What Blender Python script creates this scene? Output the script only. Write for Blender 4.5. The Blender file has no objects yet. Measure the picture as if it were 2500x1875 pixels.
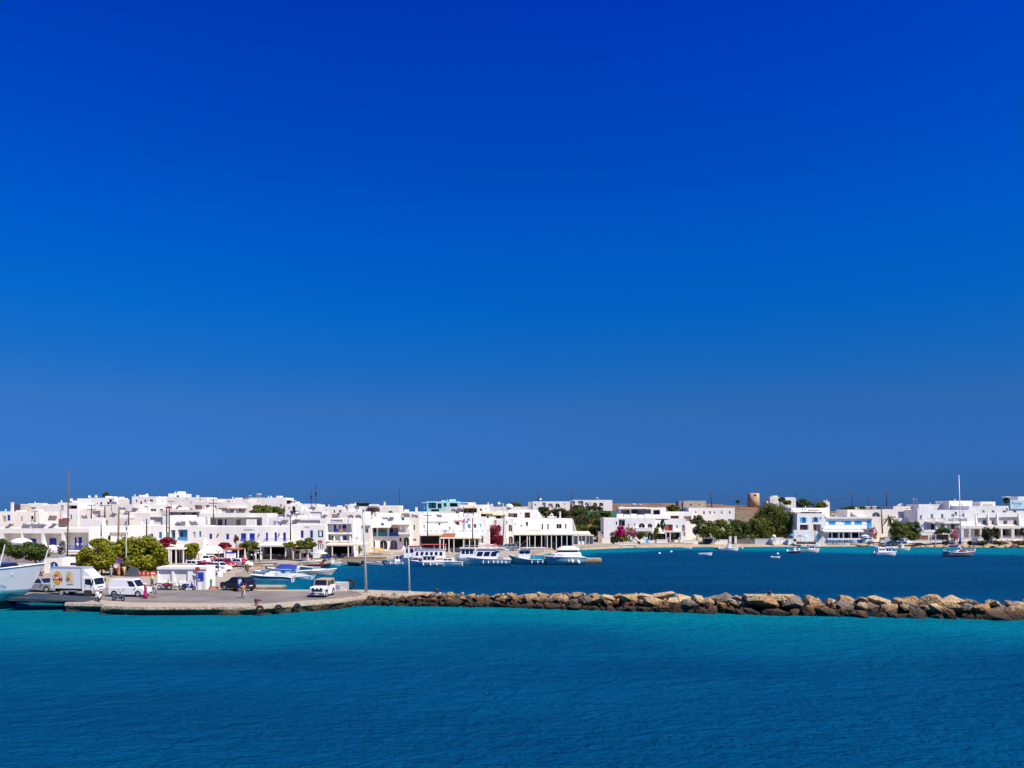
import bpy, bmesh, math, random
import numpy as np
from mathutils import Vector, Matrix
rnd = random.Random(7)
C = bpy.context.scene.collection
PI = math.pi
# ---------------------------------------------------------------- camera
F, CAMH, HR = 1962.0, 11.0, 1244.0          # focal length in photo pixels, eye height, horizon row
cd = bpy.data.cameras.new('camera'); cam = bpy.data.objects.new('camera', cd); C.objects.link(cam)
cam.location = (0, 0, CAMH); cam.rotation_euler = (PI/2, 0, 0)
cd.sensor_width = 36; cd.lens = 36*F/2500; cd.shift_y = (HR-937.5)/2500
cd.clip_start = 0.5; cd.clip_end = 20000
bpy.context.scene.camera = cam
# ---------------------------------------------------------------- sky and sun
SUN = Vector((0.49, -0.37, 0.79)).normalized()
w = bpy.data.worlds.new('World'); bpy.context.scene.world = w; w.use_nodes = True
nt = w.node_tree; nt.nodes.clear()
out = nt.nodes.new('ShaderNodeOutputWorld'); bg = nt.nodes.new('ShaderNodeBackground')
sky = nt.nodes.new('ShaderNodeTexSky'); sky.sky_type = 'NISHITA'; sky.sun_disc = False
sky.sun_elevation = math.asin(SUN.z); sky.sun_rotation = math.atan2(SUN.x, SUN.y)
sky.air_density = 1.0; sky.dust_density = 0.2; sky.ozone_density = 3.0
tc = nt.nodes.new('ShaderNodeTexCoord'); sp = nt.nodes.new('ShaderNodeSeparateXYZ')
rp = nt.nodes.new('ShaderNodeValToRGB'); mx = nt.nodes.new('ShaderNodeMix'); mx.data_type = 'RGBA'; mx.blend_type = 'MULTIPLY'
mx.inputs[0].default_value = 1.0
nt.links.new(tc.outputs['Generated'], sp.inputs[0]); nt.links.new(sp.outputs['Z'], rp.inputs[0])
SKYR = [(0.0, (0.038, 0.128, 0.455)), (0.035, (0.040, 0.138, 0.470)), (0.123, (0.056, 0.189, 0.458)), (0.173, (0.022, 0.214, 0.538)), (0.23, (0.005, 0.239, 0.648)), (0.312, (0.0, 0.238, 0.778)), (0.434, (0.0, 0.191, 0.867)), (0.53, (0.0, 0.152, 0.912)), (1.0, (0.0, 0.12, 0.95))]
while len(rp.color_ramp.elements) < len(SKYR): rp.color_ramp.elements.new(0.5)
for e, (p, c) in zip(rp.color_ramp.elements, SKYR): e.position = p; e.color = (*c, 1)
nt.links.new(sky.outputs[0], mx.inputs[6]); nt.links.new(rp.outputs[0], mx.inputs[7])
nt.links.new(mx.outputs[2], bg.inputs[0]); bg.inputs[1].default_value = 0.111
nt.links.new(bg.outputs[0], out.inputs[0])
sd = bpy.data.lights.new('sun', 'SUN'); sd.energy = 4.6; sd.angle = math.radians(0.53); sd.color = (1.0, 0.94, 0.83)
so = bpy.data.objects.new('sun', sd); C.objects.link(so); so.location = SUN*300
so.rotation_euler = SUN.to_track_quat('Z', 'Y').to_euler()
vs = bpy.context.scene.view_settings
vs.view_transform = 'Standard'; vs.look = 'None'; vs.gamma = 1; vs.use_curve_mapping = False; vs.exposure = 0.55
# ---------------------------------------------------------------- helpers
def PX(px, Y): return (px-1250)/F*Y
def PZ(py, Y): return CAMH+(HR-py)/F*Y
def GY(row, z=0.0): return (CAMH-z)*F/(row-HR)
def GP(px, row, z=0.0):
    Y = GY(row, z); return Vector((PX(px, Y), Y, z))
MATS = {}
def M(name, col, rough=0.7, var=0.10, scale=1.5, metal=0.0, bump=0.0, bscale=8.0, spec=0.5, alpha=None, emit=None):
    if name in MATS: return MATS[name]
    m = bpy.data.materials.new(name); m.use_nodes = True; n = m.node_tree; b = n.nodes['Principled BSDF']
    b.inputs['Roughness'].default_value = rough; b.inputs['Metallic'].default_value = metal
    b.inputs['Specular IOR Level'].default_value = spec
    t = n.nodes.new('ShaderNodeTexCoord')
    tex = n.nodes.new('ShaderNodeTexNoise'); tex.inputs['Scale'].default_value = scale; tex.inputs['Detail'].default_value = 6
    n.links.new(t.outputs['Object'], tex.inputs['Vector'])
    r = n.nodes.new('ShaderNodeValToRGB')
    r.color_ramp.elements[0].position = 0.3; r.color_ramp.elements[1].position = 0.7
    r.color_ramp.elements[0].color = (*[max(0, c*(1-var)) for c in col], 1)
    r.color_ramp.elements[1].color = (*[min(1, c*(1+var*0.6)) for c in col], 1)
    n.links.new(tex.outputs[0], r.inputs[0]); n.links.new(r.outputs[0], b.inputs['Base Color'])
    if bump:
        t2 = n.nodes.new('ShaderNodeTexNoise'); t2.inputs['Scale'].default_value = bscale; t2.inputs['Detail'].default_value = 5
        n.links.new(t.outputs['Object'], t2.inputs['Vector'])
        bp = n.nodes.new('ShaderNodeBump'); bp.inputs['Strength'].default_value = bump; bp.inputs['Distance'].default_value = 0.1
        n.links.new(t2.outputs[0], bp.inputs['Height']); n.links.new(bp.outputs[0], b.inputs['Normal'])
    if emit: pass
    MATS[name] = m; return m
class MB:
    """collects simple shapes, then becomes one mesh object"""
    def __init__(s): s.v = []; s.f = []
    def add(s, vs, fs):
        o = len(s.v); s.v += [tuple(p) for p in vs]; s.f += [tuple(i+o for i in f) for f in fs]; return s
    def box(s, x0, x1, y0, y1, z0, z1):
        return s.add([(x0,y0,z0),(x1,y0,z0),(x1,y1,z0),(x0,y1,z0),(x0,y0,z1),(x1,y0,z1),(x1,y1,z1),(x0,y1,z1)],
                     [(0,3,2,1),(4,5,6,7),(0,1,5,4),(1,2,6,5),(2,3,7,6),(3,0,4,7)])
    def cbox(s, c, sz, rot=None):
        q = MB(); q.box(-sz[0]/2, sz[0]/2, -sz[1]/2, sz[1]/2, -sz[2]/2, sz[2]/2)
        R = rot or Matrix(); return s.add([Vector(c)+(R @ Vector(p)) for p in q.v], q.f)
    def prism(s, pts, z0, z1):
        n = len(pts); a = [(p[0], p[1], z0) for p in pts]+[(p[0], p[1], z1) for p in pts]
        return s.add(a, [tuple(range(n-1, -1, -1)), tuple(range(n, 2*n))]+[(i, (i+1) % n, n+(i+1) % n, n+i) for i in range(n)])
    def xprism(s, pts, y0, y1):   # profile in x,z extruded along y
        n = len(pts); a = [(p[0], y0, p[1]) for p in pts]+[(p[0], y1, p[1]) for p in pts]
        return s.add(a, [tuple(range(n)), tuple(range(2*n-1, n-1, -1))]+[(i, n+i, n+(i+1) % n, (i+1) % n) for i in range(n)])
    def loft(s, rings, closed=True, caps=True):
        n = len(rings[0]); vs = [p for r in rings for p in r]; fs = []
        for k in range(len(rings)-1):
            for i in range(n if closed else n-1):
                j = (i+1) % n; fs.append((k*n+i, k*n+j, (k+1)*n+j, (k+1)*n+i))
        if caps: fs += [tuple(range(n-1, -1, -1)), tuple((len(rings)-1)*n+i for i in range(n))]
        return s.add(vs, fs)
    def tube(s, pts, r, n=6):
        pts = [Vector(p) for p in pts]; rs = r if isinstance(r, (list, tuple)) else [r]*len(pts); rings = []
        for i, p in enumerate(pts):
            d = (pts[min(i+1, len(pts)-1)]-pts[max(i-1, 0)])
            d = d.normalized() if d.length > 1e-9 else Vector((0, 0, 1))
            u = d.cross(Vector((0.3, 0.2, 1)) if abs(d.z) < 0.9 else Vector((1, 0, 0))).normalized(); v = d.cross(u)
            rings.append([p+(u*math.cos(2*PI*k/n)+v*math.sin(2*PI*k/n))*rs[i] for k in range(n)])
        return s.loft(rings)
    def lathe(s, prof, c=(0, 0, 0), n=12, axis='z'):
        rings = []
        for (r, h) in prof:
            ring = []
            for k in range(n):
                a = 2*PI*k/n; x, y = r*math.cos(a), r*math.sin(a)
                q = (x, y, h) if axis == 'z' else ((x, h, y) if axis == 'y' else (h, x, y))
                ring.append((c[0]+q[0], c[1]+q[1], c[2]+q[2]))
            rings.append(ring)
        return s.loft(rings)
    def torus(s, c, R, r, n=16, m=8, axis='y'):
        rings = []
        for k in range(n+1):
            a = 2*PI*k/n; ring = []
            for j in range(m):
                b = 2*PI*j/m; rr = R+r*math.cos(b); h = r*math.sin(b)
                q = (rr*math.cos(a), h, rr*math.sin(a)) if axis == 'y' else ((h, rr*math.cos(a), rr*math.sin(a)) if axis == 'x' else (rr*math.cos(a), rr*math.sin(a), h))
                ring.append((c[0]+q[0], c[1]+q[1], c[2]+q[2]))
            rings.append(ring)
        return s.loft(rings, caps=False)
    def mesh(s, name, mat, smooth=False):
        me = bpy.data.meshes.new(name); me.from_pydata(s.v, [], s.f); me.update()
        if mat: me.materials.append(mat)
        if smooth: me.polygons.foreach_set('use_smooth', [True]*len(me.polygons))
        return me
    def build(s, name, mat, parent=None, smooth=False):
        return link(name, s.mesh(name, mat, smooth), parent)
def link(name, me, parent=None):
    o = bpy.data.objects.new(name, me); C.objects.link(o)
    if parent: o.parent = parent
    return o
def tag(o, label=None, cat=None, group=None, kind=None):
    if label: o['label'] = label
    if cat: o['category'] = cat
    if group: o['group'] = group
    if kind: o['kind'] = kind
    return o
def thing(name, label, cat, loc=(0, 0, 0), rz=0.0, group=None):
    o = bpy.data.objects.new(name, None); C.objects.link(o); o.location = loc; o.rotation_euler = (0, 0, rz)
    o.empty_display_size = 0.2
    return tag(o, label, cat, group)
def copy_tree(o, parent=None):
    c = o.copy(); C.objects.link(c); c.parent = parent
    for ch in list(o.children): copy_tree(ch, c)
    return c
def text_mesh(s, wdt, hgt, depth=0.02, bold=0.0):
    cu = bpy.data.curves.new('lettering', 'FONT'); cu.body = s; cu.extrude = 0.5; cu.offset = bold; cu.resolution_u = 2
    ob = bpy.data.objects.new('lettering', cu); C.objects.link(ob)
    dg = bpy.context.evaluated_depsgraph_get(); me = bpy.data.meshes.new_from_object(ob.evaluated_get(dg))
    bpy.data.objects.remove(ob); bpy.data.curves.remove(cu)
    co = np.zeros(len(me.vertices)*3); me.vertices.foreach_get('co', co); co = co.reshape(-1, 3)
    mn, mxx = co.min(0), co.max(0); d = np.maximum(mxx-mn, 1e-6)
    q = np.zeros_like(co); q[:, 0] = (co[:, 0]-mn[0])/d[0]*wdt; q[:, 2] = (co[:, 1]-mn[1])/d[1]*hgt; q[:, 1] = -(co[:, 2]-mn[2])/d[2]*depth
    me.vertices.foreach_set('co', q.reshape(-1)); me.materials.clear(); me.update(); return me
def lettering(s, wdt, hgt, loc, mat, parent, rot=(0, 0, 0), bold=0.0, name='lettering'):
    me = text_mesh(s, wdt, hgt, 0.02, bold); me.materials.append(mat)
    o = link(name, me, parent); o.location = loc; o.rotation_euler = rot; return o
def smooth01(a, b, x):
    t = np.clip((x-a)/(b-a), 0, 1); return t*t*(3-2*t)
# ---------------------------------------------------------------- base materials
def plaster(name, col):
    m = M(name, col, 0.88, 0.07, 0.3); n = m.node_tree; b = n.nodes['Principled BSDF']; src = b.inputs['Base Color'].links[0].from_socket
    t = n.nodes.new('ShaderNodeNewGeometry'); mp = n.nodes.new('ShaderNodeMapping'); mp.inputs['Scale'].default_value = (1.1, 1.1, 0.13); n.links.new(t.outputs['Position'], mp.inputs[0])
    q = n.nodes.new('ShaderNodeTexNoise'); q.inputs['Scale'].default_value = 1.0; q.inputs['Detail'].default_value = 8; q.inputs['Roughness'].default_value = 0.65; n.links.new(mp.outputs[0], q.inputs['Vector'])
    r = n.nodes.new('ShaderNodeValToRGB'); r.color_ramp.elements[0].position = 0.32; r.color_ramp.elements[1].position = 0.58; r.color_ramp.elements[0].color = (0.925, 0.905, 0.87, 1); r.color_ramp.elements[1].color = (1, 1, 1, 1); n.links.new(q.outputs[0], r.inputs[0])
    oi = n.nodes.new('ShaderNodeObjectInfo'); r2 = n.nodes.new('ShaderNodeValToRGB'); r2.color_ramp.elements[0].color = (0.90, 0.885, 0.855, 1); r2.color_ramp.elements[1].color = (1, 1, 1, 1); n.links.new(oi.outputs['Random'], r2.inputs[0])
    m1 = n.nodes.new('ShaderNodeMix'); m1.data_type = 'RGBA'; m1.blend_type = 'MULTIPLY'; m1.inputs[0].default_value = 1; n.links.new(src, m1.inputs[6]); n.links.new(r.outputs[0], m1.inputs[7])
    m2 = n.nodes.new('ShaderNodeMix'); m2.data_type = 'RGBA'; m2.blend_type = 'MULTIPLY'; m2.inputs[0].default_value = 1; n.links.new(m1.outputs[2], m2.inputs[6]); n.links.new(r2.outputs[0], m2.inputs[7])
    n.links.new(m2.outputs[2], b.inputs['Base Color']); return m
WHITE = plaster('white_plaster', (0.87, 0.852, 0.795))
CREAM = plaster('cream_plaster', (0.83, 0.785, 0.695))
PINKW = plaster('pinkish_plaster', (0.81, 0.75, 0.68))
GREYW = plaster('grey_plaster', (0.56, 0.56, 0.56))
BLUE = M('cobalt_paint', (0.008, 0.03, 0.32), 0.45, 0.10, 3)
LBLUE = M('sky_blue_paint', (0.05, 0.36, 0.68), 0.5, 0.08, 3)
TEAL = M('teal_paint', (0.02, 0.30, 0.42), 0.5, 0.08, 3)
PALEB = M('pale_blue_paint', (0.45, 0.70, 0.82), 0.5, 0.06, 3)
GLASS = M('dark_glass', (0.012, 0.018, 0.03), 0.08, 0.3, 1.0)
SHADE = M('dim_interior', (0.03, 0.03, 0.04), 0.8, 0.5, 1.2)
BROWN = M('brown_timber', (0.16, 0.075, 0.035), 0.75, 0.25, 4)
RED = M('red_paint', (0.45, 0.02, 0.02), 0.45, 0.1, 3)
ORANGE = M('orange_paint', (0.55, 0.18, 0.04), 0.6, 0.1, 3)
GREY = M('grey_metal', (0.30, 0.31, 0.32), 0.45, 0.1, 4)
DARK = M('dark_metal', (0.03, 0.032, 0.036), 0.5, 0.2, 4)
STEEL = M('galvanised_steel', (0.48, 0.50, 0.49), 0.42, 0.12, 6, metal=0.35)
RUBBER = M('black_rubber', (0.014, 0.014, 0.015), 0.85, 0.25, 8)
CANVAS = M('cream_canvas', (0.78, 0.70, 0.53), 0.85, 0.08, 2)
WCANVAS = M('white_canvas', (0.82, 0.80, 0.76), 0.85, 0.06, 2)
# ---------------------------------------------------------------- terrain
SHORE = [(-330, 97), (-60, 97), (-40, 100), (-33, 102.5), (-42, 128), (-41, 143), (-38.7, 155), (-35, 161), (-5.8, 161), (1.2, 168.6), (5, 186),
         (18.9, 218), (33.9, 229), (53.8, 234), (78.6, 236.5), (116, 239), (149, 234), (200, 228), (420, 226), (420, 760), (-330, 760)]
def inside_poly(x, y, poly):
    r = np.zeros_like(x, dtype=bool); n = len(poly)
    for i in range(n):
        (x1, y1), (x2, y2) = poly[i], poly[(i+1) % n]
        if y1 == y2: continue
        c = ((y1 > y) != (y2 > y)) & (x < (x2-x1)*(y-y1)/(y2-y1)+x1); r ^= c
    return r
def dist_poly(x, y, poly, closed=True):
    d = np.full(np.shape(x), 1e9); n = len(poly)
    for i in range(n if closed else n-1):
        (x1, y1), (x2, y2) = poly[i], poly[(i+1) % n]
        L = (x2-x1)**2+(y2-y1)**2; t = np.clip(((x-x1)*(x2-x1)+(y-y1)*(y2-y1))/L, 0, 1)
        d = np.minimum(d, np.hypot(x-x1-t*(x2-x1), y-y1-t*(y2-y1)))
    return d
def HT(x, y):
    """ground height"""
    x = np.asarray(x, float); y = np.asarray(y, float)
    s = np.where(inside_poly(x, y, SHORE), 1, -1)*dist_poly(x, y, SHORE)
    st = 178+70*smooth01(-25, 25, x)
    left = 1-smooth01(-25, 25, x)
    land = 0.80+0.25*smooth01(4, 25, s)+(9.6-2.4*left)*smooth01(0, 1, (y-st)/105)+(3.8-2.5*smooth01(95, 150, x))*smooth01(0, 1, (y-st-100)/100)
    land = land-4.0*smooth01(130, 190, x)*smooth01(250, 330, y)-2.5*left*smooth01(260, 330, y)
    land = land-40*smooth01(470, 740, y)
    return np.where(s > 0, -0.5+(land+0.5)*smooth01(-0.5, 4.5, s), np.maximum(-2.5, -0.5+0.25*s))
gx = np.arange(-330, 421, 2.5); gyv = np.concatenate([np.arange(90, 330, 1.6), np.arange(330, 760, 5)])
XX, YY = np.meshgrid(gx, gyv); ZZ = HT(XX, YY)
nz = np.sin(XX*0.31+YY*0.17)*np.sin(XX*0.13-YY*0.29)*0.18*smooth01(255, 290, YY); ZZ = ZZ+nz
nx_, ny_ = len(gx), len(gyv)
me = bpy.data.meshes.new('terrain')
idx = np.arange(nx_*ny_).reshape(ny_, nx_)
qs = np.stack([idx[:-1, :-1], idx[:-1, 1:], idx[1:, 1:], idx[1:, :-1]], -1).reshape(-1, 4)
keep = (ZZ.reshape(-1)[qs].max(1) > -2.2); qs = qs[keep]
me.from_pydata(np.stack([XX, YY, ZZ], -1).reshape(-1, 3).tolist(), [], qs.tolist()); me.update()
me.polygons.foreach_set('use_smooth', [True]*len(me.polygons))
tm = bpy.data.materials.new('dry_hillside_and_sand'); tm.use_nodes = True; n = tm.node_tree; b = n.nodes['Principled BSDF']
b.inputs['Roughness'].default_value = 0.95
t = n.nodes.new('ShaderNodeTexCoord'); s3 = n.nodes.new('ShaderNodeSeparateXYZ'); n.links.new(t.outputs['Object'], s3.inputs[0])
n1 = n.nodes.new('ShaderNodeTexNoise'); n1.inputs['Scale'].default_value = 0.09; n1.inputs['Detail'].default_value = 9; n1.inputs['Roughness'].default_value = 0.65
n.links.new(t.outputs['Object'], n1.inputs['Vector'])
r1 = n.nodes.new('ShaderNodeValToRGB'); cr = r1.color_ramp
cr.elements[0].position = 0.36; cr.elements[0].color = (0.035, 0.042, 0.012, 1); cr.elements[1].position = 0.45; cr.elements[1].color = (0.15, 0.075, 0.03, 1)
e = cr.elements.new(0.58); e.color = (0.22, 0.125, 0.055, 1); e = cr.elements.new(0.72); e.color = (0.30, 0.20, 0.105, 1)
n.links.new(n1.outputs[0], r1.inputs[0])
n2 = n.nodes.new('ShaderNodeTexNoise'); n2.inputs['Scale'].default_value = 0.5; n2.inputs['Detail'].default_value = 7; n.links.new(t.outputs['Object'], n2.inputs['Vector'])
r2 = n.nodes.new('ShaderNodeValToRGB'); r2.color_ramp.elements[0].color = (0.30, 0.23, 0.145, 1); r2.color_ramp.elements[1].color = (0.42, 0.335, 0.23, 1)
r2.color_ramp.elements[0].position = 0.35; r2.color_ramp.elements[1].position = 0.65
n.links.new(n2.outputs[0], r2.inputs[0])
mr = n.nodes.new('ShaderNodeMapRange'); mr.inputs[1].default_value = 1.4; mr.inputs[2].default_value = 2.6; n.links.new(s3.outputs['Z'], mr.inputs[0])
mm = n.nodes.new('ShaderNodeMix'); mm.data_type = 'RGBA'; n.links.new(mr.outputs[0], mm.inputs[0]); n.links.new(r2.outputs[0], mm.inputs[6]); n.links.new(r1.outputs[0], mm.inputs[7])
n.links.new(mm.outputs[2], b.inputs['Base Color'])
me.materials.append(tm); tag(link('terrain', me), 'sandy shore and dry brown hillside under the town', kind='structure')
# ---------------------------------------------------------------- sea
FRONT = [(-120, 90), (-47, 86), (-39, 83.0), (-26, 83.4), (-19.5, 89), (-16.8, 92.5), (-2, 90.5), (19, 85.8), (36, 82.8), (51, 80.6), (110, 78)]
def sea_rows():
    a = list(np.arange(6, 40, 4.0))+list(np.arange(40, 110, 0.7))+list(np.arange(110, 260, 1.6))+[270, 300, 400, 700, 1500, 4000, 9000]
    return np.array(a)
sx = np.concatenate([[-9000, -3000, -900, -400], np.arange(-260, 300, 1.8), [420, 900, 3000, 9000]]); sy = np.concatenate([[-6000, -1000, -150, -20], sea_rows()])
SX, SY = np.meshgrid(sx, sy)
wob = 3.2*np.sin(SX*0.09+1.0)*np.cos(SX*0.041)+2.0*np.sin(SX*0.21+SY*0.11)
fl = np.interp(SX, [p[0] for p in FRONT], [p[1] for p in FRONT])
d1 = fl-SY                                                     # metres in front of quay and breakwater
wid = np.interp(SX, [-60, -20, 10, 60], [26, 40, 38, 26])
sh = np.where(d1 > -9, 1-smooth01(2, 1, d1*0)*0-smooth01(0.12, 1.0, (d1+wob)/wid), 0)
sh = np.where(d1 > -9, np.clip(sh, 0, 1), 0)
dsh = dist_poly(SX, SY, SHORE)
inn = (SY > fl)
lft = (1-smooth01(-36, -8, SX+0.16*(SY-100)+wob))*0.95                   # shallow inner basin on the left
bw = np.interp(SX, [10, 40, 70, 95, 160], [13, 22, 34, 58, 74])
bch = 1-smooth01(0.45, 1.0, (dsh+wob*0.9)/bw)
bch = np.where(SX > 6, bch, (1-smooth01(2, 9, dsh))*0.5)
s_in = np.clip(np.maximum(lft, bch), 0, 1)
sh = np.where(inn & (d1 < -3), s_in, sh)
dp = np.where(inn, smooth01(6, 30, -d1)*(1-s_in), 0)                     # deep weed-dark middle of the harbour
me = bpy.data.meshes.new('sea'); ny_, nx_ = SX.shape; idx = np.arange(nx_*ny_).reshape(ny_, nx_)
qs = np.stack([idx[:-1, :-1], idx[:-1, 1:], idx[1:, 1:], idx[1:, :-1]], -1).reshape(-1, 4)
me.from_pydata(np.stack([SX, SY, 0*SX], -1).reshape(-1, 3).tolist(), [], qs.tolist()); me.update()
for nm, arr in (('shallow', sh), ('weed', dp)):
    at = me.attributes.new(nm, 'FLOAT', 'POINT'); at.data.foreach_set('value', arr.reshape(-1).astype(np.float32))
wm = bpy.data.materials.new('sea_water'); wm.use_nodes = True; n = wm.node_tree; b = n.nodes['Principled BSDF']
t = n.nodes.new('ShaderNodeTexCoord')
def mapped(sx_, sy_, rot=0.0):
    mp = n.nodes.new('ShaderNodeMapping'); mp.inputs['Scale'].default_value = (sx_, sy_, 1); mp.inputs['Rotation'].default_value = (0, 0, rot)
    n.links.new(t.outputs['Object'], mp.inputs[0]); return mp
def noise(sc, det, mp, rough=0.55):
    q = n.nodes.new('ShaderNodeTexNoise'); q.inputs['Scale'].default_value = sc; q.inputs['Detail'].default_value = det; q.inputs['Roughness'].default_value = rough
    n.links.new(mp.outputs[0], q.inputs['Vector']); return q
def attr(nm):
    a = n.nodes.new('ShaderNodeAttribute'); a.attribute_name = nm; return a
def math_(op, a, bb, clamp=False):
    q = n.nodes.new('ShaderNodeMath'); q.operation = op; q.use_clamp = clamp
    for i, s in enumerate((a, bb)):
        if hasattr(s, 'is_output'): n.links.new(s, q.inputs[i])
        else: q.inputs[i].default_value = s
    return q.outputs[0]
nb = noise(0.05, 4, mapped(0.7, 1.6))
wig = math_('MULTIPLY', math_('SUBTRACT', nb.outputs[0], 0.5), 0.55)
shf = math_('ADD', attr('shallow').outputs['Fac'], math_('MULTIPLY', wig, math_('GREATER_THAN', attr('shallow').outputs['Fac'], 0.02)), True)
r = n.nodes.new('ShaderNodeValToRGB'); cr = r.color_ramp
for p_, c_ in ((0.22, (0.0, 0.092, 0.205)), (0.5, (0.0, 0.124, 0.232)), (0.85, (0.0, 0.172, 0.275))): e = cr.elements.new(p_); e.color = (*c_, 1)
cr.elements[0].color = (0.0, 0.076, 0.190, 1); cr.elements[-1].color = (0.0, 0.195, 0.255, 1)
n.links.new(shf, r.inputs[0])
mxw = n.nodes.new('ShaderNodeMix'); mxw.data_type = 'RGBA'; n.links.new(attr('weed').outputs['Fac'], mxw.inputs[0])
n.links.new(r.outputs[0], mxw.inputs[6]); mxw.inputs[7].default_value = (0.0, 0.050, 0.138, 1)
df = n.nodes.new('ShaderNodeBsdfDiffuse'); gl = n.nodes.new('ShaderNodeBsdfGlossy'); gl.inputs['Roughness'].default_value = 0.3; gl.inputs['Color'].default_value = (0.10, 0.55, 0.95, 1)
ms = n.nodes.new('ShaderNodeMixShader'); lw = n.nodes.new('ShaderNodeLayerWeight'); lw.inputs[0].default_value = 0.25
mrw = n.nodes.new('ShaderNodeMapRange'); mrw.inputs[1].default_value = 0.0; mrw.inputs[2].default_value = 1.0; mrw.inputs[3].default_value = 0.02; mrw.inputs[4].default_value = 0.05
n.links.new(lw.outputs['Facing'], mrw.inputs[0]); n.links.new(mrw.outputs[0], ms.inputs[0]); n.links.new(df.outputs[0], ms.inputs[1]); n.links.new(gl.outputs[0], ms.inputs[2])
gn = noise(0.035, 3, mapped(0.6, 2.2, 0.08)); gr = n.nodes.new('ShaderNodeValToRGB'); gr.color_ramp.elements[0].position = 0.36; gr.color_ramp.elements[1].position = 0.64
gr.color_ramp.elements[0].color = (0.84, 0.84, 0.88, 1); gr.color_ramp.elements[1].color = (1.14, 1.14, 1.10, 1); n.links.new(gn.outputs[0], gr.inputs[0])
gm = n.nodes.new('ShaderNodeMix'); gm.data_type = 'RGBA'; gm.blend_type = 'MULTIPLY'; gm.inputs[0].default_value = 1; n.links.new(mxw.outputs[2], gm.inputs[6]); n.links.new(gr.outputs[0], gm.inputs[7])
n.links.new(gm.outputs[2], df.inputs[0]); n.nodes.remove(b); n.links.new(ms.outputs[0], n.nodes['Material Output'].inputs[0])
big = noise(0.62, 4, mapped(0.75, 1.35, 0.12), 0.6); sml = noise(2.6, 5, mapped(0.8, 1.25, -0.1), 0.65)
hs = math_('ADD', math_('MULTIPLY', big.outputs[0], 1.0), math_('MULTIPLY', sml.outputs[0], 0.5))
bp = n.nodes.new('ShaderNodeBump'); bp.inputs['Strength'].default_value = 1.0; bp.inputs['Distance'].default_value = 1.5
n.links.new(hs, bp.inputs['Height']); n.links.new(bp.outputs[0], df.inputs['Normal']); n.links.new(bp.outputs[0], gl.inputs['Normal'])
me.materials.append(wm); tag(link('sea', me), 'deep blue harbour water turning turquoise by the quay and beach', kind='structure')
# ---------------------------------------------------------------- quay
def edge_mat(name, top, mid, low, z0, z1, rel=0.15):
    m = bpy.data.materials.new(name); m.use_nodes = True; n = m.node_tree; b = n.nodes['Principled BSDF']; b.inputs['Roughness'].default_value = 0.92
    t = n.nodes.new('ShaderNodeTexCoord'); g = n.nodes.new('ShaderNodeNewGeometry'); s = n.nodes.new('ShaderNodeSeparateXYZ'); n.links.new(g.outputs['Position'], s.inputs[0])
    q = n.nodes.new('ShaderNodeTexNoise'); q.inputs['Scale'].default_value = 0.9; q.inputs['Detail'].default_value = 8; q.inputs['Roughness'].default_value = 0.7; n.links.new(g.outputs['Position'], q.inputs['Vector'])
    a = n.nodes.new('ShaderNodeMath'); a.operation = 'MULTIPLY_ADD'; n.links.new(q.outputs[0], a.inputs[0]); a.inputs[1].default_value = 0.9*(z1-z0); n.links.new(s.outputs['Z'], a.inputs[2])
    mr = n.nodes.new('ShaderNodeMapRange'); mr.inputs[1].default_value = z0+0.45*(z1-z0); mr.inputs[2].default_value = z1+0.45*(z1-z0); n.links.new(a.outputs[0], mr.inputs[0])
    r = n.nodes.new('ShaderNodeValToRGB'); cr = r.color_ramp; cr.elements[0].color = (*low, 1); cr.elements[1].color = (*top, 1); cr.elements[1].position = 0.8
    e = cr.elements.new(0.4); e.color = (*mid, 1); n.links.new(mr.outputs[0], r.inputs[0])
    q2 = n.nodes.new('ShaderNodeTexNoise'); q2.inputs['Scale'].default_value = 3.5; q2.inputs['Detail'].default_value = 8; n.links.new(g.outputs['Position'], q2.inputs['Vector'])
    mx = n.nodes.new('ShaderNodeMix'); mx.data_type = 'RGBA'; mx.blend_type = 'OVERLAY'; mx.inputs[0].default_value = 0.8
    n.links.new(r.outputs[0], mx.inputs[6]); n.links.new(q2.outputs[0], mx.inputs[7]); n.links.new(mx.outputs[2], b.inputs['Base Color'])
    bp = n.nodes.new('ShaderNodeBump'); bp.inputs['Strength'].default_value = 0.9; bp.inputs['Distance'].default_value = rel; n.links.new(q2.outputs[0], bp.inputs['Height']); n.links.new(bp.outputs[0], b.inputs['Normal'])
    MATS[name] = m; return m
QM = edge_mat('weathered_quay_concrete', (0.40, 0.335, 0.24), (0.17, 0.115, 0.055), (0.03, 0.022, 0.012), 0.1, 0.95)
def rough_edge(pts, step=1.2, amp=0.12):
    o = []
    for i in range(len(pts)):
        a, b_ = Vector(pts[i]), Vector(pts[(i+1) % len(pts)]); k = max(1, int((b_-a).length/step)) if i < 12 else 1
        for j in range(k):
            p = a.lerp(b_, j/k); o.append((p.x+rnd.uniform(-amp, amp), p.y+rnd.uniform(-amp, amp)))
    return o
QP = [(-110, 95), (-53, 94.5), (-49.5, 90.5), (-48.2, 86.6), (-43.5, 86.0), (-43.2, 84.2), (-39, 83.3), (-26, 83.6), (-22.5, 86.6), (-19.5, 89.0), (-16.8, 93.6), (-11.5, 94.2), (-8.5, 95.0),
      (-8.5, 98.0), (-13, 99.5), (-18.3, 101.2), (-32.8, 101.4), (-36, 105), (-60, 108), (-110, 108)]
qp = rough_edge(QP)
ql = [(p[0]+rnd.uniform(-.2, .2), p[1]-rnd.uniform(-.45, .1) if p[1] < 96 else p[1]) for p in qp]
mb = MB(); nq = len(qp)
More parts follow.
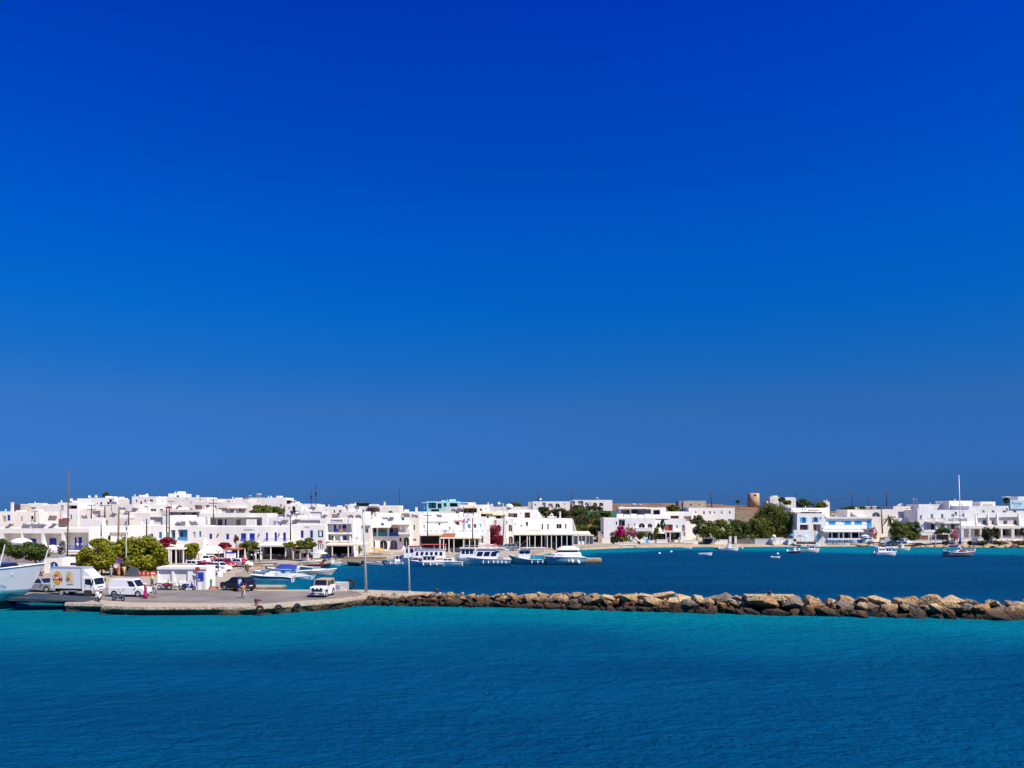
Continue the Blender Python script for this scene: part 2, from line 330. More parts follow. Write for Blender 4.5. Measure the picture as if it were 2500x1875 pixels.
mb.add([(x, y, -2.0) for x, y in ql]+[(x+0, y+0.15, 0.30) for x, y in ql]+[(x, y, 0.62) for x, y in qp]+[(x, y+0.06, 0.9) for x, y in qp],
       [(k*nq+i, k*nq+(i+1) % nq, (k+1)*nq+(i+1) % nq, (k+1)*nq+i) for k in range(3) for i in range(nq)]+[tuple(3*nq+i for i in range(nq))])
tag(mb.build('quay', QM), 'weathered concrete ferry quay with stained edge', kind='structure')
mb = MB(); mb.prism([(-105, 96.2), (-54, 96.0), (-45.5, 89.5), (-41, 87.4), (-26.5, 86.4), (-19.8, 91.6), (-17.5, 95.0), (-19.2, 99.0), (-31, 99.6), (-36.5, 102.5), (-60, 104.5), (-105, 104.5)], 0.86, 0.905)
AS = M('worn_asphalt', (0.205, 0.180, 0.155), 0.9, 0.3, 0.28, bump=0.3, bscale=14)
tag(mb.build('quay_road', AS), 'worn grey asphalt road on the quay', kind='structure')
mb = MB(); mb.prism(rough_edge([(-42, 106.2), (-36, 106.0), (-30.6, 107.2), (-30.8, 109.6), (-42, 110.5)], 0.9, 0.1), -2, 0.72)
tag(mb.build('jetty', QM), 'low concrete jetty jutting out beside the moored speedboat', kind='structure')
# waterfront pavement of the town and its low sea walls
PAVE = M('pale_paving', (0.36, 0.30, 0.225), 0.9, 0.12, 0.25, bump=0.2, bscale=10)
def slab(name, label, pts, z0, z1, mat): return tag(MB().prism(pts, z0, z1).build(name, mat), label, kind='structure')
slab('town_quay', 'pale paved town quay in front of the white hotels', [(-34.5, 161.6), (-6, 161.6), (0.4, 168.4), (3.5, 186), (8, 200), (8, 206), (-60, 206), (-45, 161.6), (-40.5, 157)], -2, 0.98, PAVE)
slab('parking_area', 'dusty paved parking area behind the quay', [(-110, 104), (-36, 104), (-44, 128), (-43, 143), (-41, 156), (-46, 161), (-52, 176), (-150, 176), (-150, 104)], -1, 0.955, PAVE)
slab('pier', 'short stone pier running out behind the motor yacht', [(-2, 163.2), (18.2, 163.2), (18.2, 166), (-2, 168.5)], -2, 1.05, QM)
slab('waterfront_road', 'grey road along the restaurants', [(-118, 146), (-52, 150), (-38, 168), (8, 201), (8, 203.5), (-42, 171), (-60, 157), (-118, 152)], 0.9, 0.99, AS)
slab('beach_promenade', 'pale paved promenade behind the beach', [(8, 204), (20, 221.5), (34, 233.5), (54, 239), (78.6, 241), (116, 242.5), (150, 239), (200, 233), (200, 252), (60, 256), (8, 226)], -1, 1.12, PAVE)
# ---------------------------------------------------------------- breakwater of boulders
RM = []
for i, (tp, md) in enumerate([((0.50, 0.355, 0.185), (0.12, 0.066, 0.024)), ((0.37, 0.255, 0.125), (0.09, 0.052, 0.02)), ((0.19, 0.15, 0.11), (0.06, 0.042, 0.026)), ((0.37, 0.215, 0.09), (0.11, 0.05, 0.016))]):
    RM.append(edge_mat('boulder_stone_%d' % i, tp, md, (0.022, 0.014, 0.007), 0.25, 1.5, 0.5))  # darker low down: wet stone, plus the shadowed gaps painted in
def rock_mesh(i):
    r = random.Random(100+i); bm = bmesh.new()
    for k in range(19):
        v = Vector((r.gauss(0, 1), r.gauss(0, 1), r.gauss(0, 1))).normalized()
        s = r.uniform(0.62, 1.0); bm.verts.new((v.x*s*(1.0), v.y*s, v.z*s*r.uniform(.85, 1)))
    bmesh.ops.convex_hull(bm, input=bm.verts); 
    bmesh.ops.delete(bm, geom=[v for v in bm.verts if not v.link_faces], context='VERTS')
    me = bpy.data.meshes.new('boulder'); bm.to_mesh(me); bm.free(); return me
ROCKS = []
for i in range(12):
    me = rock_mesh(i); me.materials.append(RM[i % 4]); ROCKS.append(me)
BW = thing('breakwater', 'breakwater of piled boulders reaching from the quay to the right', 'breakwater', (0, 0, 0))
def bw_y(x): return float(np.interp(x, [-24, -19.5, -16.8, -2, 19, 36, 51, 110], [84.8, 88.6, 92.0, 90.2, 85.4, 82.2, 80.0, 77.0]))
mb = MB(); rings = []
for x in np.arange(-18, 75, 1.5):
    y = bw_y(x); k = min(1, (x+18)/8); zt = 0.3+0.55*k
    rings.append([(x, y+1.0, -1.5), (x, y+1.5, 0.1), (x, y+2.4, zt), (x, y+4.4, zt), (x, y+6, 0.0), (x, y+6.5, -1.5)])
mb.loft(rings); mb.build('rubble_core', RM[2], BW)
def boulder(x, y, z, sx_, sy_, sz_, r):
    o = link('boulder', ROCKS[r.randrange(12)], BW); o.location = (x, y, z)
    o.scale = (sx_, sy_, sz_); o.rotation_euler = (r.uniform(-.35, .35), r.uniform(-.35, .35), r.uniform(0, 6.28)); return o
r = random.Random(5); nb_ = 0
x = -22.0
while x < 62:          # wet boulders along the waterline
    k = smooth01(-20, 22, x); s = (0.5+0.5*k)*r.uniform(0.55, 1.5); boulder(x, bw_y(x)+r.uniform(0.2, 0.8), r.uniform(-0.05, 0.3), s*1.3, s*0.95, s*0.75, r); x += s*1.25
x = -16.5
while x < 62:          # middle tier
    k = smooth01(-18, 22, x); s = (0.5+0.5*k)*r.uniform(0.55, 1.45); boulder(x, bw_y(x)+1.25+r.uniform(-0.3, 0.5), 0.55+0.25*k+r.uniform(-0.15, 0.25), s*1.3, s*0.95, s*0.75, r); x += s*1.3
x = -11.0
while x < 62:          # pale boulders on top
    k = smooth01(-8, 20, x); s = (0.55+0.55*k)*r.uniform(0.6, 1.45); boulder(x, bw_y(x)+2.5+r.uniform(-0.5, 0.5), 0.9+0.36*k+r.uniform(-0.12, 0.25), s*1.35, s*0.95, s*0.6, r); x += s*1.45
x = -9.0
while x < 62:          # inner side
    s = r.uniform(0.7, 1.2); boulder(x, bw_y(x)+4.7+r.uniform(-0.4, 0.4), 0.4+r.uniform(-0.1, 0.3), s*1.3, s, s*0.75, r); x += s*2.2

q = MB()
for i in range(520):       # small rubble wedged between the boulders
    x = r.uniform(-21, 60); yo = r.uniform(-.2, 3.2); s = r.uniform(.14, .36); me_ = ROCKS[r.randrange(12)]; R = Matrix.Rotation(r.uniform(0, 6), 4, 'Z') @ Matrix.Rotation(r.uniform(-1, 1), 4, 'X')
    k = smooth01(-18, 10, x); z = min(1.35, .05+yo*.42)*(.6+.4*k)+r.uniform(-.1, .2)
    q.add([Vector((x, bw_y(x)+yo, z))+(R @ (v.co*s)) for v in me_.vertices], [tuple(p.vertices) for p in me_.polygons])
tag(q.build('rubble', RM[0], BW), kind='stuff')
# ---------------------------------------------------------------- houses
def arc_pts(u0, u1, z0, z1, n=8):
    zs = z1-min((u1-u0)/2, 0.75*(z1-z0)); uc = (u0+u1)/2
    return zs, [(uc-(u1-u0)/2*math.cos(PI*k/n), zs+(z1-zs)*math.sin(PI*k/n)) for k in range(n+1)]
OLDW_ = M('tan_shutter', (.34, .27, .20), .8, .2)
class House:
    def __init__(h, label, xl, xr, top, Y, Y2=None, depth=9.0, ops=(), base=None, mat=None, name='white_house', cat='house', parapet=0.35, chim=(), wall_to=None):
        Y2 = Y2 or Y; A = Vector((PX(xl, Y), Y)); B = Vector((PX(xr, Y2), Y2)); h.A = A; h.d = (B-A).normalized(); h.w = (B-A).length
        h.nrm = Vector((-h.d.y, h.d.x)); h.mat = mat or WHITE
        g = float(min(HT(A.x, A.y), HT(B.x, B.y))); h.base = (g-0.4) if base is None else base
        h.root = thing(name, label, cat, (A.x, A.y, h.base), math.atan2(h.d.y, h.d.x))
        h.h = PZ(top, (Y+Y2)/2)-h.base; w, H_, D = h.w, h.h, depth
        mb = MB(); rects = []
        for op in ops:
            (u0, z1), (u1, z0) = h.loc(op[1], op[2]), h.loc(op[3], op[4])
            u0, u1 = max(0.08, u0), min(w-0.08, u1); z0, z1 = max(0.02, z0), min(H_-0.12, z1)
            if u1-u0 < 0.1 or z1-z0 < 0.1: continue
            rects.append((op, u0, u1, z0, z1))
        us = sorted({0, w}|{round(v, 4) for r_ in rects for v in r_[1:3]}); zs = sorted({0, H_}|{round(v, 4) for r_ in rects for v in r_[3:5]})
        grid = {}
        def vid(u, z):
            k = (round(u, 4), round(z, 4))
            if k not in grid: grid[k] = len(mb.v); mb.v.append((u, 0, z))
            return grid[k]
        for i in range(len(us)-1):
            for j in range(len(zs)-1):
                uc, zc = (us[i]+us[i+1])/2, (zs[j]+zs[j+1])/2
                if any(r_[1] < uc < r_[2] and r_[3] < zc < r_[4] for r_ in rects): continue
                mb.f.append((vid(us[i], zs[j]), vid(us[i+1], zs[j]), vid(us[i+1], zs[j+1]), vid(us[i], zs[j+1])))
        p = parapet; t_ = 0.22
        mb.add([(0,0,0),(w,0,0),(w,D,0),(0,D,0),(0,0,H_),(w,0,H_),(w,D,H_),(0,D,H_),(t_,t_,H_),(w-t_,t_,H_),(w-t_,D-t_,H_),(t_,D-t_,H_),(t_,t_,H_-p),(w-t_,t_,H_-p),(w-t_,D-t_,H_-p),(t_,D-t_,H_-p)],
               [(1,2,6,5),(2,3,7,6),(3,0,4,7),(4,5,9,8),(5,6,10,9),(6,7,11,10),(7,4,8,11),(8,9,13,12),(9,10,14,13),(10,11,15,14),(11,8,12,15),(12,13,14,15)])
        h.parts = []
        if 168 < Y < 270 and not any(k_ in label for k_ in ('plain', 'blank', 'windowless', 'wall', 'stone')):
            r_ = random.Random(int(xl*7+top)); hv = min(H_, 30*Y/F)     # small openings and roof clutter of the crowded town
            for i in range(2+int(w/5) if xl < 1230 else 1+int(w/9)):
                u = r_.uniform(.4, max(.5, w-1)); z = H_-r_.uniform(1.2, max(1.3, hv-.6)); sw, sh_ = r_.uniform(.35, .7), r_.uniform(.5, 1.1)
                if any(r1[1]-.2 < u+sw and u < r1[2]+.2 and r1[3]-.2 < z+sh_ and z < r1[4]+.2 for r1 in rects) or z < .3 or u+sw > w-.2: continue
                MB().box(u-.06, u+sw+.06, -.05, .02, z-.06, z+sh_+.06).box(u-.12, u+sw+.12, -.12, -.05, z-.1, z-.05).build('window_surround', h.mat, h.root)
                MB().box(u, u+sw, -.054, -.045, z, z+sh_).build('window', r_.choice((SHADE, GLASS, OLDW_, BLUE, BROWN)), h.root)
            for i in range(r_.randrange(1, 3) if xl < 1230 else 0):
                a = r_.uniform(.3, max(.4, w-2.4)); b2 = r_.uniform(.8, 2.2); c2 = r_.uniform(1, max(1.2, D-3)); MB().box(a, min(a+b2, w-.3), c2, c2+r_.uniform(1, 2), H_-p-.01, H_+r_.uniform(.15, .7)).build('roof_box', h.mat, h.root)
            a = r_.uniform(.3, max(.4, w-.6)); MB().lathe([(.14, H_-p), (.14, H_+.35), (.2, H_+.4), (.16, H_+.55)], (a, .8, 0), 8).build('chimney_pot', h.mat, h.root)
            a = r_.uniform(.3, max(.4, w-.6)); MB().tube([(a, 1.5, H_-p), (a, 1.5, H_+r_.uniform(.8, 2.0))], .025, 4).box(a-.4, a+.4, 1.48, 1.52, H_+.7, H_+.73).build('aerial', DARK, h.root)
        for op, u0, u1, z0, z1 in rects: h.opening(mb, op, u0, u1, z0, z1)
        h.wall = mb.build('wall', h.mat, h.root)
        for (cx0, cx1, ct) in chim: h.chimney(cx0, cx1, ct)
    def loc(h, px, py, dep=0.0):
        """photo pixel -> (along facade, height) on the facade plane pushed back by dep"""
        k = (px-1250)/F; o = h.A+h.nrm*dep      # solve o + d*u = (k*Y, Y)
        det = h.d.x-k*h.d.y; u = (k*o.y-o.x)/det; Y = o.y+h.d.y*u
        return u, PZ(py, Y)-h.base
    def opening(h, mb, op, u0, u1, z0, z1):
        k = op[0]; opt = op[5] if len(op) > 5 else {}; dep = opt.get('dep', {'n': 2.0, 'a': 0.35}.get(k, 0.2))
        arch = k == 'a' or opt.get('arch')
        if arch:
            zs, arc = arc_pts(u0, u1, z0, z1); ring = [(u0, z0)]+arc+[(u1, z0)]; m = len(arc)//2
            mb.add([(u, 0, z) for u, z in arc[:m+1]]+[(u0, 0, z1)], [tuple(range(m+2))])
            mb.add([(u, 0, z) for u, z in arc[m:]]+[(u1, 0, z1)], [tuple(range(len(arc)-m+1))])
        else: ring = [(u0, z0), (u0, z1), (u1, z1), (u1, z0)]
        n_ = len(ring)
        mb.add([(u, 0, z) for u, z in ring]+[(u, dep, z) for u, z in ring], [(i, (i+1) % n_, n_+(i+1) % n_, n_+i) for i in range(n_)])
        if k == 'n':
            back = opt.get('back')
            q = MB().add([(u, dep, z) for u, z in ring], [tuple(range(n_))]).build('back_wall', back or h.mat, h.root)
            for it in opt.get('items', ()):
                (a0, b1), (a1, b0) = h.loc(it[1], it[2], dep), h.loc(it[3], it[4], dep)
                a0, a1, b0, b1 = max(u0, a0), min(u1, a1), max(z0, b0), min(z1, b1)
                if a1 > a0 and b1 > b0: h.panel(it[0], a0, a1, b0, b1, dep-0.06, it[5] if len(it) > 5 else 'door')
            return
        col = opt.get('col')
        if k == 'b' or (k == 'd'):
            h.leafs('shutter' if k == 'b' else 'door', u0, u1, z0, z1, dep*0.5, col or BLUE, opt.get('arch'), ring); return
        # window or glazed arch
        fr = MB(); b_ = min(0.09, (u1-u0)*0.12)
        if arch:
            uc, zc = (u0+u1)/2, (z0+z1)/2; inn = [(uc+(u-uc)*0.86, zc+(z-zc)*0.92) for u, z in ring]
            fr.add([(u, dep*.6, z) for u, z in ring]+[(u, dep*.6, z) for u, z in inn], [(i, (i+1) % n_, n_+(i+1) % n_, n_+i) for i in range(n_)])
        else:
            for (a, b, c_, d_) in ((u0, u0+b_, z0, z1), (u1-b_, u1, z0, z1), (u0+b_, u1-b_, z0, z0+b_), (u0+b_, u1-b_, z1-b_, z1)): fr.box(a, b, dep*.4, dep*.8, c_, d_)
        uc = (u0+u1)/2
        if u1-u0 > 0.5: fr.box(uc-0.035, uc+0.035, dep*.45, dep*.75, z0+b_, z1-b_-(0.15*(z1-z0) if arch else 0))
        wn = fr.build('window', opt.get('frame') or WHITE, h.root)
        MB().add([(u, dep, z) for u, z in ring], [tuple(range(n_))]).build('pane', col or GLASS, wn)
        if opt.get('sh'):
            for s in (-1, 1):
                a0 = u0-0.03-(u1-u0)*0.5 if s < 0 else u1+0.03; a1 = a0+(u1-u0)*0.5
                q = MB().box(a0, a1, -0.06, -0.012, z0, z1)
                for z in np.arange(z0+0.15, z1-0.1, 0.22): q.box(a0+0.05, a1-0.05, -0.085, -0.06, z, z+0.1)
                q.build('shutter', opt['sh'], wn)
    def leafs(h, name, u0, u1, z0, z1, y, col, arch, ring):
        q = MB()
        if arch: 
            n_ = len(ring); q.add([(u, y, z) for u, z in ring]+[(u, y+0.05, z) for u, z in ring], [tuple(range(n_))]+[(i, (i+1) % n_, n_+(i+1) % n_, n_+i) for i in range(n_)])
        else:
            m = (u0+u1)/2
            for a, b in ((u0, m-0.012), (m+0.012, u1)):
                q.box(a, b, y, y+0.05, z0, z1)
                for z in np.arange(z0+0.2, z1-0.2, 0.55): q.box(a+0.06, b-0.06, y-0.025, y, z, z+0.4)
        q.build(name, col, h.root)
    def panel(h, col, u0, u1, z0, z1, y, name='door'):
        q = MB(); b_ = min(0.08, (u1-u0)*0.15); q.box(u0, u1, y, y+0.05, z0, z1)
        q.box(u0+b_, (u0+u1)/2-0.02, y-0.03, y, z0+b_, z1-b_); q.box((u0+u1)/2+0.02, u1-b_, y-0.03, y, z0+b_, z1-b_)
        return q.build(name, col, h.root)
    def chimney(h, x0, x1, top, dep=1.0, mat=None):
        (a, zt), (b, _) = h.loc(x0, top, dep), h.loc(x1, top, dep); q = MB(); q.box(a, b, dep, dep+(b-a), h.h-0.4, zt-0.12); q.box(a-0.06, b+0.06, dep-0.06, dep+(b-a)+0.06, zt-0.12, zt)
        return q.build('chimney', mat or h.mat, h.root)
    def slab(h, x0, x1, r0, r1, out, name='balcony_slab', mat=None, back=0.0):
        (a, z1), (b, z0) = h.loc(x0, r0, -out), h.loc(x1, r1, -out)
        return MB().box(a, b, -out, back-0.004, z0, z1).build(name, mat or h.mat, h.root)
    def rail(h, x0, x1, r0, r1, out, mat, solid=None, gap=0.16):
        (a, z1), (b, z0) = h.loc(x0, r0, -out), h.loc(x1, r1, -out); q = MB(); q.box(a, b, -out-0.03, -out+0.03, z1-0.07, z1); q.box(a, b, -out-0.02, -out+0.02, z0, z0+0.06)
        for u in np.arange(a, b+0.01, gap): q.box(u-0.02, u+0.02, -out-0.015, -out+0.015, z0+0.06, z1-0.07)
        for u in (a, b):
            q.box(u-0.03, u+0.03, -out+0.03, -0.01, z1-0.07, z1)
        if solid: q.box(a, b, -out+0.02, -out+0.04, z0+0.08, z1-0.1)
        return q.build('railing', mat, h.root)
    def awning(h, x0, x1, rb, rf, out, mat, posts=(), drop=0.22, ground=None, pmat=None, pr=0.09, name='awning'):
        """sloping canopy from the facade to its front edge, on posts"""
        (a, zb), (b, _) = h.loc(x0, rb, -0.02), h.loc(x1, rb, -0.02); (a2, zf), (b2, _) = h.loc(x0, rf, -out), h.loc(x1, rf, -out)
        q = MB(); q.add([(a2, -0.01, zb), (b2, -0.01, zb), (b2, -out, zf), (a2, -out, zf), (a2, -0.01, zb-0.06), (b2, -0.01, zb-0.06), (b2, -out, zf-0.06), (a2, -out, zf-0.06)],
                        [(0, 1, 2, 3), (7, 6, 5, 4), (3, 2, 6, 7), (0, 3, 7, 4), (1, 2, 6, 5), (0, 1, 5, 4)])
        q.box(a2, b2, -out-0.03, -out, zf-0.06-drop, zf+0.01)
        o = q.build(name, mat, h.root); gz = (0.9 if ground is None else ground)-h.base
        for px in posts:
            u, _ = h.loc(px, rf, -out+0.15); MB().lathe([(pr*1.25, gz), (pr*1.25, gz+0.2), (pr, gz+0.25), (pr, zf-0.25), (pr*1.3, zf-0.1)], (u, -out+0.15, 0), 8).build('post', pmat or WHITE, h.root)
        return o
    def sign(h, s, x0, y0, x1, y1, mat, out=0.03, bold=0.0):
        (a, z1), (b, z0) = h.loc(x0, y0, -out), h.loc(x1, y1, -out)
        return lettering(s, b-a, z1-z0, (a, -out, z0), mat, h.root, bold=bold)
    def item(h, name, mat, x0, y0, x1, y1, dep=-0.1, th=0.1):
        (a, z1), (b, z0) = h.loc(x0, y0, dep), h.loc(x1, y1, dep); return MB().box(a, b, dep, dep+th, z0, z1).build(name, mat, h.root)
W_ = 'w'; BL = {'col': BLUE}
def win(*r): return [('w', *q) for q in r]
def blu(*r): return [('b', *q) for q in r]
def dk(*r): return [('w', *q, {'col': SHADE}) for q in r]
NAVY = M('navy_glass', (0.006, 0.012, 0.06), 0.12, 0.3, 1.0)
MAUVE = M('mauve_fabric', (0.20, 0.16, 0.30), 0.8, 0.2, 2)
PALETEAL = M('pale_turquoise_paint', (0.42, 0.72, 0.68), 0.6, 0.06, 2)
TERRA = M('terracotta', (0.42, 0.14, 0.06), 0.8, 0.2, 3)
OLDW = M('weathered_beige_render', (0.50, 0.42, 0.33), 0.9, 0.15, 1)
STONE = M('tan_rubble_stone', (0.34, 0.26, 0.17), 0.95, 0.35, 1.3, bump=0.8, bscale=3)
RSTONE = M('reddish_stone', (0.24, 0.10, 0.05), 0.95, 0.4, 1.5, bump=0.8, bscale=3)
# ---- left town, front row
h = House('long white arcaded house behind the ship, with deep porches and cobalt doors', -60, 217, 1290, 150, depth=9, ops=[
    ('n', 8, 1302, 51, 1343), ('n', 55, 1302, 101, 1343, {'items': [(BLUE, 71, 1315, 88, 1343)]}),
    ('n', 107, 1302, 150, 1343, {'items': [(BLUE, 121, 1314, 138, 1343)]}),
    ('n', 156, 1300, 216, 1343, {'items': [(BLUE, 183, 1312, 187, 1343), (BLUE, 192, 1312, 200, 1343)]}),
    ('a', 167, 1354, 187, 1386, {'col': NAVY}), ('a', 193, 1356, 213, 1386, {'col': SHADE})])
h.slab(153, 218, 1343, 1347, 1.1, mat=CREAM); h.rail(155, 216, 1331, 1343, 1.05, M('blue_rail_paint', (0.03, 0.10, 0.38), 0.5), gap=0.13)
h.slab(150, 220, 1350, 1353, 2.2, 'porch_roof', CREAM); h.slab(-60, 153, 1343, 1349, 1.0, 'terrace_edge')
HB1 = h
h = House('white house with pale coping between the arcaded house and the big round trees', 218, 312, 1286, 158, depth=9, ops=[('n', 219, 1305, 235, 1326, {'back': OLDW, 'dep': 1.2}), ('w', 262, 1308, 268, 1322, {'col': GREY})])
h.slab(217, 313, 1297, 1300, 0.35, 'cornice')
h = House('low white house with two small dark blue windows right above the round trees', 312, 400, 1283, 164, depth=8, ops=blu((338, 1303, 346, 1312), (367, 1303, 374, 1312))+[('w', 388, 1299, 395, 1314, {'sh': None, 'frame': LBLUE})])
h = House('white house with blue and teal recessed loggias left of the outside stair', 400, 496, 1284, 166, depth=7, ops=[
    ('n', 417, 1294, 428, 1320, {'dep': 1.3, 'back': TEAL, 'items': [(TEAL, 419, 1297, 427, 1320)]}),
    ('n', 434, 1293, 458, 1320, {'dep': 1.5, 'back': LBLUE, 'items': [(BLUE, 438, 1299, 446, 1320)]}),
    ('a', 471, 1298, 477, 1313, {'col': PALEB}), ('w', 486, 1297, 491, 1311, {'frame': LBLUE, 'col': TEAL})])
h.rail(434, 457, 1311, 1319, 0.03, LBLUE, solid=True); h.rail(417, 428, 1311, 1319, 0.03, TEAL, solid=True)
q = MB()
for i in range(9):
    u, z = h.loc(481+i*1.7, 1337-i*2.6, -1.0); q.box(u, u+0.16, -1.2, -0.01, 0, z)
q.build('outside_stair', WHITE, h.root)
h = House('long two-storey white guesthouse with cobalt doors opening on a blue balcony', 496, 706, 1285, 166, depth=8, ops=blu((511, 1303, 518, 1316), (552, 1303, 559, 1317))+[
    ('b', 588, 1302, 601, 1322), ('b', 609, 1302, 622, 1322), ('b', 649, 1300, 654, 1321), ('b', 670, 1300, 676, 1321), ('b', 691, 1300, 698, 1321),
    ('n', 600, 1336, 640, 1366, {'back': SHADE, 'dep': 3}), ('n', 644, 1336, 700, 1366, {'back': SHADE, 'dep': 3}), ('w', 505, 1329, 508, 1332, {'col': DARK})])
h.slab(585, 630, 1322, 1325, 1.0); h.rail(586, 630, 1315, 1322, 0.95, M('grey_blue_rail', (0.16, 0.22, 0.36), 0.5), gap=0.18)
h.slab(644, 702, 1322, 1326, 1.2); h.rail(645, 701, 1315, 1322, 1.15, BLUE, gap=0.2)
h.awning(627, 720, 1325, 1331, 5.0, CANVAS, (636, 661, 697), pr=0.12)
h.sign('ΔΙΩΝΗ', 595, 1291, 619, 1295, GREY)
for px in (532, 632, 681): h.item('wall_lamp', DARK, px-1.2, 1303, px+1.2, 1307, -0.25, 0.2)
h = House('white guesthouse wing with two tall cobalt shutters beside the hotel balconies', 706, 795, 1281, 166.5, depth=8, ops=blu((734, 1295, 741, 1313), (757, 1295, 764, 1313))+[
    ('w', 776, 1295, 789, 1312, {'col': NAVY, 'frame': TEAL}), ('n', 712, 1335, 764, 1366, {'back': SHADE, 'dep': 3}), ('w', 776, 1328, 779, 1341), ('w', 781, 1328, 784, 1341), ('w', 786, 1328, 789, 1341)])
h.item('red_sign', M('red_signboard', (0.50, 0.10, 0.06), 0.6), 777, 1319, 787, 1325, -0.08, 0.06)
h.item('curtain', WCANVAS, 780, 1297, 785, 1309, -0.05, 0.03); h.sign('ROOMS', 744, 1285, 755, 1288, GREY)
h = House('white hotel with two tiers of balconies, drawn curtains and a cream awning', 796, 862, 1266, 168, depth=9, name='white_hotel', cat='hotel', ops=[
    ('n', 798, 1279, 858, 1299, {'dep': 1.5, 'items': [(SHADE, 797, 1281, 803, 1299), (BLUE, 815, 1281, 821, 1299), (SHADE, 828, 1281, 831, 1299), (BLUE, 836, 1281, 845, 1299)]}),
    ('n', 800, 1304, 860, 1322, {'dep': 1.5, 'back': GREYW, 'items': [(SHADE, 802, 1305, 806, 1322), (NAVY, 811, 1309, 816, 1322), (BLUE, 838, 1307, 846, 1322)]}),
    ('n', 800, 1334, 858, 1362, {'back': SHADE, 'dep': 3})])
h.rail(797, 815, 1291, 1299, 0.02, GREY); h.rail(840, 859, 1291, 1299, 0.02, GREY)
h.item('blue_towel', BLUE, 818, 1291, 827, 1298, -0.12, 0.05); h.item('orange_towel', ORANGE, 828, 1291, 838, 1298, -0.12, 0.05)
h.sign('PARIS', 809, 1268.5, 836, 1272.5, DARK, bold=0.01); h.sign('- --- -- - --', 807, 1275.2, 838, 1276, GREY)
h.awning(794, 892, 1323, 1329, 5.0, CANVAS, (811, 850, 886), pr=0.12, pmat=CREAM)
for i, px in enumerate((816, 833, 855)):
    (u, z), (_, z0) = h.loc(px, 1309, -0.9), h.loc(px, 1320, -0.9)
    MB().lathe([(0.05, z0), (0.28, z0+0.25), (0.2, z0+0.5), (0.04, z)], (u, -0.9, 0), 8).build('closed_parasol', WCANVAS, h.root, True)
h.slab(797, 862, 1320, 1323, 1.4)
h = House('cream house with one blue window left of the arched terrace house', 862, 904, 1281, 186, depth=9, mat=CREAM, ops=[('w', 885, 1290, 899, 1302, {'col': M('steel_blue_pane', (0.04, 0.10, 0.25), 0.2)})])
h.slab(860, 905, 1280, 1283, 0.3, 'cornice')
h = House('white terrace house with teal balcony panels above three pointed arches', 904, 1001, 1272, 190, depth=9, ops=[
    ('n', 906, 1288, 919, 1309, {'dep': 1.8, 'items': [(NAVY, 911, 1290, 918, 1309)]}), ('n', 923, 1288, 946, 1309, {'dep': 1.8, 'items': [(NAVY, 921, 1290, 926, 1309), (GREYW, 928, 1291, 943, 1309)]}),
    ('n', 950, 1288, 973, 1309, {'dep': 1.8, 'items': [(BLUE, 952, 1290, 960, 1309), (OLDW, 963, 1290, 972, 1309)]}),
    ('a', 906, 1319, 916, 1342, {'col': NAVY}), ('a', 926, 1318, 946, 1342, {'col': SHADE}), ('a', 951, 1318, 971, 1342, {'col': M('mauve_shade', (0.10, 0.09, 0.14), 0.7)}),
    ('a', 975, 1312, 980, 1323, {'col': SHADE}), ('a', 985, 1311, 999, 1334, {'col': SHADE})])
for a, b, m_ in ((905, 919, TEAL), (923, 946, TEAL), (950, 974, M('strong_blue_panel', (0.01, 0.09, 0.36), 0.5))): h.rail(a, b, 1300, 1309, 0.05, m_, solid=True)
h.awning(905, 968, 1283, 1287, 1.4, CANVAS, (), drop=0.1); h.awning(957, 1000, 1276, 1280, 1.8, CANVAS, (), drop=0.05, name='pergola')
for px in (979, 990, 996):
    (u, z0), (_, z1) = h.loc(px, 1300, -1.6), h.loc(px, 1280, -1.6); MB().box(u-0.06, u+0.06, -1.66, -1.54, z0, z1-0.02).build('pergola_post', CREAM, h.root)
h.slab(972, 1001, 1300, 1304, 1.8, 'terrace'); h.rail(972, 1000, 1294, 1300, 1.75, M('slate_rail', (0.22, 0.27, 0.36), 0.5))
h = House('tall cream gable wall with two narrow grey windows, beside the terrace cafe', 1001, 1023, 1267, 191, depth=9, mat=CREAM, ops=dk((1009, 1281, 1013, 1294), (1008, 1315, 1016, 1322)))
h = House('long white terrace house with faded red lettering, above the quayside cafe', 1023, 1135, 1265, 198, depth=8, ops=dk((1033, 1281, 1038, 1291))+[('w', 1095, 1285, 1100, 1293, {'col': BROWN})])
h.sign('ΜΑΡΙΝΩ', 1108, 1269, 1134, 1275, M('red_letters', (0.75, 0.25, 0.2), 0.7), bold=0.02)
h.sign('ΑΓΝΑΝΤΙ', 1015, 1264.5, 1040, 1268.5, M('pink_letters', (0.80, 0.52, 0.5), 0.7), bold=0.02)
h.slab(1023, 1095, 1271, 1273, 0.25, 'cornice')
h = House('white house with blue arched windows at the right end of the cafe terrace', 1135, 1186, 1262, 197.5, depth=8, ops=[('a', 1141, 1279, 1149, 1290, {'col': LBLUE}), ('a', 1156, 1279, 1163, 1289, {'col': NAVY}), ('w', 1171, 1279, 1175, 1288, {'col': PALEB}), ('a', 1171, 1306, 1179, 1326, {'col': SHADE})])
h.item('blue_flag', M('faded_blue_cloth', (0.18, 0.20, 0.42), 0.8), 1140, 1266, 1147, 1271, -0.3, 0.04)
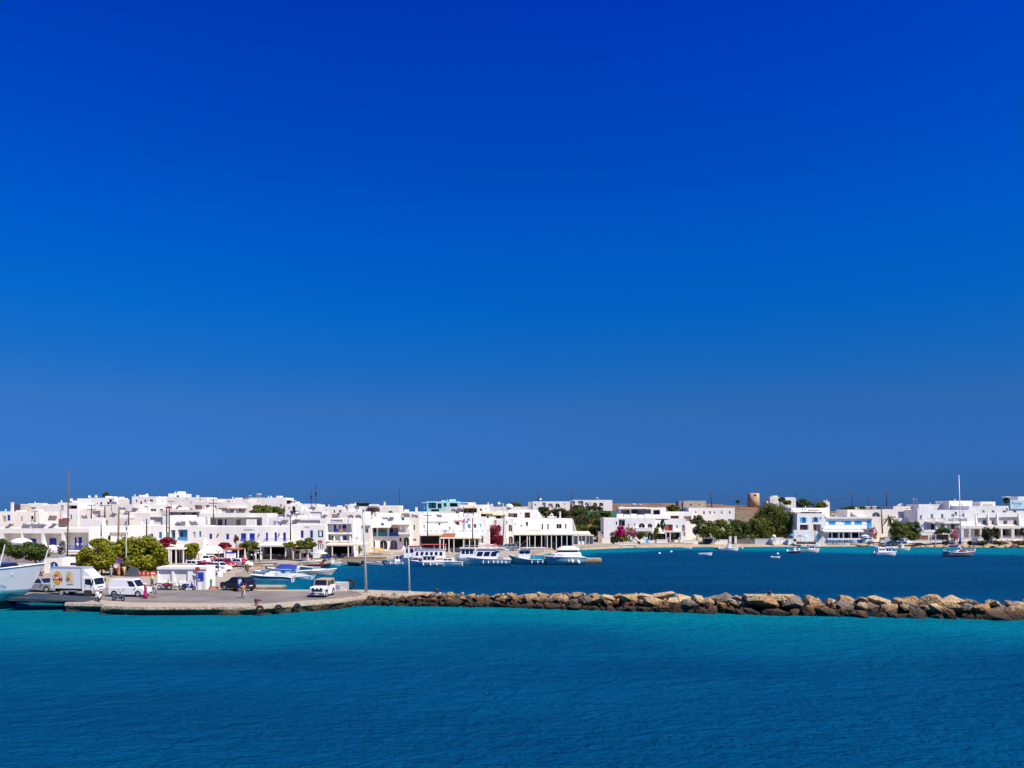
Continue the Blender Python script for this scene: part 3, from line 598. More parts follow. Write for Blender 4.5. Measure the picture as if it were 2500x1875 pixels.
# cafe terrace storey in front
h = House('quayside cafe with pale terrace railing, awnings and white posts', 1023, 1195, 1300, 192.5, depth=5.2, name='quayside_cafe', cat='cafe', parapet=0.06, ops=[
    ('n', 1025, 1308, 1072, 1338, {'back': SHADE, 'dep': 3}), ('n', 1076, 1313, 1130, 1338, {'back': SHADE, 'dep': 3}), ('n', 1134, 1313, 1168, 1338, {'back': OLDW, 'dep': 3, 'items': [(SHADE, 1138, 1318, 1147, 1338), (SHADE, 1152, 1318, 1160, 1338)]}), ('a', 1172, 1307, 1180, 1326, {'col': SHADE})])
h.rail(1023, 1194, 1292, 1300, -0.15, WHITE, gap=0.5)
for a in range(1034, 1190, 14): h.item('railing_panel', M('pale_glass_panel', (0.62, 0.70, 0.74), 0.3), a, 1293.5, a+8, 1299.5, 0.12, 0.03)
h.awning(1046, 1079, 1302, 1306, 3.0, M('tan_canvas', (0.55, 0.47, 0.30), 0.85), (), drop=0.15)
h.awning(1076, 1110, 1302, 1311, 3.4, M('rust_roof_tiles', (0.32, 0.10, 0.045), 0.85, 0.3, 4, bump=0.5), (), drop=0.1, name='tiled_roof')
h.awning(1074, 1176, 1310, 1312, 4.6, CANVAS, (1074, 1083, 1096, 1108, 1132, 1146, 1159, 1172), drop=0.25, pr=0.1, name='pergola')
for px in (1086, 1104):   # parasols on the terrace
    (u, z1), (_, z0) = h.loc(px, 1277.5, 1.5), h.loc(px, 1300, 1.5); hw = 1.75
    pa = MB().lathe([(hw, z1-0.75), (hw*0.55, z1-0.3), (0.05, z1)], (u, 1.5, 0), 8); pa.tube([(u, 1.5, h.h), (u, 1.5, z1-0.1)], 0.04); pa.build('parasol', WCANVAS, h.root)
# ---- houses on the right part of the quay
h = House('white stepped house with curved parapet behind the dark red bougainvillea', 1186, 1236, 1267, 204, depth=9, ops=dk((1195, 1282, 1200, 1292))+[('a', 1212, 1282, 1221, 1298, {'col': BROWN}), ('n', 1188, 1308, 1226, 1338, {'back': SHADE, 'dep': 2.5})])
h = House('upper terrace house with tan pergola above the bougainvillea', 1166, 1238, 1249, 216, depth=8, ops=[('n', 1168, 1254, 1194, 1263, {'back': BROWN, 'dep': 1.5}), ('n', 1197, 1257, 1222, 1266, {'back': BROWN, 'dep': 1.5, 'items': [(CANVAS, 1200, 1259, 1205, 1266), (CANVAS, 1209, 1259, 1214, 1266)]})])
h.awning(1164, 1204, 1251, 1254, 1.5, M('tan_canvas2', (0.62, 0.48, 0.26), 0.85), (), drop=0.05, name='pergola'); h.awning(1186, 1236, 1255, 1257.5, 1.6, MATS['tan_canvas2'], (), drop=0.05, name='pergola')
h = House('white house with pairs of brown arched windows left of the long cream canopy', 1226, 1254, 1266, 206, depth=9, ops=[('a', 1227.5, 1282, 1236, 1298, {'col': BROWN}), ('a', 1241, 1281, 1250.5, 1298, {'col': BROWN}), ('a', 1228, 1310, 1237, 1333, {'col': BROWN}), ('a', 1241, 1309, 1252.5, 1333, {'col': BROWN})])
h = House('white block with brown recessed balconies stepping down to the right', 1240, 1312, 1244, 222, depth=9, ops=[('n', 1241, 1253, 1263, 1263, {'back': OLDW, 'dep': 1.4, 'items': [(BROWN, 1254, 1253, 1263, 1263)]}), ('n', 1281, 1251, 1294, 1264, {'back': BROWN, 'dep': 1.4}), ('w', 1270, 1252, 1273, 1255, {'col': SHADE})])
for i in range(5):
    h.item('stepped_parapet', WHITE, 1312+i*2.6, 1247+i*3.2, 1314.6+i*2.6, 1290, 0.0, 2.0)
h = House('white restaurant building with shuttered windows above a long cream canopy', 1254, 1398, 1266, 212, depth=9, name='white_restaurant', cat='restaurant', ops=dk((1256, 1276, 1259, 1282), (1270, 1281, 1275, 1287), (1322, 1279, 1326, 1293), (1335, 1279, 1340, 1294), (1379, 1279, 1383, 1291))+[('w', 1358, 1279, 1371, 1291, {'col': NAVY}),
    ('n', 1256, 1304, 1268, 1322, {'back': NAVY, 'dep': 1.5}), ('n', 1271, 1306, 1330, 1340, {'back': SHADE, 'dep': 3}), ('n', 1333, 1306, 1396, 1340, {'back': SHADE, 'dep': 3})])
h.awning(1254, 1443, 1297, 1304, 6.0, CANVAS, (1269, 1287, 1306, 1322, 1336, 1346, 1358, 1371, 1384, 1398, 1412, 1430), ground=1.0, pr=0.11)
h.item('signboard', M('cream_signboard', (0.74, 0.69, 0.55), 0.7), 1280, 1293, 1323, 1299.5, -0.5, 0.08); h.sign('ΑΝΑΡΓΥΡΟΣ', 1284, 1294.5, 1319, 1298, M('tan_letters', (0.40, 0.34, 0.22), 0.7), out=0.53)
for i in range(6):
    h.item('curved_parapet', WHITE, 1398-0.5+i*1.6, 1270+i*5.2, 1400+i*1.6, 1304, 0.0, 2.5)
h.chimney(1366, 1369.5, 1249)
for i in range(4): h.item('left_parapet', WHITE, 1240+i*3.5, 1263.4-i*0.2-(3-i)*(-1.2), 1243.5+i*3.5, 1270, 0.0, 0.4)
# little rooftop chapel
c = thing('rooftop_chapel', 'tiny white chapel with domed belfry on the restaurant roof', 'chapel', (PX(1347, 216), 216, PZ(1268, 216)))
sc = 216/F; MB().box(-9.5*sc, 10*sc, -1, 1.6, 0, 5*sc).build('wall', PINKW, c); MB().box(-11*sc, 11.5*sc, -1.2, 1.8, 5*sc, 7*sc).build('cornice', CREAM, c)
MB().xprism([(-4*sc, 7*sc), (4*sc, 7*sc), (4*sc, 11*sc), (2.5*sc, 14*sc), (0, 15*sc), (-2.5*sc, 14*sc), (-4*sc, 11*sc)], -0.2, 0.35).build('bell_gable', WHITE, c)
MB().xprism([(-1.3*sc, 8.5*sc), (1.3*sc, 8.5*sc), (1.3*sc, 10.5*sc), (0, 12*sc), (-1.3*sc, 10.5*sc)], -0.26, -0.21).build('bell_opening', SHADE, c); MB().box(-0.05, 0.05, -0.05, 0.05, 15*sc, 17*sc).build('cross', WHITE, c)
# ---- left town, houses behind the front row (near to far)
def hs(label, xl, xr, top, Y, ops=(), **k): return House(label, xl, xr, top, Y, ops=ops, **k)
hs('plain white house with rounded coping above the arcaded house', 195, 250, 1267, 174, depth=7)
hs('pale pinkish house with low vault door behind the tall wooden pole', 250, 316, 1264, 175, depth=7, mat=PINKW, ops=[('a', 258, 1270, 263, 1283, {'col': GREYW})])
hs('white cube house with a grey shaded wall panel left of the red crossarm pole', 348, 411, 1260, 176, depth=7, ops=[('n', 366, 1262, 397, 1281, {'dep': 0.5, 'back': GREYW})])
hs('small white house with a plain parapet behind the solar tanks', 411, 454, 1258, 172, depth=6, ops=[('n', 454-38, 1285, 454-20, 1290, {'dep': .3})])
h = hs('white house with small roof terrace and slanting end wall above the loggias', 454, 488, 1263, 174, depth=6)
h = hs('long white house with a shaded arcade of arches and doors behind a roof terrace', 487, 652, 1253, 182, depth=8, ops=[('n', 490, 1263, 640, 1286, {'dep': 1.6, 'back': GREYW, 'items': [(SHADE, 493, 1270, 504, 1286), (M('dusky_grey', (0.20, 0.20, 0.22), 0.8), 515, 1268, 527, 1286), (SHADE, 532, 1268, 543, 1286), (NAVY, 549, 1268, 553, 1286), (M('olive_door', (0.12, 0.13, 0.07), 0.6), 577, 1269, 587, 1286), (MAUVE, 626, 1269, 635, 1286)]})])
h.item('terrace_shed', WHITE, 601, 1268, 623, 1287, -1.2, 1.1)
hs('grey-white parapet house to the right of the town tree', 655, 705, 1264, 178, depth=7, mat=M('cool_plaster', (0.72, 0.72, 0.73), 0.85, .06, .4))
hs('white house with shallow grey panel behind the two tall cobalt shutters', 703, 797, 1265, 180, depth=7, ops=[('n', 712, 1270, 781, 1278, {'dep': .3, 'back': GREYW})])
hs('cream house with a blue door and an ochre door at the left edge of town', -40, 96, 1249, 190, depth=8, mat=CREAM, chim=[(26, 31, 1226)], ops=[('d', 18, 1257, 25, 1271, {'col': BLUE}), ('d', 51, 1261, 55, 1272, {'col': ORANGE}), ('w', 5, 1257, 8, 1270, {'col': GREY})])
hs('tan-sided cream house with a long flat roofline near the left edge', 50, 101, 1230.5, 215, depth=9, mat=CREAM, ops=dk((93, 1246, 96, 1250))+[('n', 64, 1238, 88, 1249, {'dep': .3})])
hs('tan rendered house wall between the white chimney and the cream house', 31, 50, 1232, 216, Y2=213, depth=8, mat=OLDW)
hs('plain white windowless house block left of the tall mast', 101, 141, 1235, 211, depth=8)
h = hs('white house with roof terrace under a slab and turquoise-framed windows', 141, 189, 1227, 204, depth=8, ops=[('n', 166, 1234, 188, 1242, {'dep': 1.5, 'back': SHADE, 'items': [(MAUVE, 167, 1235, 171, 1242)]}), ('w', 171, 1256, 175, 1268, {'frame': PALETEAL, 'sh': PALETEAL}), ('w', 187, 1256, 188.6, 1270, {'frame': PALETEAL}), ('w', 146, 1247, 148, 1268, {'col': GREY})])
h.item('red_awning', M('brick_red_canvas', (0.40, 0.06, 0.05), 0.8), 128, 1267, 163, 1271, -1.5, 1.4); h.slab(150, 166, 1263, 1265, 0.8)
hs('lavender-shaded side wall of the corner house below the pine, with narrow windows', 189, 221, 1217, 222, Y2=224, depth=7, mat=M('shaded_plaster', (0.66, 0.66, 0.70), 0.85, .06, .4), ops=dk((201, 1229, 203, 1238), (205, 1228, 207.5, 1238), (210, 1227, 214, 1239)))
h = hs('white house with flat roof below the little pine tree top', 221, 279, 1215.5, 224, depth=8, ops=dk((236, 1228, 239, 1232)))
hs('small sloping-roofed house end next to the dark solar panel', 279, 291, 1218, 226, depth=6, mat=PINKW)
hs('low pinkish terrace house behind the twin crossarm poles', 196, 262, 1243, 205, depth=7, mat=PINKW, ops=[('n', 225, 1247, 245, 1263, {'dep': .4, 'back': GREYW}), ('d', 241, 1249, 244, 1262, {'col': BROWN})])
h = hs('cream house with blank wall and brown roof shade at centre left', 262, 325, 1231, 200, depth=8, mat=CREAM); h.slab(234, 252, 1259, 1261, 0.8, 'door_canopy', BROWN)
hs('lower cream house row behind the wooden pole with solar tanks', 258, 318, 1251, 188, depth=6, mat=PINKW)
hs('cream wall house beneath the long window house', 313, 366, 1252, 189, depth=6, mat=CREAM)
h = hs('white house with a wide dark window right of the tall wooden pole', 324, 412, 1232, 206, depth=8, ops=[('w', 367, 1242, 381, 1249, {'col': NAVY}), ('n', 324.5, 1234, 346, 1249, {'dep': .6, 'back': GREYW}), ('n', 352, 1235, 361, 1248, {'dep': .2})])
h.awning(323, 346, 1232, 1234, 1.0, CREAM, (), drop=0.1); h.item('grey_block', GREYW, 391, 1246, 409, 1258, -0.8, 0.7)
h = hs('top white house with two square windows and an arched dark opening', 322, 381, 1212, 226, depth=9, ops=dk((331, 1220, 335, 1227), (351, 1220, 356, 1227))+[('a', 364, 1219, 374, 1224.5, {'col': SHADE})])
hs('white house stepping right of the arched-window house, dark gap between', 384, 412, 1215.5, 230, depth=8)
h = hs('highest white cube of the town, standing on a wide white house', 411, 444, 1205, 232, depth=7)
hs('wide white house with a little chimney under the highest cube', 408, 505, 1214, 226, depth=8, chim=[(479, 484, 1209)])
h = hs('pinkish house with roof terrace railings in the upper town centre', 440, 517, 1224, 212, depth=8, mat=PINKW, ops=[('n', 475, 1233, 493, 1243, {'dep': 1, 'back': PINKW, 'items': [(SHADE, 476, 1234, 480, 1243), (OLDW, 482, 1236, 492, 1243)]}), ('n', 502, 1233, 515, 1243, {'dep': 1, 'items': [(MAUVE, 504, 1235, 509, 1243)]}), ('w', 464, 1223, 467, 1230, {'col': OLDW})])
h = hs('white house under a broad cream slab with two small navy windows', 412, 487, 1245, 192, depth=7, ops=[('n', 414, 1250, 484, 1262, {'dep': 1.0, 'back': GREYW, 'items': [(NAVY, 444, 1252, 452, 1257), (BLUE, 470, 1252, 478, 1260)]})])
h.slab(414, 486, 1244, 1250, 1.4, 'roof_slab', CREAM)
hs('white parapet house with a dark slot window beside the broad cream slab', 486, 516, 1244, 196, depth=7, ops=dk((494, 1252, 501, 1253.5)))
h = hs('long pale house with small overhang and lantern window behind the crossarm pole', 512, 612, 1226, 206, depth=8, mat=PINKW, ops=dk((592, 1243, 596, 1249))+[('n', 533, 1240, 555, 1250, {'dep': .4, 'back': OLDW}), ('n', 563, 1243, 571, 1250, {'dep': .4, 'back': OLDW})])
h.slab(556, 601, 1239, 1241, 0.9, 'overhang', CREAM)
h = hs('flat white house on the skyline behind the small red roof', 505, 606, 1218, 220, depth=8); h.item('red_tarpaulin', RED, 590, 1227, 599, 1231, -0.5, 0.4)
h = hs('big white skyline house with a green oval window', 600, 697, 1215, 236, depth=9, chim=[(660, 663, 1211), (680, 683, 1211)], ops=[('w', 683, 1231, 688, 1240, {'col': M('green_pane', (0.10, 0.34, 0.24), 0.4)})])
h = hs('white terrace house with a maroon opening under a small white canopy', 696, 768, 1230, 233, depth=8)
u0, _ = h.loc(697, 1220); u1, _ = h.loc(718, 1220); z0 = h.h; MB().box(u0, u0+1.3, 1.0, 2.5, z0-.4, z0+1.05).build('roof_hut', M('maroon_paint', (0.13, 0.02, 0.05), .7), h.root); MB().add([(u0, -.2, z0+1.3), (u1, -.2, z0+.95), (u1, 2.6, z0+.95), (u0, 2.6, z0+1.3), (u0, -.2, z0+1.2), (u1, -.2, z0+.85), (u1, 2.6, z0+.85), (u0, 2.6, z0+1.2)], [(0,1,2,3),(4,7,6,5),(0,4,5,1),(1,5,6,2),(2,6,7,3),(3,7,4,0)]).build('hut_canopy', WHITE, h.root); MB().box(u1-.25, u1-.1, .2, .35, z0-.3, z0+.85).build('canopy_post', BLUE, h.root)
h = hs('white house with rounded balcony and satellite dish left of the twin masts', 696, 735, 1233, 214, depth=7, ops=dk((703, 1239, 708, 1243), (720, 1247, 730, 1250)))
hs('flat white box house below the twin thin masts', 735, 786, 1248, 200, depth=7, ops=[('w', 738, 1254, 741, 1260, {'col': OLDW}), ('n', 757, 1249.5, 785, 1264, {'dep': .2})])
hs('white skyline house with one small dark window left of the floodlight mast', 768, 838, 1237, 222, depth=8, ops=dk((814, 1245, 818, 1253))+[('w', 796, 1244, 798, 1250, {'col': OLDW})])
hs('white house with two wide shaded arches behind the floodlight mast', 836, 891, 1249, 192, depth=8, ops=[('a', 850, 1256, 863, 1268, {'col': OLDW}), ('a', 866, 1256, 883, 1268, {'col': OLDW})])
hs('white upper block with grey shaded panels behind the floodlight mast head', 842, 890, 1232, 210, depth=8, ops=[('n', 842.5, 1234, 849, 1245, {'dep': .3, 'back': GREYW}), ('n', 865, 1234, 876, 1245, {'dep': .3, 'back': GREYW}), ('w', 871, 1236, 873, 1240, {'col': OLDW})])
h = hs('cream skyline house with terrace slab and terracotta wall right of the floodlight', 888, 974, 1234, 208, depth=8, mat=CREAM, chim=[(937, 941, 1225)], ops=dk((936, 1240, 941, 1242), (954, 1240, 959, 1242))+[('n', 896, 1240, 927, 1249, {'dep': 1.3, 'back': OLDW, 'items': [(TERRA, 908, 1239, 914, 1249)]})])
h.slab(900, 924, 1231, 1236, 1.0, 'terrace_slab', CREAM)
hs('small cream house with plants on its parapet under the floodlight mast', 862, 906, 1268, 194, depth=6, mat=CREAM)
hs('plain white house wall below the bush, with sloping roof tanks', 911, 972, 1252, 199, depth=7, ops=[('w', 912, 1268, 915, 1278, {'col': PALEB}), ('w', 912, 1250, 919, 1262, {'col': OLDW})])
hs('long low white house with a chimney left of the turquoise house', 970, 1108, 1249, 214, depth=7, chim=[(1014, 1019, 1238)])
hs('white parapet row behind the red lettering', 1022, 1172, 1254, 206, depth=6)
h = hs('cream house with two arched lunette windows and a thin chimney', 1122, 1194, 1232, 224, depth=8, mat=CREAM, chim=[(1190, 1194, 1227)], ops=[('a', 1171, 1241, 1177, 1248, {'col': SHADE}), ('a', 1182, 1241, 1189, 1248, {'col': SHADE}), ('n', 1124, 1240, 1164, 1251, {'dep': 1.5, 'back': BROWN, 'items': [(OLDW, 1138, 1242, 1144, 1251)]})])
h.awning(1104, 1164, 1238, 1240, 1.6, M('tan_reeds', (0.55, 0.40, 0.22), .9), (), drop=0.06, name='pergola')
hs('cream wall house below the turquoise frame house', 1088, 1124, 1239, 226, depth=7, mat=CREAM)
hs('white house with flat roof and small dome behind the brown balconies', 1194, 1290, 1237, 250, depth=8)
# turquoise open-frame house
h = House('pale turquoise modern house with open square frames on the skyline', 1042, 1120, 1224, 236, depth=7, mat=PALETEAL, name='turquoise_house', ops=[('n', 1045, 1227, 1065, 1241, {'dep': 1.6, 'back': TEAL, 'items': [(NAVY, 1055, 1228, 1058, 1241)]}), ('n', 1068, 1229, 1078, 1241, {'dep': 1.4, 'back': M('sea_green_glass', (0.03, 0.12, 0.12), .2)}), ('n', 1083, 1228, 1090, 1237, {'dep': 1.2, 'back': TEAL}), ('n', 1098, 1228, 1117, 1237, {'dep': 1.5, 'back': NAVY}), ('n', 1052, 1243, 1072, 1252, {'dep': 1.5, 'back': NAVY})])
h.slab(1030, 1044, 1226, 1228, 1.0, 'canopy', PALEB)
q = MB(); u0, z0 = h.loc(1035, 1228, -.5); u1, z1 = h.loc(1036, 1244, -.5); q.tube([(u0, -.5, z0), (u1, -.5, z1)], 0.06); q.build('canopy_strut', PALEB, h.root)
h.item('side_frame', PALEB, 1120, 1226, 1143, 1228.5, 0, 1.0); h.item('side_frame_post', PALEB, 1121, 1228.6, 1124, 1240, 0, .6); h.item('side_frame_wall', CREAM, 1127, 1228.6, 1137, 1240, .3, .6)
# ---- right side: hillside, hilltop
h = House('white hilltop house with two big arches above the green scrub', 1300, 1391, 1224, 330, depth=9, base=9.5, ops=[('a', 1337, 1229, 1350, 1240, {'col': OLDW}), ('a', 1355, 1229, 1367, 1240, {'col': SHADE}), ('w', 1377, 1229, 1380, 1233, {'col': OLDW}), ('w', 1304, 1230, 1308, 1235, {'col': BROWN}), ('n', 1324, 1227, 1332, 1243, {'dep': .5, 'back': GREYW})])
h.item('grey_annexe', GREYW, 1289, 1225, 1299.5, 1245, 0.3, 5)
House('white hilltop house with three half-round arches at the slope edge', 1396, 1495, 1220.5, 330, depth=9, base=9.5, ops=[('a', 1427, 1227, 1438, 1236, {'col': M('pink_shade', (0.48, 0.30, 0.22), .8)}), ('a', 1447, 1227, 1458, 1236, {'col': SHADE}), ('a', 1462, 1227, 1473, 1236, {'col': SHADE}), ('n', 1411, 1223, 1424, 1242, {'dep': .5, 'back': GREYW}), ('n', 1398, 1223, 1404, 1242, {'dep': .5, 'back': GREYW}), ('w', 1440, 1226, 1442, 1235, {'col': SHADE})])
g = thing('green_wall', 'long green mesh fence across the slope below the hilltop houses', 'fence', (PX(1405, 312), 312, float(HT(PX(1455, 312), 312))-.5))
zt = PZ(1247, 312)-g.location.z; MB().box(0, (1505-1405)*312/F, 0, .1, 0, zt).build('screen', M('green_mesh', (0.05, 0.22, 0.11), .8, .15, .5), g)
for i in range(11): MB().box(i*1.59-.04, i*1.59+.04, -.06, -.005, 0, zt+.1).build('post', GREY, g)
h = House('long white seaside house with arches, terraces and a pink shrub in front', 1474, 1600, 1264.5, 244, depth=9, ops=dk((1503, 1273, 1507, 1282), (1533, 1279, 1536, 1285), (1548, 1278, 1551, 1284))+[('n', 1511, 1268, 1526, 1284, {'dep': 1, 'back': GREYW, 'items': [(SHADE, 1511, 1270, 1516, 1284), (NAVY, 1518, 1272, 1525, 1284)]}), ('a', 1559, 1277, 1575, 1289, {'col': SHADE, 'dep': .8}), ('a', 1581, 1278, 1593, 1289, {'col': SHADE, 'dep': .8}), ('a', 1581, 1300, 1594, 1320, {'col': SHADE, 'dep': .8})])
h.slab(1552, 1594, 1288, 1290, 0.8, 'terrace'); h.item('terrace_wall', WHITE, 1552, 1290, 1594, 1297, -.78, .7)
h = House('white house end with a red recessed balcony behind the seaside cafe', 1597, 1675, 1267, 245, depth=8, ops=[('n', 1622, 1280, 1643, 1297, {'dep': 1.2, 'back': M('rose_plaster', (.55, .30, .26), .8), 'items': [(RED, 1633, 1282, 1639, 1297)]}), ('w', 1650, 1282, 1655, 1290, {'col': GREY}), ('a', 1665, 1281, 1672, 1298, {'col': M('ochre_shade', (.35, .22, .10), .8)}), ('n', 1606, 1300, 1662, 1318, {'back': NAVY, 'dep': 2.5}), ('w', 1667, 1299, 1673, 1310, {'col': GREY})])
h.slab(1605, 1664, 1296, 1299.5, 2.2, 'porch_roof', CREAM); h.rail(1623, 1642, 1289, 1297, .03, RED)
for px in (1626, 1636, 1663): 
    (u, z1), (_, z0) = h.loc(px, 1299.5, -2), h.loc(px, 1322, -2); MB().box(u-.14, u+.14, -2.14, -1.86, z0, z1-.004).build('post', WHITE, h.root)
for i in range(5): h.item('curved_parapet', WHITE, 1597+i*7, 1262.5+i*.9, 1604+i*7, 1269, 0, .5)
h = House('white upper house with a wide purple-shaded veranda under a thin roof', 1512, 1626, 1239, 254, depth=9, ops=[('n', 1516, 1244, 1538, 1254, {'dep': 1.5, 'back': OLDW, 'items': [(BROWN, 1528, 1246, 1536, 1254)]}), ('n', 1541, 1243, 1590, 1258, {'dep': 2, 'back': MAUVE, 'items': [(SHADE, 1544, 1245, 1556, 1258)]}), ('n', 1594, 1244, 1612, 1256, {'dep': 1.5, 'items': [(NAVY, 1596, 1246, 1610, 1256)]})])
h.slab(1510, 1580, 1238, 1241.5, 1.2, 'roof_slab', CREAM)
for i in range(6): h.item('terrace_parapet', WHITE, 1506+i*17, 1254.5+(i % 2)*2, 1521+i*17, 1266, -2.5, .5)
h = House('low white house with a brown veranda left of the long plain house', 1600, 1690, 1249, 258, depth=8, ops=[('n', 1637, 1259, 1658, 1268, {'dep': 1.2, 'back': BROWN}), ('w', 1620, 1258, 1625, 1262, {'col': GREY}), ('n', 1670, 1260, 1688, 1272, {'dep': .8, 'back': OLDW})])
h = House('roofless grey stone building on the rise behind the seaside houses', 1668, 1724, 1222.5, 300, depth=7, base=6, mat=M('old_grey_stone', (.50, .42, .30), .95, .2, .8, bump=.6, bscale=3), name='stone_building', ops=[('w', 1684, 1230, 1689, 1235, {'col': SHADE, 'frame': OLDW}), ('w', 1705, 1230, 1709, 1234, {'col': OLDW, 'frame': OLDW})])
h.item('shaded_left_face', M('shaded_grey_stone', (.30, .29, .29), .95, .2, .8), 1656.5, 1223, 1667.6, 1243, .4, 5)  # left face of the building, its shade painted as darker stone
h = House('long plain white house with a row of six small dark windows', 1682, 1794, 1239.5, 264, depth=9, ops=dk((1696, 1248, 1700, 1253), (1716, 1248, 1721, 1256), (1731, 1248, 1736, 1255), (1743, 1248, 1746, 1254), (1760, 1248, 1764, 1255), (1779, 1248, 1784, 1255))+[('a', 1758, 1267, 1771, 1283, {'col': SHADE, 'dep': .8}), ('w', 1777, 1267, 1786, 1275, {'col': M('olive_shutter', (.16, .14, .06), .7)})])
# field wall + windmill + hill houses
h = House('tan dry-stone terrace wall on the brown hillside beside the big trees', 1795, 1862, 1247, 285, depth=1.2, mat=STONE, name='terrace_wall', cat='wall', parapet=.05)
wm_ = thing('windmill_tower', 'round tan stone windmill tower without sails on the ridge', 'tower', (PX(1840, 400), 400, float(HT(PX(1840, 400), 400))-.3))
r0 = 13.6*400/F; zt = PZ(1204, 400)-wm_.location.z
MB().lathe([(r0*1.04, 0), (r0, zt*.5), (r0*.97, zt), (r0*.8, zt), (r0*.8, zt-.6)], n=24).build('wall', M('mill_stone', (.50, .33, .19), .95, .2, 1, bump=.8, bscale=2.5), wm_, True)
MB().box(-.5, .5, -r0-.02, -r0+.5, zt-1.4, zt-.6).build('window', SHADE, wm_); MB().box(-.6, .6, -r0*1.04-.03, -r0+.4, 0.1, 2.2).build('door', BROWN, wm_); MB().tube([(-r0-.2, 0, 0), (-r0-.2, 0, zt+.8)], .08).build('pole', BROWN, wm_)
for (lb, xl, xr, tp, bs, st) in (('white hilltop cottage with a stepped roof right of the windmill', 1880, 1902, 1212.5, 1228, 0), ('square white cottage with scalloped parapet among bushes on the ridge', 1917, 1943, 1214, 1232, 1), ('small white cottage with two chimney pots at the right end of the ridge', 2012, 2026, 1225, 1241, 2)):
    h = House(lb, xl, xr, tp, 380, depth=7, base=float(HT(PX(xl, 380), 380))-1.5, name='hill_cottage', ops=[('w', xl+5, tp+9, xl+8, tp+12, {'col': OLDW})])
    if st == 0: h.item('low_wing', WHITE, 1871, 1223, 1879.6, 1229, .5, 4); h.item('upper_step', WHITE, 1888, 1210, 1898, 1215, 1, 4)
    if st == 2: h.chimney(2010.5, 2014, 1221, .5); h.chimney(2017, 2021, 1220, .5)
# ---- right waterfront
h = House('white two-storey house with blue shutters and a loggia near the beach', 1946, 2016, 1253.5, 243, depth=9, ops=[('a', 1957, 1262, 1966, 1277, {'col': TEAL, 'frame': LBLUE}), ('a', 1987, 1262, 1995, 1275, {'col': NAVY, 'frame': LBLUE}), ('n', 1953, 1281, 1974, 1294, {'dep': 1.4, 'back': SHADE, 'items': [(M('plum_cloth', (.16, .07, .12), .8), 1957, 1285, 1973, 1294)]}), ('n', 1985, 1280, 2005, 1300, {'dep': 1.4, 'back': OLDW, 'items': [(M('rust_door', (.25, .06, .03), .7), 1987, 1281, 1992, 1300), (GREY, 1994, 1284, 2003, 1300)]})])
for a, b, t_ in ((1953.5, 1956.5, 1263), (1966.6, 1969.6, 1263), (1983.5, 1986.5, 1263), (1995.6, 1998.5, 1263)): h.item('shutter', LBLUE, a, t_, b, t_+12, -.06, .05)
h.item('garden_wall', WHITE, 1938, 1294, 1988, 1322, -2.5, 1.2)
q = MB()
for i in range(7):
    u, z = h.loc(1990+i*3.3, 1296+i*3.2, -1.5); q.box(u, u+.45, -2.4, -.9, 0, z)
q.build('garden_stair', WHITE, h.root)
h = House('white house with a long thin roof slab behind the blue-shuttered house', 1932, 2025, 1240, 252, depth=8, ops=[('n', 1955, 1249.5, 2008, 1253, {'dep': 1.2, 'back': GREYW}), ('w', 1957, 1241.5, 1960, 1245, {'col': SHADE}), ('w', 1964, 1241.5, 1967, 1245, {'col': SHADE}), ('n', 1972, 1244.5, 2000, 1246.8, {'dep': .3, 'back': TERRA})]); h.slab(1930, 2010, 1247, 1249.5, 1.0, 'roof_slab')
h = House('white seaside hotel with bright blue shutters and balcony above a white awning', 2015, 2130, 1262, 243.5, depth=9, name='seaside_hotel', cat='hotel', ops=[('b', 2023, 1272, 2040, 1281, {'col': LBLUE}), ('b', 2061, 1272, 2078, 1281, {'col': LBLUE}), ('b', 2086, 1272, 2104, 1281, {'col': LBLUE}), ('d', 2116, 1271, 2128, 1288, {'col': LBLUE}), ('w', 2055, 1271, 2058.5, 1276, {'col': NAVY}),
    ('n', 2024, 1299, 2048, 1314, {'back': NAVY, 'dep': 2}), ('n', 2050, 1299, 2058, 1318, {'back': NAVY, 'dep': 1}), ('n', 2061, 1299, 2077, 1314, {'back': NAVY, 'dep': 2}), ('n', 2080, 1299, 2105, 1314, {'back': NAVY, 'dep': 2})])
h.slab(2010, 2137, 1288, 1292, 1.3); h.rail(2010, 2137, 1281, 1288, 1.25, M('light_blue_rail', (.22, .55, .80), .5), gap=.35); h.awning(2011, 2109, 1291.5, 1296, 3.0, WCANVAS, (2031, 2048, 2059, 2078, 2097), ground=1.1, drop=.35)
h.slab(2013, 2132, 1262, 1266, .5, 'cornice', CREAM)
h.item('terrace_wall', WHITE, 2020, 1314, 2105, 1318, -3.4, .3)
h = House('cream house with a big grey lunette arch beside the leaning wooden pole', 2069, 2157, 1244, 248, depth=9, mat=CREAM, chim=[(2089, 2093, 1238)], ops=[('a', 2129, 1250.5, 2149.5, 1262, {'col': M('slate_lunette', (.16, .17, .20), .7), 'dep': .5}), ('a', 2135, 1304, 2140, 1314, {'col': BROWN})])
h = House('cream house with a bluish recessed door right of the leaning pole', 2157, 2225, 1243, 251, depth=9, mat=CREAM, ops=[('n', 2192, 1249, 2209, 1266, {'dep': .8, 'back': M('bluish_plaster', (.55, .57, .68), .8), 'items': [(GREY, 2203, 1256, 2206, 1266)]})])
h.item('low_bay', WHITE, 2196, 1265, 2218, 1285, -2, 1.9)
House('flat cream house with rooftop tanks left of the three-storey hotel', 2181, 2245, 1236, 262, depth=8, mat=CREAM)
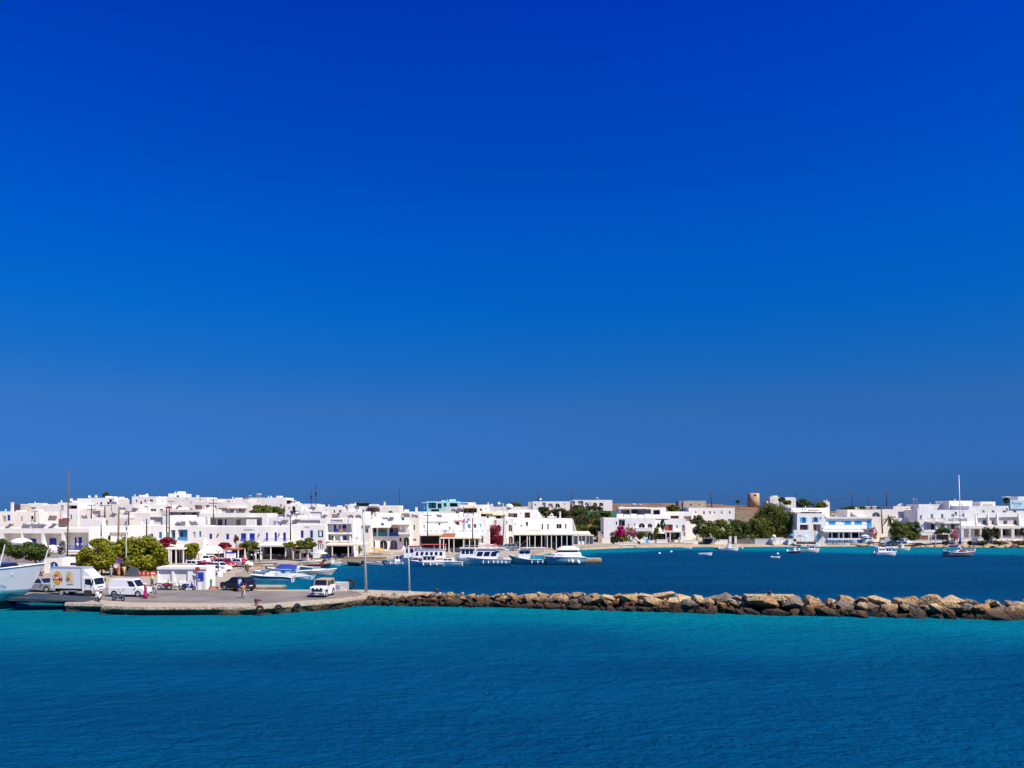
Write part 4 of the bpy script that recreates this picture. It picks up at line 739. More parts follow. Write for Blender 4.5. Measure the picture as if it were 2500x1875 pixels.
h = House('white balcony hotel with raised lettering beside the palm garden', 2240, 2380, 1244.5, 243, depth=9, name='balcony_hotel', cat='hotel', ops=[('w', 2271.5, 1255, 2278.5, 1266, {'col': BROWN}), ('w', 2297, 1255, 2303.5, 1266, {'col': NAVY}), ('w', 2322.5, 1255, 2329, 1263, {'col': GREY}), ('w', 2348, 1254, 2354, 1263, {'col': GREY}),
    ('n', 2262, 1278, 2346, 1293, {'dep': 1.3, 'back': GREYW, 'items': [(NAVY, 2273, 1280, 2281, 1293), (M('green_grey_door', (.10, .16, .16), .5), 2297, 1280, 2306, 1293), (SHADE, 2321, 1280, 2329, 1293), (OLDW, 2312, 1280, 2318, 1293)]})])
for a, b in ((2263, 2284), (2289, 2310)): h.slab(a, b, 1272, 1275, 1.1); h.rail(a, b, 1264.5, 1272, 1.05, GREY, gap=.14)
h.sign('ARTEMIS', 2313, 1265.5, 2362, 1272, M('grey_letters', (.34, .33, .32), .6), bold=.02)
House('white tower block with small windows on top of the balcony hotel', 2317, 2374, 1222.5, 254, depth=8, ops=dk((2320, 1232, 2322.5, 1240), (2342, 1231, 2345, 1237), (2348, 1231, 2350, 1237)))
House('wide white house with a dark slot row left of the white tower block', 2243, 2318, 1231, 258, depth=8, ops=dk((2273, 1233, 2316, 1234.5), (2279, 1242.5, 2283, 1243.6), (2289, 1242.5, 2292, 1243.6)))
h = House('large white three-storey hotel at the right edge with buttresses and a cream arcade', 2366, 2560, 1235, 244, depth=10, name='arcaded_hotel', cat='hotel', ops=[('w', *r_, {'col': NAVY}) for r_ in ((2375, 1246, 2380, 1255), (2398, 1246, 2404, 1252), (2421, 1246, 2428, 1252), (2448, 1246, 2455, 1252), (2473.5, 1245, 2481, 1252))]+[
    ('n', 2383, 1264, 2412, 1281, {'dep': .7, 'back': GREYW, 'items': [(SHADE, 2399.5, 1271, 2402.5, 1280), (SHADE, 2403.5, 1271, 2406.5, 1280)]}), ('n', 2414, 1263, 2433, 1281, {'dep': .5, 'back': M('taupe_plaster', (.55, .50, .46), .85), 'items': [(SHADE, 2422, 1271, 2425, 1279)]}),
    ('n', 2438, 1262, 2486, 1281, {'dep': .5, 'back': MATS['taupe_plaster'], 'items': [(M('plum_pane', (.09, .06, .13), .3), 2450, 1271, 2459, 1279), (SHADE, 2475, 1271, 2477.5, 1279), (SHADE, 2478.5, 1271, 2481, 1279)]}),
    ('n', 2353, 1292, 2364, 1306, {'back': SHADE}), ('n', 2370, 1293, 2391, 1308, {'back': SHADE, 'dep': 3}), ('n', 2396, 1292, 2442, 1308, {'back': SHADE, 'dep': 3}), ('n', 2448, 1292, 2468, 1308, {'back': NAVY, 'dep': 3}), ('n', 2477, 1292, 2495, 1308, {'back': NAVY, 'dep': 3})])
h.slab(2342, 2560, 1283.5, 1290.5, 2.6, 'arcade_roof', CREAM)
h.item('sloped_coping', CREAM, 2345, 1281, 2362, 1283.6, -2.2, 1.5)
for px, wd in ((2348, 4), (2367, 2), (2394, 2), (2445, 2), (2472.5, 3.5), (2498, 3), (2525, 3)):
    (u, z1), (_, z0) = h.loc(px, 1290.5, -2.4), h.loc(px, 1318, -2.4); MB().box(u-wd*.12, u+wd*.12, -2.55, -2.05, 0, z1-.004).build('column', CREAM, h.root)
for px in (2383, 2412, 2434, 2487):
    (u, z1), (_, z0) = h.loc(px, 1250, 0), h.loc(px, 1283, 0); MB().add([(u-.12, 0, z1), (u+.12, 0, z1), (u-.3, -1.0, z0), (u, -1.0, z0), (u-.12, 0, z0), (u+.12, 0, z0)], [(0, 1, 3, 2), (0, 2, 4), (1, 5, 3), (2, 3, 5, 4)]).build('buttress', WHITE, h.root)
h.item('signboard', M('pale_blue_board', (.55, .70, .74), .7), 2467, 1221, 2540, 1242, -.3, .25); h.sign('Porte', 2471, 1225, 2494, 1231.5, M('slate_letters', (.20, .30, .36), .6), out=.34)
h.sign('- -- -', 2476, 1235.5, 2492, 1236.5, MATS['slate_letters'], out=.34)
h.item('roof_room', WHITE, 2394, 1224.5, 2430, 1236, 2, 4); h.item('roof_slot', OLDW, 2400, 1231, 2424, 1233, 1.9, .08); h.item('white_roof_slab', WHITE, 2455, 1212, 2467, 1214, 2, 2); h.item('upper_room', WHITE, 2485, 1212, 2540, 1221, 3, 4)
# ---------------------------------------------------------------- vegetation
def leaf_mat(name, dark, light, scale=0.8, trans=0.25):
    m = bpy.data.materials.new(name); m.use_nodes = True; n = m.node_tree; b = n.nodes['Principled BSDF']; b.inputs['Roughness'].default_value = 0.6; b.inputs['Specular IOR Level'].default_value = 0.25
    t = n.nodes.new('ShaderNodeTexCoord'); q = n.nodes.new('ShaderNodeTexNoise'); q.inputs['Scale'].default_value = scale; q.inputs['Detail'].default_value = 8; q.inputs['Roughness'].default_value = 0.7
    n.links.new(t.outputs['Object'], q.inputs['Vector']); r = n.nodes.new('ShaderNodeValToRGB'); r.color_ramp.elements[0].position = 0.35; r.color_ramp.elements[1].position = 0.65
    r.color_ramp.elements[0].color = (*dark, 1); r.color_ramp.elements[1].color = (*light, 1); n.links.new(q.outputs[0], r.inputs[0]); n.links.new(r.outputs[0], b.inputs['Base Color'])
    tr = n.nodes.new('ShaderNodeBsdfTranslucent'); n.links.new(r.outputs[0], tr.inputs[0]); mx = n.nodes.new('ShaderNodeMixShader'); mx.inputs[0].default_value = trans
    n.links.new(b.outputs[0], mx.inputs[1]); n.links.new(tr.outputs[0], mx.inputs[2]); n.links.new(mx.outputs[0], n.nodes['Material Output'].inputs[0]); MATS[name] = m; return m
LG = leaf_mat('yellow_green_leaves', (0.115, 0.135, 0.008), (0.33, 0.315, 0.014))
DG = leaf_mat('dark_green_leaves', (0.035, 0.065, 0.014), (0.11, 0.155, 0.028))
MG = leaf_mat('mid_green_leaves', (0.06, 0.088, 0.013), (0.19, 0.21, 0.028))
OG = leaf_mat('olive_scrub_leaves', (0.045, 0.050, 0.018), (0.12, 0.115, 0.045))
BG = leaf_mat('grey_green_leaves', (0.05, 0.065, 0.045), (0.15, 0.17, 0.11))
MAG = leaf_mat('magenta_bracts', (0.32, 0.005, 0.09), (0.62, 0.03, 0.22), 2)
CRIM = leaf_mat('crimson_bracts', (0.14, 0.004, 0.015), (0.40, 0.015, 0.05), 1.5)
PINKL = leaf_mat('pink_flowers', (0.40, 0.10, 0.12), (0.65, 0.25, 0.28), 2)
BARK = M('bark', (0.11, 0.075, 0.05), 0.9, 0.3, 3)
def leaves(clumps, n, size, r):
    """leaf-sized faces spread over and through a set of ellipsoid clumps"""
    cl = np.array(clumps, float); vol = cl[:, 3]*cl[:, 4]*cl[:, 5]; pr = vol**0.67; pr /= pr.sum()
    g = np.random.default_rng(r.randrange(10**6)); k = g.choice(len(cl), n, p=pr)
    d = g.normal(size=(n, 3)); d /= np.linalg.norm(d, axis=1, keepdims=True); rad = g.uniform(0.25, 1.0, n)**0.4*(1+0.10*g.normal(size=n))
    c = cl[k, :3]+d*cl[k, 3:6]*rad[:, None]
    nr = d*0.7+g.normal(size=(n, 3))*0.6; nr[:, 2] += 0.25; nr /= np.linalg.norm(nr, axis=1, keepdims=True)
    a = np.cross(nr, g.normal(size=(n, 3))); a /= np.linalg.norm(a, axis=1, keepdims=True); b = np.cross(nr, a)
    s = size*g.uniform(0.6, 1.4, n)[:, None]
    v = np.stack([c-a*s, c+b*s*0.6, c+a*s, c-b*s*0.6], 1).reshape(-1, 3)
    me = bpy.data.meshes.new('crown'); me.vertices.add(4*n); me.vertices.foreach_set('co', v.reshape(-1)); me.loops.add(4*n); me.loops.foreach_set('vertex_index', np.arange(4*n))
    me.polygons.add(n); me.polygons.foreach_set('loop_start', np.arange(0, 4*n, 4)); me.update(calc_edges=True); return me
def tree(label, x0, y0, x1, y1, Y, mat, n=3000, name='tree', cat='tree', base=None, ncl=14, leaf=0.2, trunk=True, seed=0, dz=0.9, tr=0.14, part='crown', lean=0):
    """crown fills the photo box x0..x1, y0..y1 at distance Y; trunk runs down to the ground"""
    r = random.Random(hash((x0, y0)) % 10007+seed); xc = PX((x0+x1)/2, Y); hw = (x1-x0)/2*Y/F; zt, zb = PZ(y0, Y), PZ(y1, Y); hh = (zt-zb)/2
    gz = float(HT(xc, Y)) if base is None else base; rt = thing(name, label, cat, (xc, Y, gz)); zc = (zt+zb)/2-gz; cl = []
    for i in range(int(ncl*1.5)):
        a = r.uniform(0, 2*PI); q = math.sqrt(r.uniform(0.02, 1))*0.74; zz = r.uniform(-0.66, 0.72); k = math.sqrt(max(0.1, 1-zz*zz*0.8))
        cr = r.uniform(0.13, 0.40); cl.append((hw*q*k*math.cos(a), dz*hw*q*k*math.sin(a), zc+hh*zz, hw*cr*(1 if hw < 2*hh else .8), dz*hw*cr, hh*cr*1.05))
    for sgn in (-1, 1): cl.append((sgn*hw*0.68, 0, zc+r.uniform(-.25, .2)*hh, hw*.3, hw*.3, hh*.42))
    cl.append((r.uniform(-.25, .25)*hw, 0, zc+hh*.62, hw*.36, hw*.36, hh*.36))
    me = leaves(cl, n, leaf, r); me.materials.append(mat); link(part, me, rt)
    if trunk and zc > hh*0.3:
        q = MB(); top = Vector((lean*.3, 0, max(0.4, zc-hh*0.35))); q.tube([(lean, 0, -0.3), (lean*.7, .03, top.z*.5), top], [tr, tr*.8, tr*.6], 7)
        for c_ in cl[:6]: q.tube([top, (top+Vector(c_[:3]))/2+Vector((0, 0, .1)), Vector(c_[:3])], [tr*.5, tr*.35, tr*.15], 5)
        q.build('trunk', BARK, rt, True)
    else:
        q = MB(); 
        for c_ in cl[:4]: q.tube([(0, 0, -.2), (c_[0]*.5, c_[1]*.5, c_[2]*.5), c_[:3]], [.06, .045, .02], 5)
        q.build('stems', BARK, rt, True)
    return rt
# round trees on the parking area
tree('dark green round tree at the left edge behind the ship', -30, 1316, 20, 1357, 118, DG, 2600, leaf=.2)
tree('dark green leaning tree behind the bow of the ship', 8, 1322, 122, 1372, 120, DG, 5200, leaf=.2, lean=2.4, ncl=20)
tree('tall yellow-green tree left of the grey lamp post', 196, 1312, 300, 1400, 122, LG, 9000, leaf=.2, ncl=26)
tree('broad yellow-green tree right of the grey lamp post', 276, 1308, 408, 1398, 124, LG, 11500, leaf=.2, ncl=26)
tree('lower yellow-green tree filling the gap behind the lamp post foot', 240, 1334, 330, 1402, 123, LG, 6000, leaf=.2, ncl=18)
tree('outlying yellow-green tree at the left of the round trees', 186, 1338, 246, 1398, 124, LG, 4000, leaf=.2, ncl=14)
tree('yellow-green tree at the right end of the round trees', 350, 1332, 412, 1400, 126, LG, 4500, leaf=.2, ncl=16)
tree('grey leafless shrub against the arcaded house', 140, 1318, 162, 1362, 140, M('dry_twigs', (.22, .20, .20), .9, .3), 700, leaf=.13, name='shrub', cat='shrub', trunk=True, tr=.05)
tree('small dark cypress-shaped tree beside the round trees', 264, 1306, 270, 1324, 150, DG, 350, leaf=.12, name='cypress', ncl=6)
tree('small yellow-green tree in front of the outside stair', 446, 1326, 490, 1362, 150, LG, 2600, leaf=.17)
tree('dark green tree in front of the cobalt french doors', 583, 1320, 632, 1344, 158, MG, 2800, leaf=.17)
tree('round bushy tree right of the cream restaurant canopy', 722, 1313, 774, 1341, 158, MG, 3200, leaf=.17)
tree('low clipped tree under the middle of the restaurant canopy', 690, 1322, 726, 1338, 159, LG, 1500, leaf=.15)
tree('big dark green tree among the upper houses of the town', 608, 1233, 694, 1266, 194, MG, 5200, leaf=.22, ncl=20)
tree('small conifer top showing above the highest left roofs', 250, 1201, 268, 1216, 245, M('x', (0, 0, 0)) if False else DG, 500, leaf=.2, name='conifer', ncl=8)
tree('dark shrub on the roof terrace near the satellite dish', 713, 1234, 722, 1260, 205, OG, 420, leaf=.16, name='shrub', cat='shrub', trunk=True, tr=.05)
tree('yellowish bush on the cream house terrace right of the floodlight', 945, 1247, 962, 1268, 200, OG, 700, leaf=.17, name='shrub', cat='shrub', ncl=8)
tree('palm-like green bush behind the moored boats, left of the floodlight mast', 840, 1338, 862, 1356, 172, LG, 800, leaf=.17, name='shrub', cat='shrub', ncl=8)
tree('yellow-green bush at the foot of the hotel awning', 868, 1326, 884, 1352, 174, LG, 700, leaf=.17, name='shrub', cat='shrub', ncl=8)
# bougainvillea
tree('crimson bougainvillea climbing between two white houses by the quay', 1185, 1280, 1230, 1342, 200, CRIM, 3200, leaf=.17, name='bougainvillea', cat='shrub', part='blossom')
tree('crimson bougainvillea spilling over the restaurant pergola at left', 530, 1324, 566, 1344, 152, CRIM, 1800, leaf=.14, name='bougainvillea', cat='shrub', part='blossom')
tree('thin dark red bougainvillea climbing the white guesthouse wall', 570, 1305, 583, 1330, 161, M('dull_red_leaf', (.20, .05, .05), .8, .3), 500, leaf=.12, name='bougainvillea', cat='shrub', part='blossom', ncl=6)
tree('dark red hedge of bougainvillea by the red crossarm pole', 386, 1312, 432, 1336, 150, CRIM, 1700, leaf=.14, name='bougainvillea', cat='shrub', part='blossom')
tree('round magenta bougainvillea ball in front of the long seaside house', 1498, 1282, 1530, 1316, 238, MAG, 2400, leaf=.17, name='bougainvillea', cat='shrub', ncl=20, part='blossom')
tree('red bougainvillea trailing right of the magenta ball', 1524, 1287, 1555, 1316, 240, CRIM, 900, leaf=.17, name='bougainvillea', cat='shrub', part='blossom')
tree('pink flowering shrub at the corner of the blue-shuttered hotel', 2122, 1288, 2143, 1318, 238, PINKL, 700, leaf=.17, name='flowering_shrub', cat='shrub', part='blossom')
tree('pink flowering shrub in front of the balcony hotel garden', 2318, 1291, 2343, 1318, 236, PINKL, 900, leaf=.17, name='flowering_shrub', cat='shrub', part='blossom')
tree('pink blossom on the terrace below the upper town tree', 688, 1241, 697, 1250, 206, PINKL, 260, leaf=.15, name='flowering_shrub', cat='shrub', part='blossom', ncl=5)
# slope between the restaurant and the seaside house
for i, (a, b_, c_, d_, Y, mt, lb) in enumerate([
    (1312, 1239, 1346, 1262, 300, DG, 'dark green scrub bush below the left hilltop house'), (1346, 1241, 1392, 1268, 290, OG, 'olive bush behind the rooftop chapel'),
    (1388, 1240, 1436, 1262, 300, DG, 'bush at the left end of the green mesh fence'), (1396, 1256, 1441, 1285, 275, OG, 'large olive bush low on the brown slope'),
    (1440, 1249, 1490, 1268, 285, DG, 'spreading dark tree in front of the green mesh fence'), (1434, 1283, 1476, 1306, 256, DG, 'round dark bush on the brown slope above the promenade'),
    (1470, 1297, 1512, 1318, 246, DG, 'dark hedge bush left of the magenta bougainvillea'), (1490, 1306, 1535, 1322, 240, LG, 'low yellow-green hedge below the magenta bougainvillea'),
    (1430, 1236, 1470, 1247, 322, OG, 'scrub under the three half-round arches'), (1400, 1235, 1425, 1246, 322, OG, 'scrub under the grey recess of the right hilltop house'),
    (1380, 1262, 1402, 1290, 262, OG, 'tall olive scrub at the foot of the slope, beside the curved parapet'), (1402, 1284, 1440, 1304, 258, MG, 'mid green bush above the roof of the low beach hut'), (1448, 1268, 1476, 1284, 268, MG, 'green bush beside the left end wall of the seaside house'), (1412, 1262, 1452, 1274, 282, MG, 'low green bush in front of the fence foot')]):
    tree(lb, a-4, b_-2, c_+4, d_+5, Y, mt, 3000, leaf=.26, name='bush', cat='bush', trunk=False, ncl=18, seed=i)
tree('round shrub in front of the terrace arches of the seaside house', 1554, 1297, 1582, 1318, 240, MG, 1300, leaf=.2, name='bush', cat='bush', trunk=False)
tree('tall bright green shrub beside the cream cafe umbrella', 1592, 1287, 1612, 1322, 240, MG, 1500, leaf=.2, name='bush', cat='bush')
tree('slender dark cypress in front of the white house end', 1612, 1267, 1624, 1297, 240, DG, 1100, leaf=.18, name='cypress', ncl=14)
tree('short dark cypress left of the slender one', 1603, 1277, 1612, 1290, 241, DG, 450, leaf=.16, name='cypress', ncl=8)
tree('potted green bush inside the seaside cafe porch', 1638, 1301, 1650, 1315, 241, MG, 450, leaf=.15, name='bush', cat='bush', ncl=6)
tree('dark bush behind the corner of the hillside houses', 1625, 1232, 1660, 1250, 290, MG, 1400, leaf=.25, name='bush', cat='bush', trunk=False)
tree('spiky dark tree in front of the long plain white house', 1683, 1257, 1724, 1287, 252, DG, 2400, leaf=.24, seed=3)
tree('pale grey-green prickly shrub left of the big trees', 1690, 1282, 1710, 1312, 244, BG, 1300, leaf=.18, name='bush', cat='bush')
# grove of big trees by the beach
for (a, b_, c_, d_, Y, mt, lb) in [(1702, 1268, 1796, 1328, 243, MG, 'leftmost dense tree of the beach grove, over the dark awning'), (1766, 1270, 1836, 1326, 246, DG, 'dense dark tree in the middle of the beach grove'),
    (1818, 1262, 1892, 1326, 247, MG, 'rounded tree right of the gate pillars in the beach grove'), (1838, 1226, 1924, 1298, 262, MG, 'tallest tree of the grove, rising above the long plain house'),
    (1868, 1240, 1950, 1326, 249, MG, 'broad tree at the right end of the beach grove by the white cross-shaped gatepost'), (1900, 1238, 1942, 1270, 268, LG, 'yellow-green tree top behind the right end of the grove')]:
    tree(lb, a, b_, c_, d_, Y, mt, 6500, leaf=.26, ncl=24, name='grove_tree', tr=.22)
# ridge bushes
for i, (a, b_, c_, d_, lb) in enumerate([(1912, 1222, 1932, 1233, 'dark round bush in front of the scalloped ridge cottage'), (1943, 1217, 1984, 1240, 'wide dark scrub to the right of the scalloped ridge cottage'),
    (1984, 1225, 2022, 1243, 'dark dome of scrub left of the cottage with chimney pots'), (1900, 1214, 1918, 1226, 'low scrub between the two larger ridge cottages'), (1235, 1226, 1276, 1241, 'dark scrub on the skyline left of the hilltop houses'), (2050, 1236, 2150, 1246, 'long dark strip of scrub on the skyline behind the lunette house'), (1796, 1221, 1806, 1228, 'single small bush on the ridge left of the windmill')]):
    tree(lb, a, b_, c_, d_, 372 if a > 1300 else 300, DG if i % 2 else MG, 1500, leaf=.34, name='bush', cat='bush', trunk=False, seed=i)
# garden by the balcony hotel
tree('dense garden tree between the cream house and the balcony hotel, left one', 2170, 1272, 2220, 1320, 238, MG, 3200, leaf=.22)
tree('dense garden tree nearest the balcony hotel', 2208, 1271, 2256, 1318, 240, DG, 3200, leaf=.22)
tree('grey-green garden bush above the parked white car', 2212, 1298, 2244, 1322, 234, MG, 1900, leaf=.2, name='bush', cat='bush', trunk=False)
tree('low hedge left of the parked white car', 2172, 1306, 2206, 1320, 235, OG, 1300, leaf=.18, name='bush', cat='bush', trunk=False)
tree('small tree before the arcade, left of the wide column', 2394, 1287, 2426, 1320, 234, OG, 1800, leaf=.2)
tree('small leafy tree in the arcade beside the round lamp', 2422, 1288, 2442, 1316, 235, OG, 1200, leaf=.2)
tree('leafy shrub at the far right column of the arcade', 2490, 1288, 2506, 1312, 234, OG, 800, leaf=.2, name='bush', cat='bush')
tree('dark planting along the balcony hotel garden wall', 2284, 1289, 2322, 1306, 237, DG, 1500, leaf=.2, name='bush', cat='bush', trunk=False)
tree('shrub growing through the roof dome pergola of the arcaded hotel', 2450, 1215, 2466, 1229, 247, OG, 700, leaf=.2, name='bush', cat='bush', trunk=False, base=PZ(1232, 247))
for i, (a, b_) in enumerate([(2384, 2412), (2416, 2462), (2470, 2520), (2300, 2320), (2362, 2376)]):
    tree(['low brown shrub on the rocky shore nearest the sailboat', 'long low brown shrub on the shore below the arcade columns', 'brown-green shrub mound on the shore at the right edge', 'small shrub clump on the shore left of the sailboat', 'tiny shrub clump on the shore behind the sailboat mast'][i], a, 1320, b_, 1331, 231, M('dry_shrub', (.13, .09, .03), .9, .5, 1.5), 1300, leaf=.18, name='bush', cat='bush', trunk=False, base=.7)
# palm
def palm(label, px, rtop, Y, rbase_z, n=26, L=2.6, lean=0.0):
    zt = PZ(rtop, Y)-rbase_z; t = thing('palm', label, 'palm', (PX(px, Y), Y, rbase_z)); r = random.Random(px)
    MB().tube([(lean, 0, -.2), (lean*.6, 0, zt*.5), (0, 0, zt-.5)], [.28, .22, .2], 8).build('trunk', BARK, t, True); q = MB()
    for i in range(n):
        a = r.uniform(0, 2*PI); e = r.uniform(-.2, 1.1); pts = []
        for k in range(7):
            s = k/6; pts.append(Vector((math.cos(a)*L*s*math.cos(e*.5), math.sin(a)*L*s*math.cos(e*.5), zt-.5+L*(s*math.sin(e)-.75*s*s))))
        sd = Vector((-math.sin(a), math.cos(a), 0))
        for k in range(6):
            w = .32*(1-abs(k-2.5)/5); q.add([pts[k]-sd*w, pts[k]+sd*w-Vector((0, 0, .05)), pts[k+1]+sd*w*.8, pts[k+1]-sd*w*.8], [(0, 1, 2, 3)])
    q.build('fronds', OG, t); return t
palm('leaning palm with drooping fronds beside the cream wall', 2172, 1262, 240, 1.1, lean=1.6)
# ---------------------------------------------------------------- poles, masts, lamps
WOOD = M('pole_timber', (.17, .11, .06), .85, .25, 3); DKW = M('dark_pole_timber', (.06, .04, .035), .85, .25, 3); LPG = M('lamp_post_paint', (.42, .46, .42), .5, .08)
def pole(label, px, rt, rb, Y, r=.12, mat=None, arms=(), name='utility_pole', cat='pole', px2=None, z0=None, extra=None):
    zb = PZ(rb, Y) if z0 is None else z0; zt = PZ(rt, Y); t = thing(name, label, cat, (PX(px2 if px2 is not None else px, Y), Y, zb)); dx = PX(px, Y)-t.location.x
    MB().tube([(0, 0, 0), (dx*.5, 0, (zt-zb)*.5), (dx, 0, zt-zb)], [r, r*.9, r*.75], 8).build('shaft', mat or WOOD, t, True)
    for (row, hwp) in arms:
        z = PZ(row, Y)-zb; hw = hwp*Y/F; q = MB().box(dx-hw, dx+hw, -.08, .08, z-.07, z+.07)
        q.build('crossarm', mat or WOOD, t); q = MB()
        for k in (-.9, -.45, .45, .9): q.lathe([(.05, z+.07), (.07, z+.12), (.05, z+.2)], (dx+hw*k, 0, 0), 6)
        q.build('insulators', GREY, t)
    if extra: extra(t, dx, zt-zb)
    return t
pole('tall thin rusty mast rising high above the arcaded house', 168, 1147, 1372, 138, .13, M('rusty_mast', (.10, .07, .065), .7, .2), name='mast', cat='mast', px2=164, z0=.9)
pole('stout wooden pole standing out of the round trees', 290.5, 1239, 1330, 135, .17, WOOD, name='utility_pole', px2=287, z0=.9)
def lamp_arm(t, dx, z):
    MB().tube([(dx, 0, z-.1), (dx+.3, -.3, z+.15), (dx+.9, -.6, z+.2)], .05).build('arm', LPG, t); MB().cbox((dx+1.1, -.7, z+.2), (.6, .3, .14)).build('lamp_head', GREY, t)
pole('pale grey lamp post in front of the yellow-green trees', 309, 1270, 1408, 121, .11, LPG, name='lamp_post', cat='lamp post', px2=307, z0=.95, extra=lamp_arm)
pole('brown wooden pole directly behind the grey lamp post', 314, 1250, 1310, 170, .17, DKW, arms=((1249, 9),))
for i, (px, rt, rb, Y, arms, lb, r_) in enumerate([(223, 1233, 1270, 190, ((1233.5, 9), (1244, 10)), 'double-crossarm pole left of the pair on the upper roofs', .16), (256, 1234, 1265, 192, ((1234.5, 13),), 'wide single-crossarm pole right of the pair on the upper roofs', .2),
    (247, 1281, 1310, 150, (), 'short grey pole top sticking out above the tall round tree', .13), (358, 1266, 1312, 160, (), 'plain wooden pole behind the broad round tree', .15), (85, 1247, 1290, 178, ((1248, 8),), 'pole with transformer box on the left cream roofs', .16),
    (521, 1218, 1270, 176, ((1221, 10), (1229, 11)), 'double-crossarm wooden pole above the shaded arcade', .14), (709, 1263, 1320, 160, (), 'plain grey pole at the end of the blue balcony', .15), (418, 1223, 1245, 200, ((1224, 8),), 'thin pole with short crossarm left of the highest cube', .08),
    (602, 1215, 1231, 222, ((1216, 5),), 'short rooftop pole with aerials near the solar tanks', .08), (556, 1212, 1238, 210, (), 'thin reddish rooftop aerial pole', .06), (272, 1219, 1247, 200, ((1219.5, 5),), 'thin rooftop pole by the dark solar panel', .06), (536.5, 1204, 1220, 220, (), 'thin dark skyline aerial at town centre', .06),
    (1044, 1253, 1312, 186, ((1258.5, 10),), 'wooden pole with crossarm left of the cafe terrace parasols', .14), (1154, 1264, 1325, 184, (), 'brown wooden pole in front of the blue arched windows', .16), (1132, 1236, 1262, 205, (), 'lamp pole left of the two on the cream pergola terrace', .1), (1155.5, 1236, 1262, 205, (), 'lamp pole right of the two on the cream pergola terrace', .1),
    (1231, 1256, 1335, 196, (), 'slanting wooden pole between the bougainvillea and the brown arches', .15), (1315, 1202, 1224, 345, (), 'thick dark post on the skyline left of the hilltop houses', .2), (1396.5, 1197, 1242, 325, ((1198, 6.5),), 'tall dark T-shaped pole between the two hilltop houses', .2),
    (1735, 1198, 1240, 330, (), 'tall dark pole with a wire, left of the windmill', .2), (1942, 1198, 1216, 372, (), 'pole behind the scalloped ridge cottage', .14), (2080, 1202, 1240, 340, ((1202.8, 7),), 'T-shaped pole with a wire, right of the ridge cottages', .16), (2120, 1213, 1240, 340, ((1213.5, 5),), 'short T-shaped pole behind the lunette house', .15),
    (2165, 1201, 1240, 330, ((1203, 3), (1208.5, 5.5)), 'tall pole with two crossarms behind the leaning wooden pole', .2), (2273, 1217, 1232, 270, (), 'small dark post on the roof left of the white tower block', .12), (2424.5, 1210, 1224, 255, (), 'thin aerial on the roof room of the arcaded hotel', .1)]):
    pole(lb, px, rt, rb, Y, r_, DKW if px > 1300 and px != 709 else (WOOD if i % 3 else DKW), arms, px2=(1227 if px == 1231 else (1738 if px == 1735 else None)))
pole('leaning stout wooden pole against the cream lunette house', 2151.5, 1241, 1303, 240, .22, WOOD, px2=2154.5)
# H-frame with transformer and red crossarm
t = thing('transformer_pole', 'twin-legged pole with red crossarm and green transformer box', 'pole', (PX(410, 152), 152, .9)); s_ = 152/F
for dx in (-3.2, 3.2): MB().tube([(dx*s_, 0, 0), (dx*s_, 0, PZ(1238, 152)-.9)], [.16, .12], 8).build('leg', DKW, t, True)
zr = PZ(1241, 152)-.9; MB().box(-6.5*s_, 9.5*s_, -.15, .15, zr, zr+.22).build('crossarm', RED, t); MB().box(-2*s_, 6*s_, -.12, .12, zr+.22, zr+.4).build('bracket', RED, t)
zr = PZ(1318, 152)-.9; MB().box(-2.2*s_, 3.6*s_, -.5, -.1, zr, zr+1.5).build('transformer_box', M('grey_green_box', (.18, .27, .24), .6), t); MB().box(-3*s_, 3*s_, -.1, .1, zr+2.2, zr+2.35).build('lower_arm', DKW, t)
# twin lattice masts
for px, rt, lb in ((760, 1196, 'shorter of the two thin lattice masts on the skyline'), (771, 1182, 'taller of the two thin lattice masts on the skyline')):
    t = thing('lattice_mast', lb, 'mast', (PX(px, 228), 228, PZ(1245, 228))); hz = PZ(rt, 228)-t.location.z; q = MB()
    for a in range(3): q.tube([(.22*math.cos(a*2.1), .22*math.sin(a*2.1), 0), (.08*math.cos(a*2.1), .08*math.sin(a*2.1), hz)], .035, 5)
    q.build('legs', DARK, t); q = MB()
    for k in range(int(hz/.8)):
        q.tube([(.22*math.cos(k), .22*math.sin(k), k*.8), (.2*math.cos(k+2.1), .2*math.sin(k+2.1), k*.8+.8)], .025, 4)
    q.build('bracing', M('dull_red_steel', (.25, .08, .08), .6), t)
    MB().box(-.25, .25, -.1, .1, hz*.55, hz*.55+.9).build('antenna_panel', DARK, t)
pole('very thin tall dark aerial mast in the middle of the skyline', 974.5, 1170, 1250, 214, .1, DARK, name='mast', cat='mast', px2=976)
pole('thin aerial on the roof of the turquoise house', 1071, 1213, 1226, 240, .08, DARK, name='mast', cat='mast')
t = pole('pair of thin posts with bracket on the flat cream house', 2231, 1216, 1242, 265, .08, M('pale_brown_pole', (.3, .24, .2), .8), ((1218.5, 6),)); MB().tube([(1.0, 0, 0), (1.0, 0, PZ(1217, 265)-t.location.z)], .08).build('second_shaft', MATS['pale_brown_pole'], t)
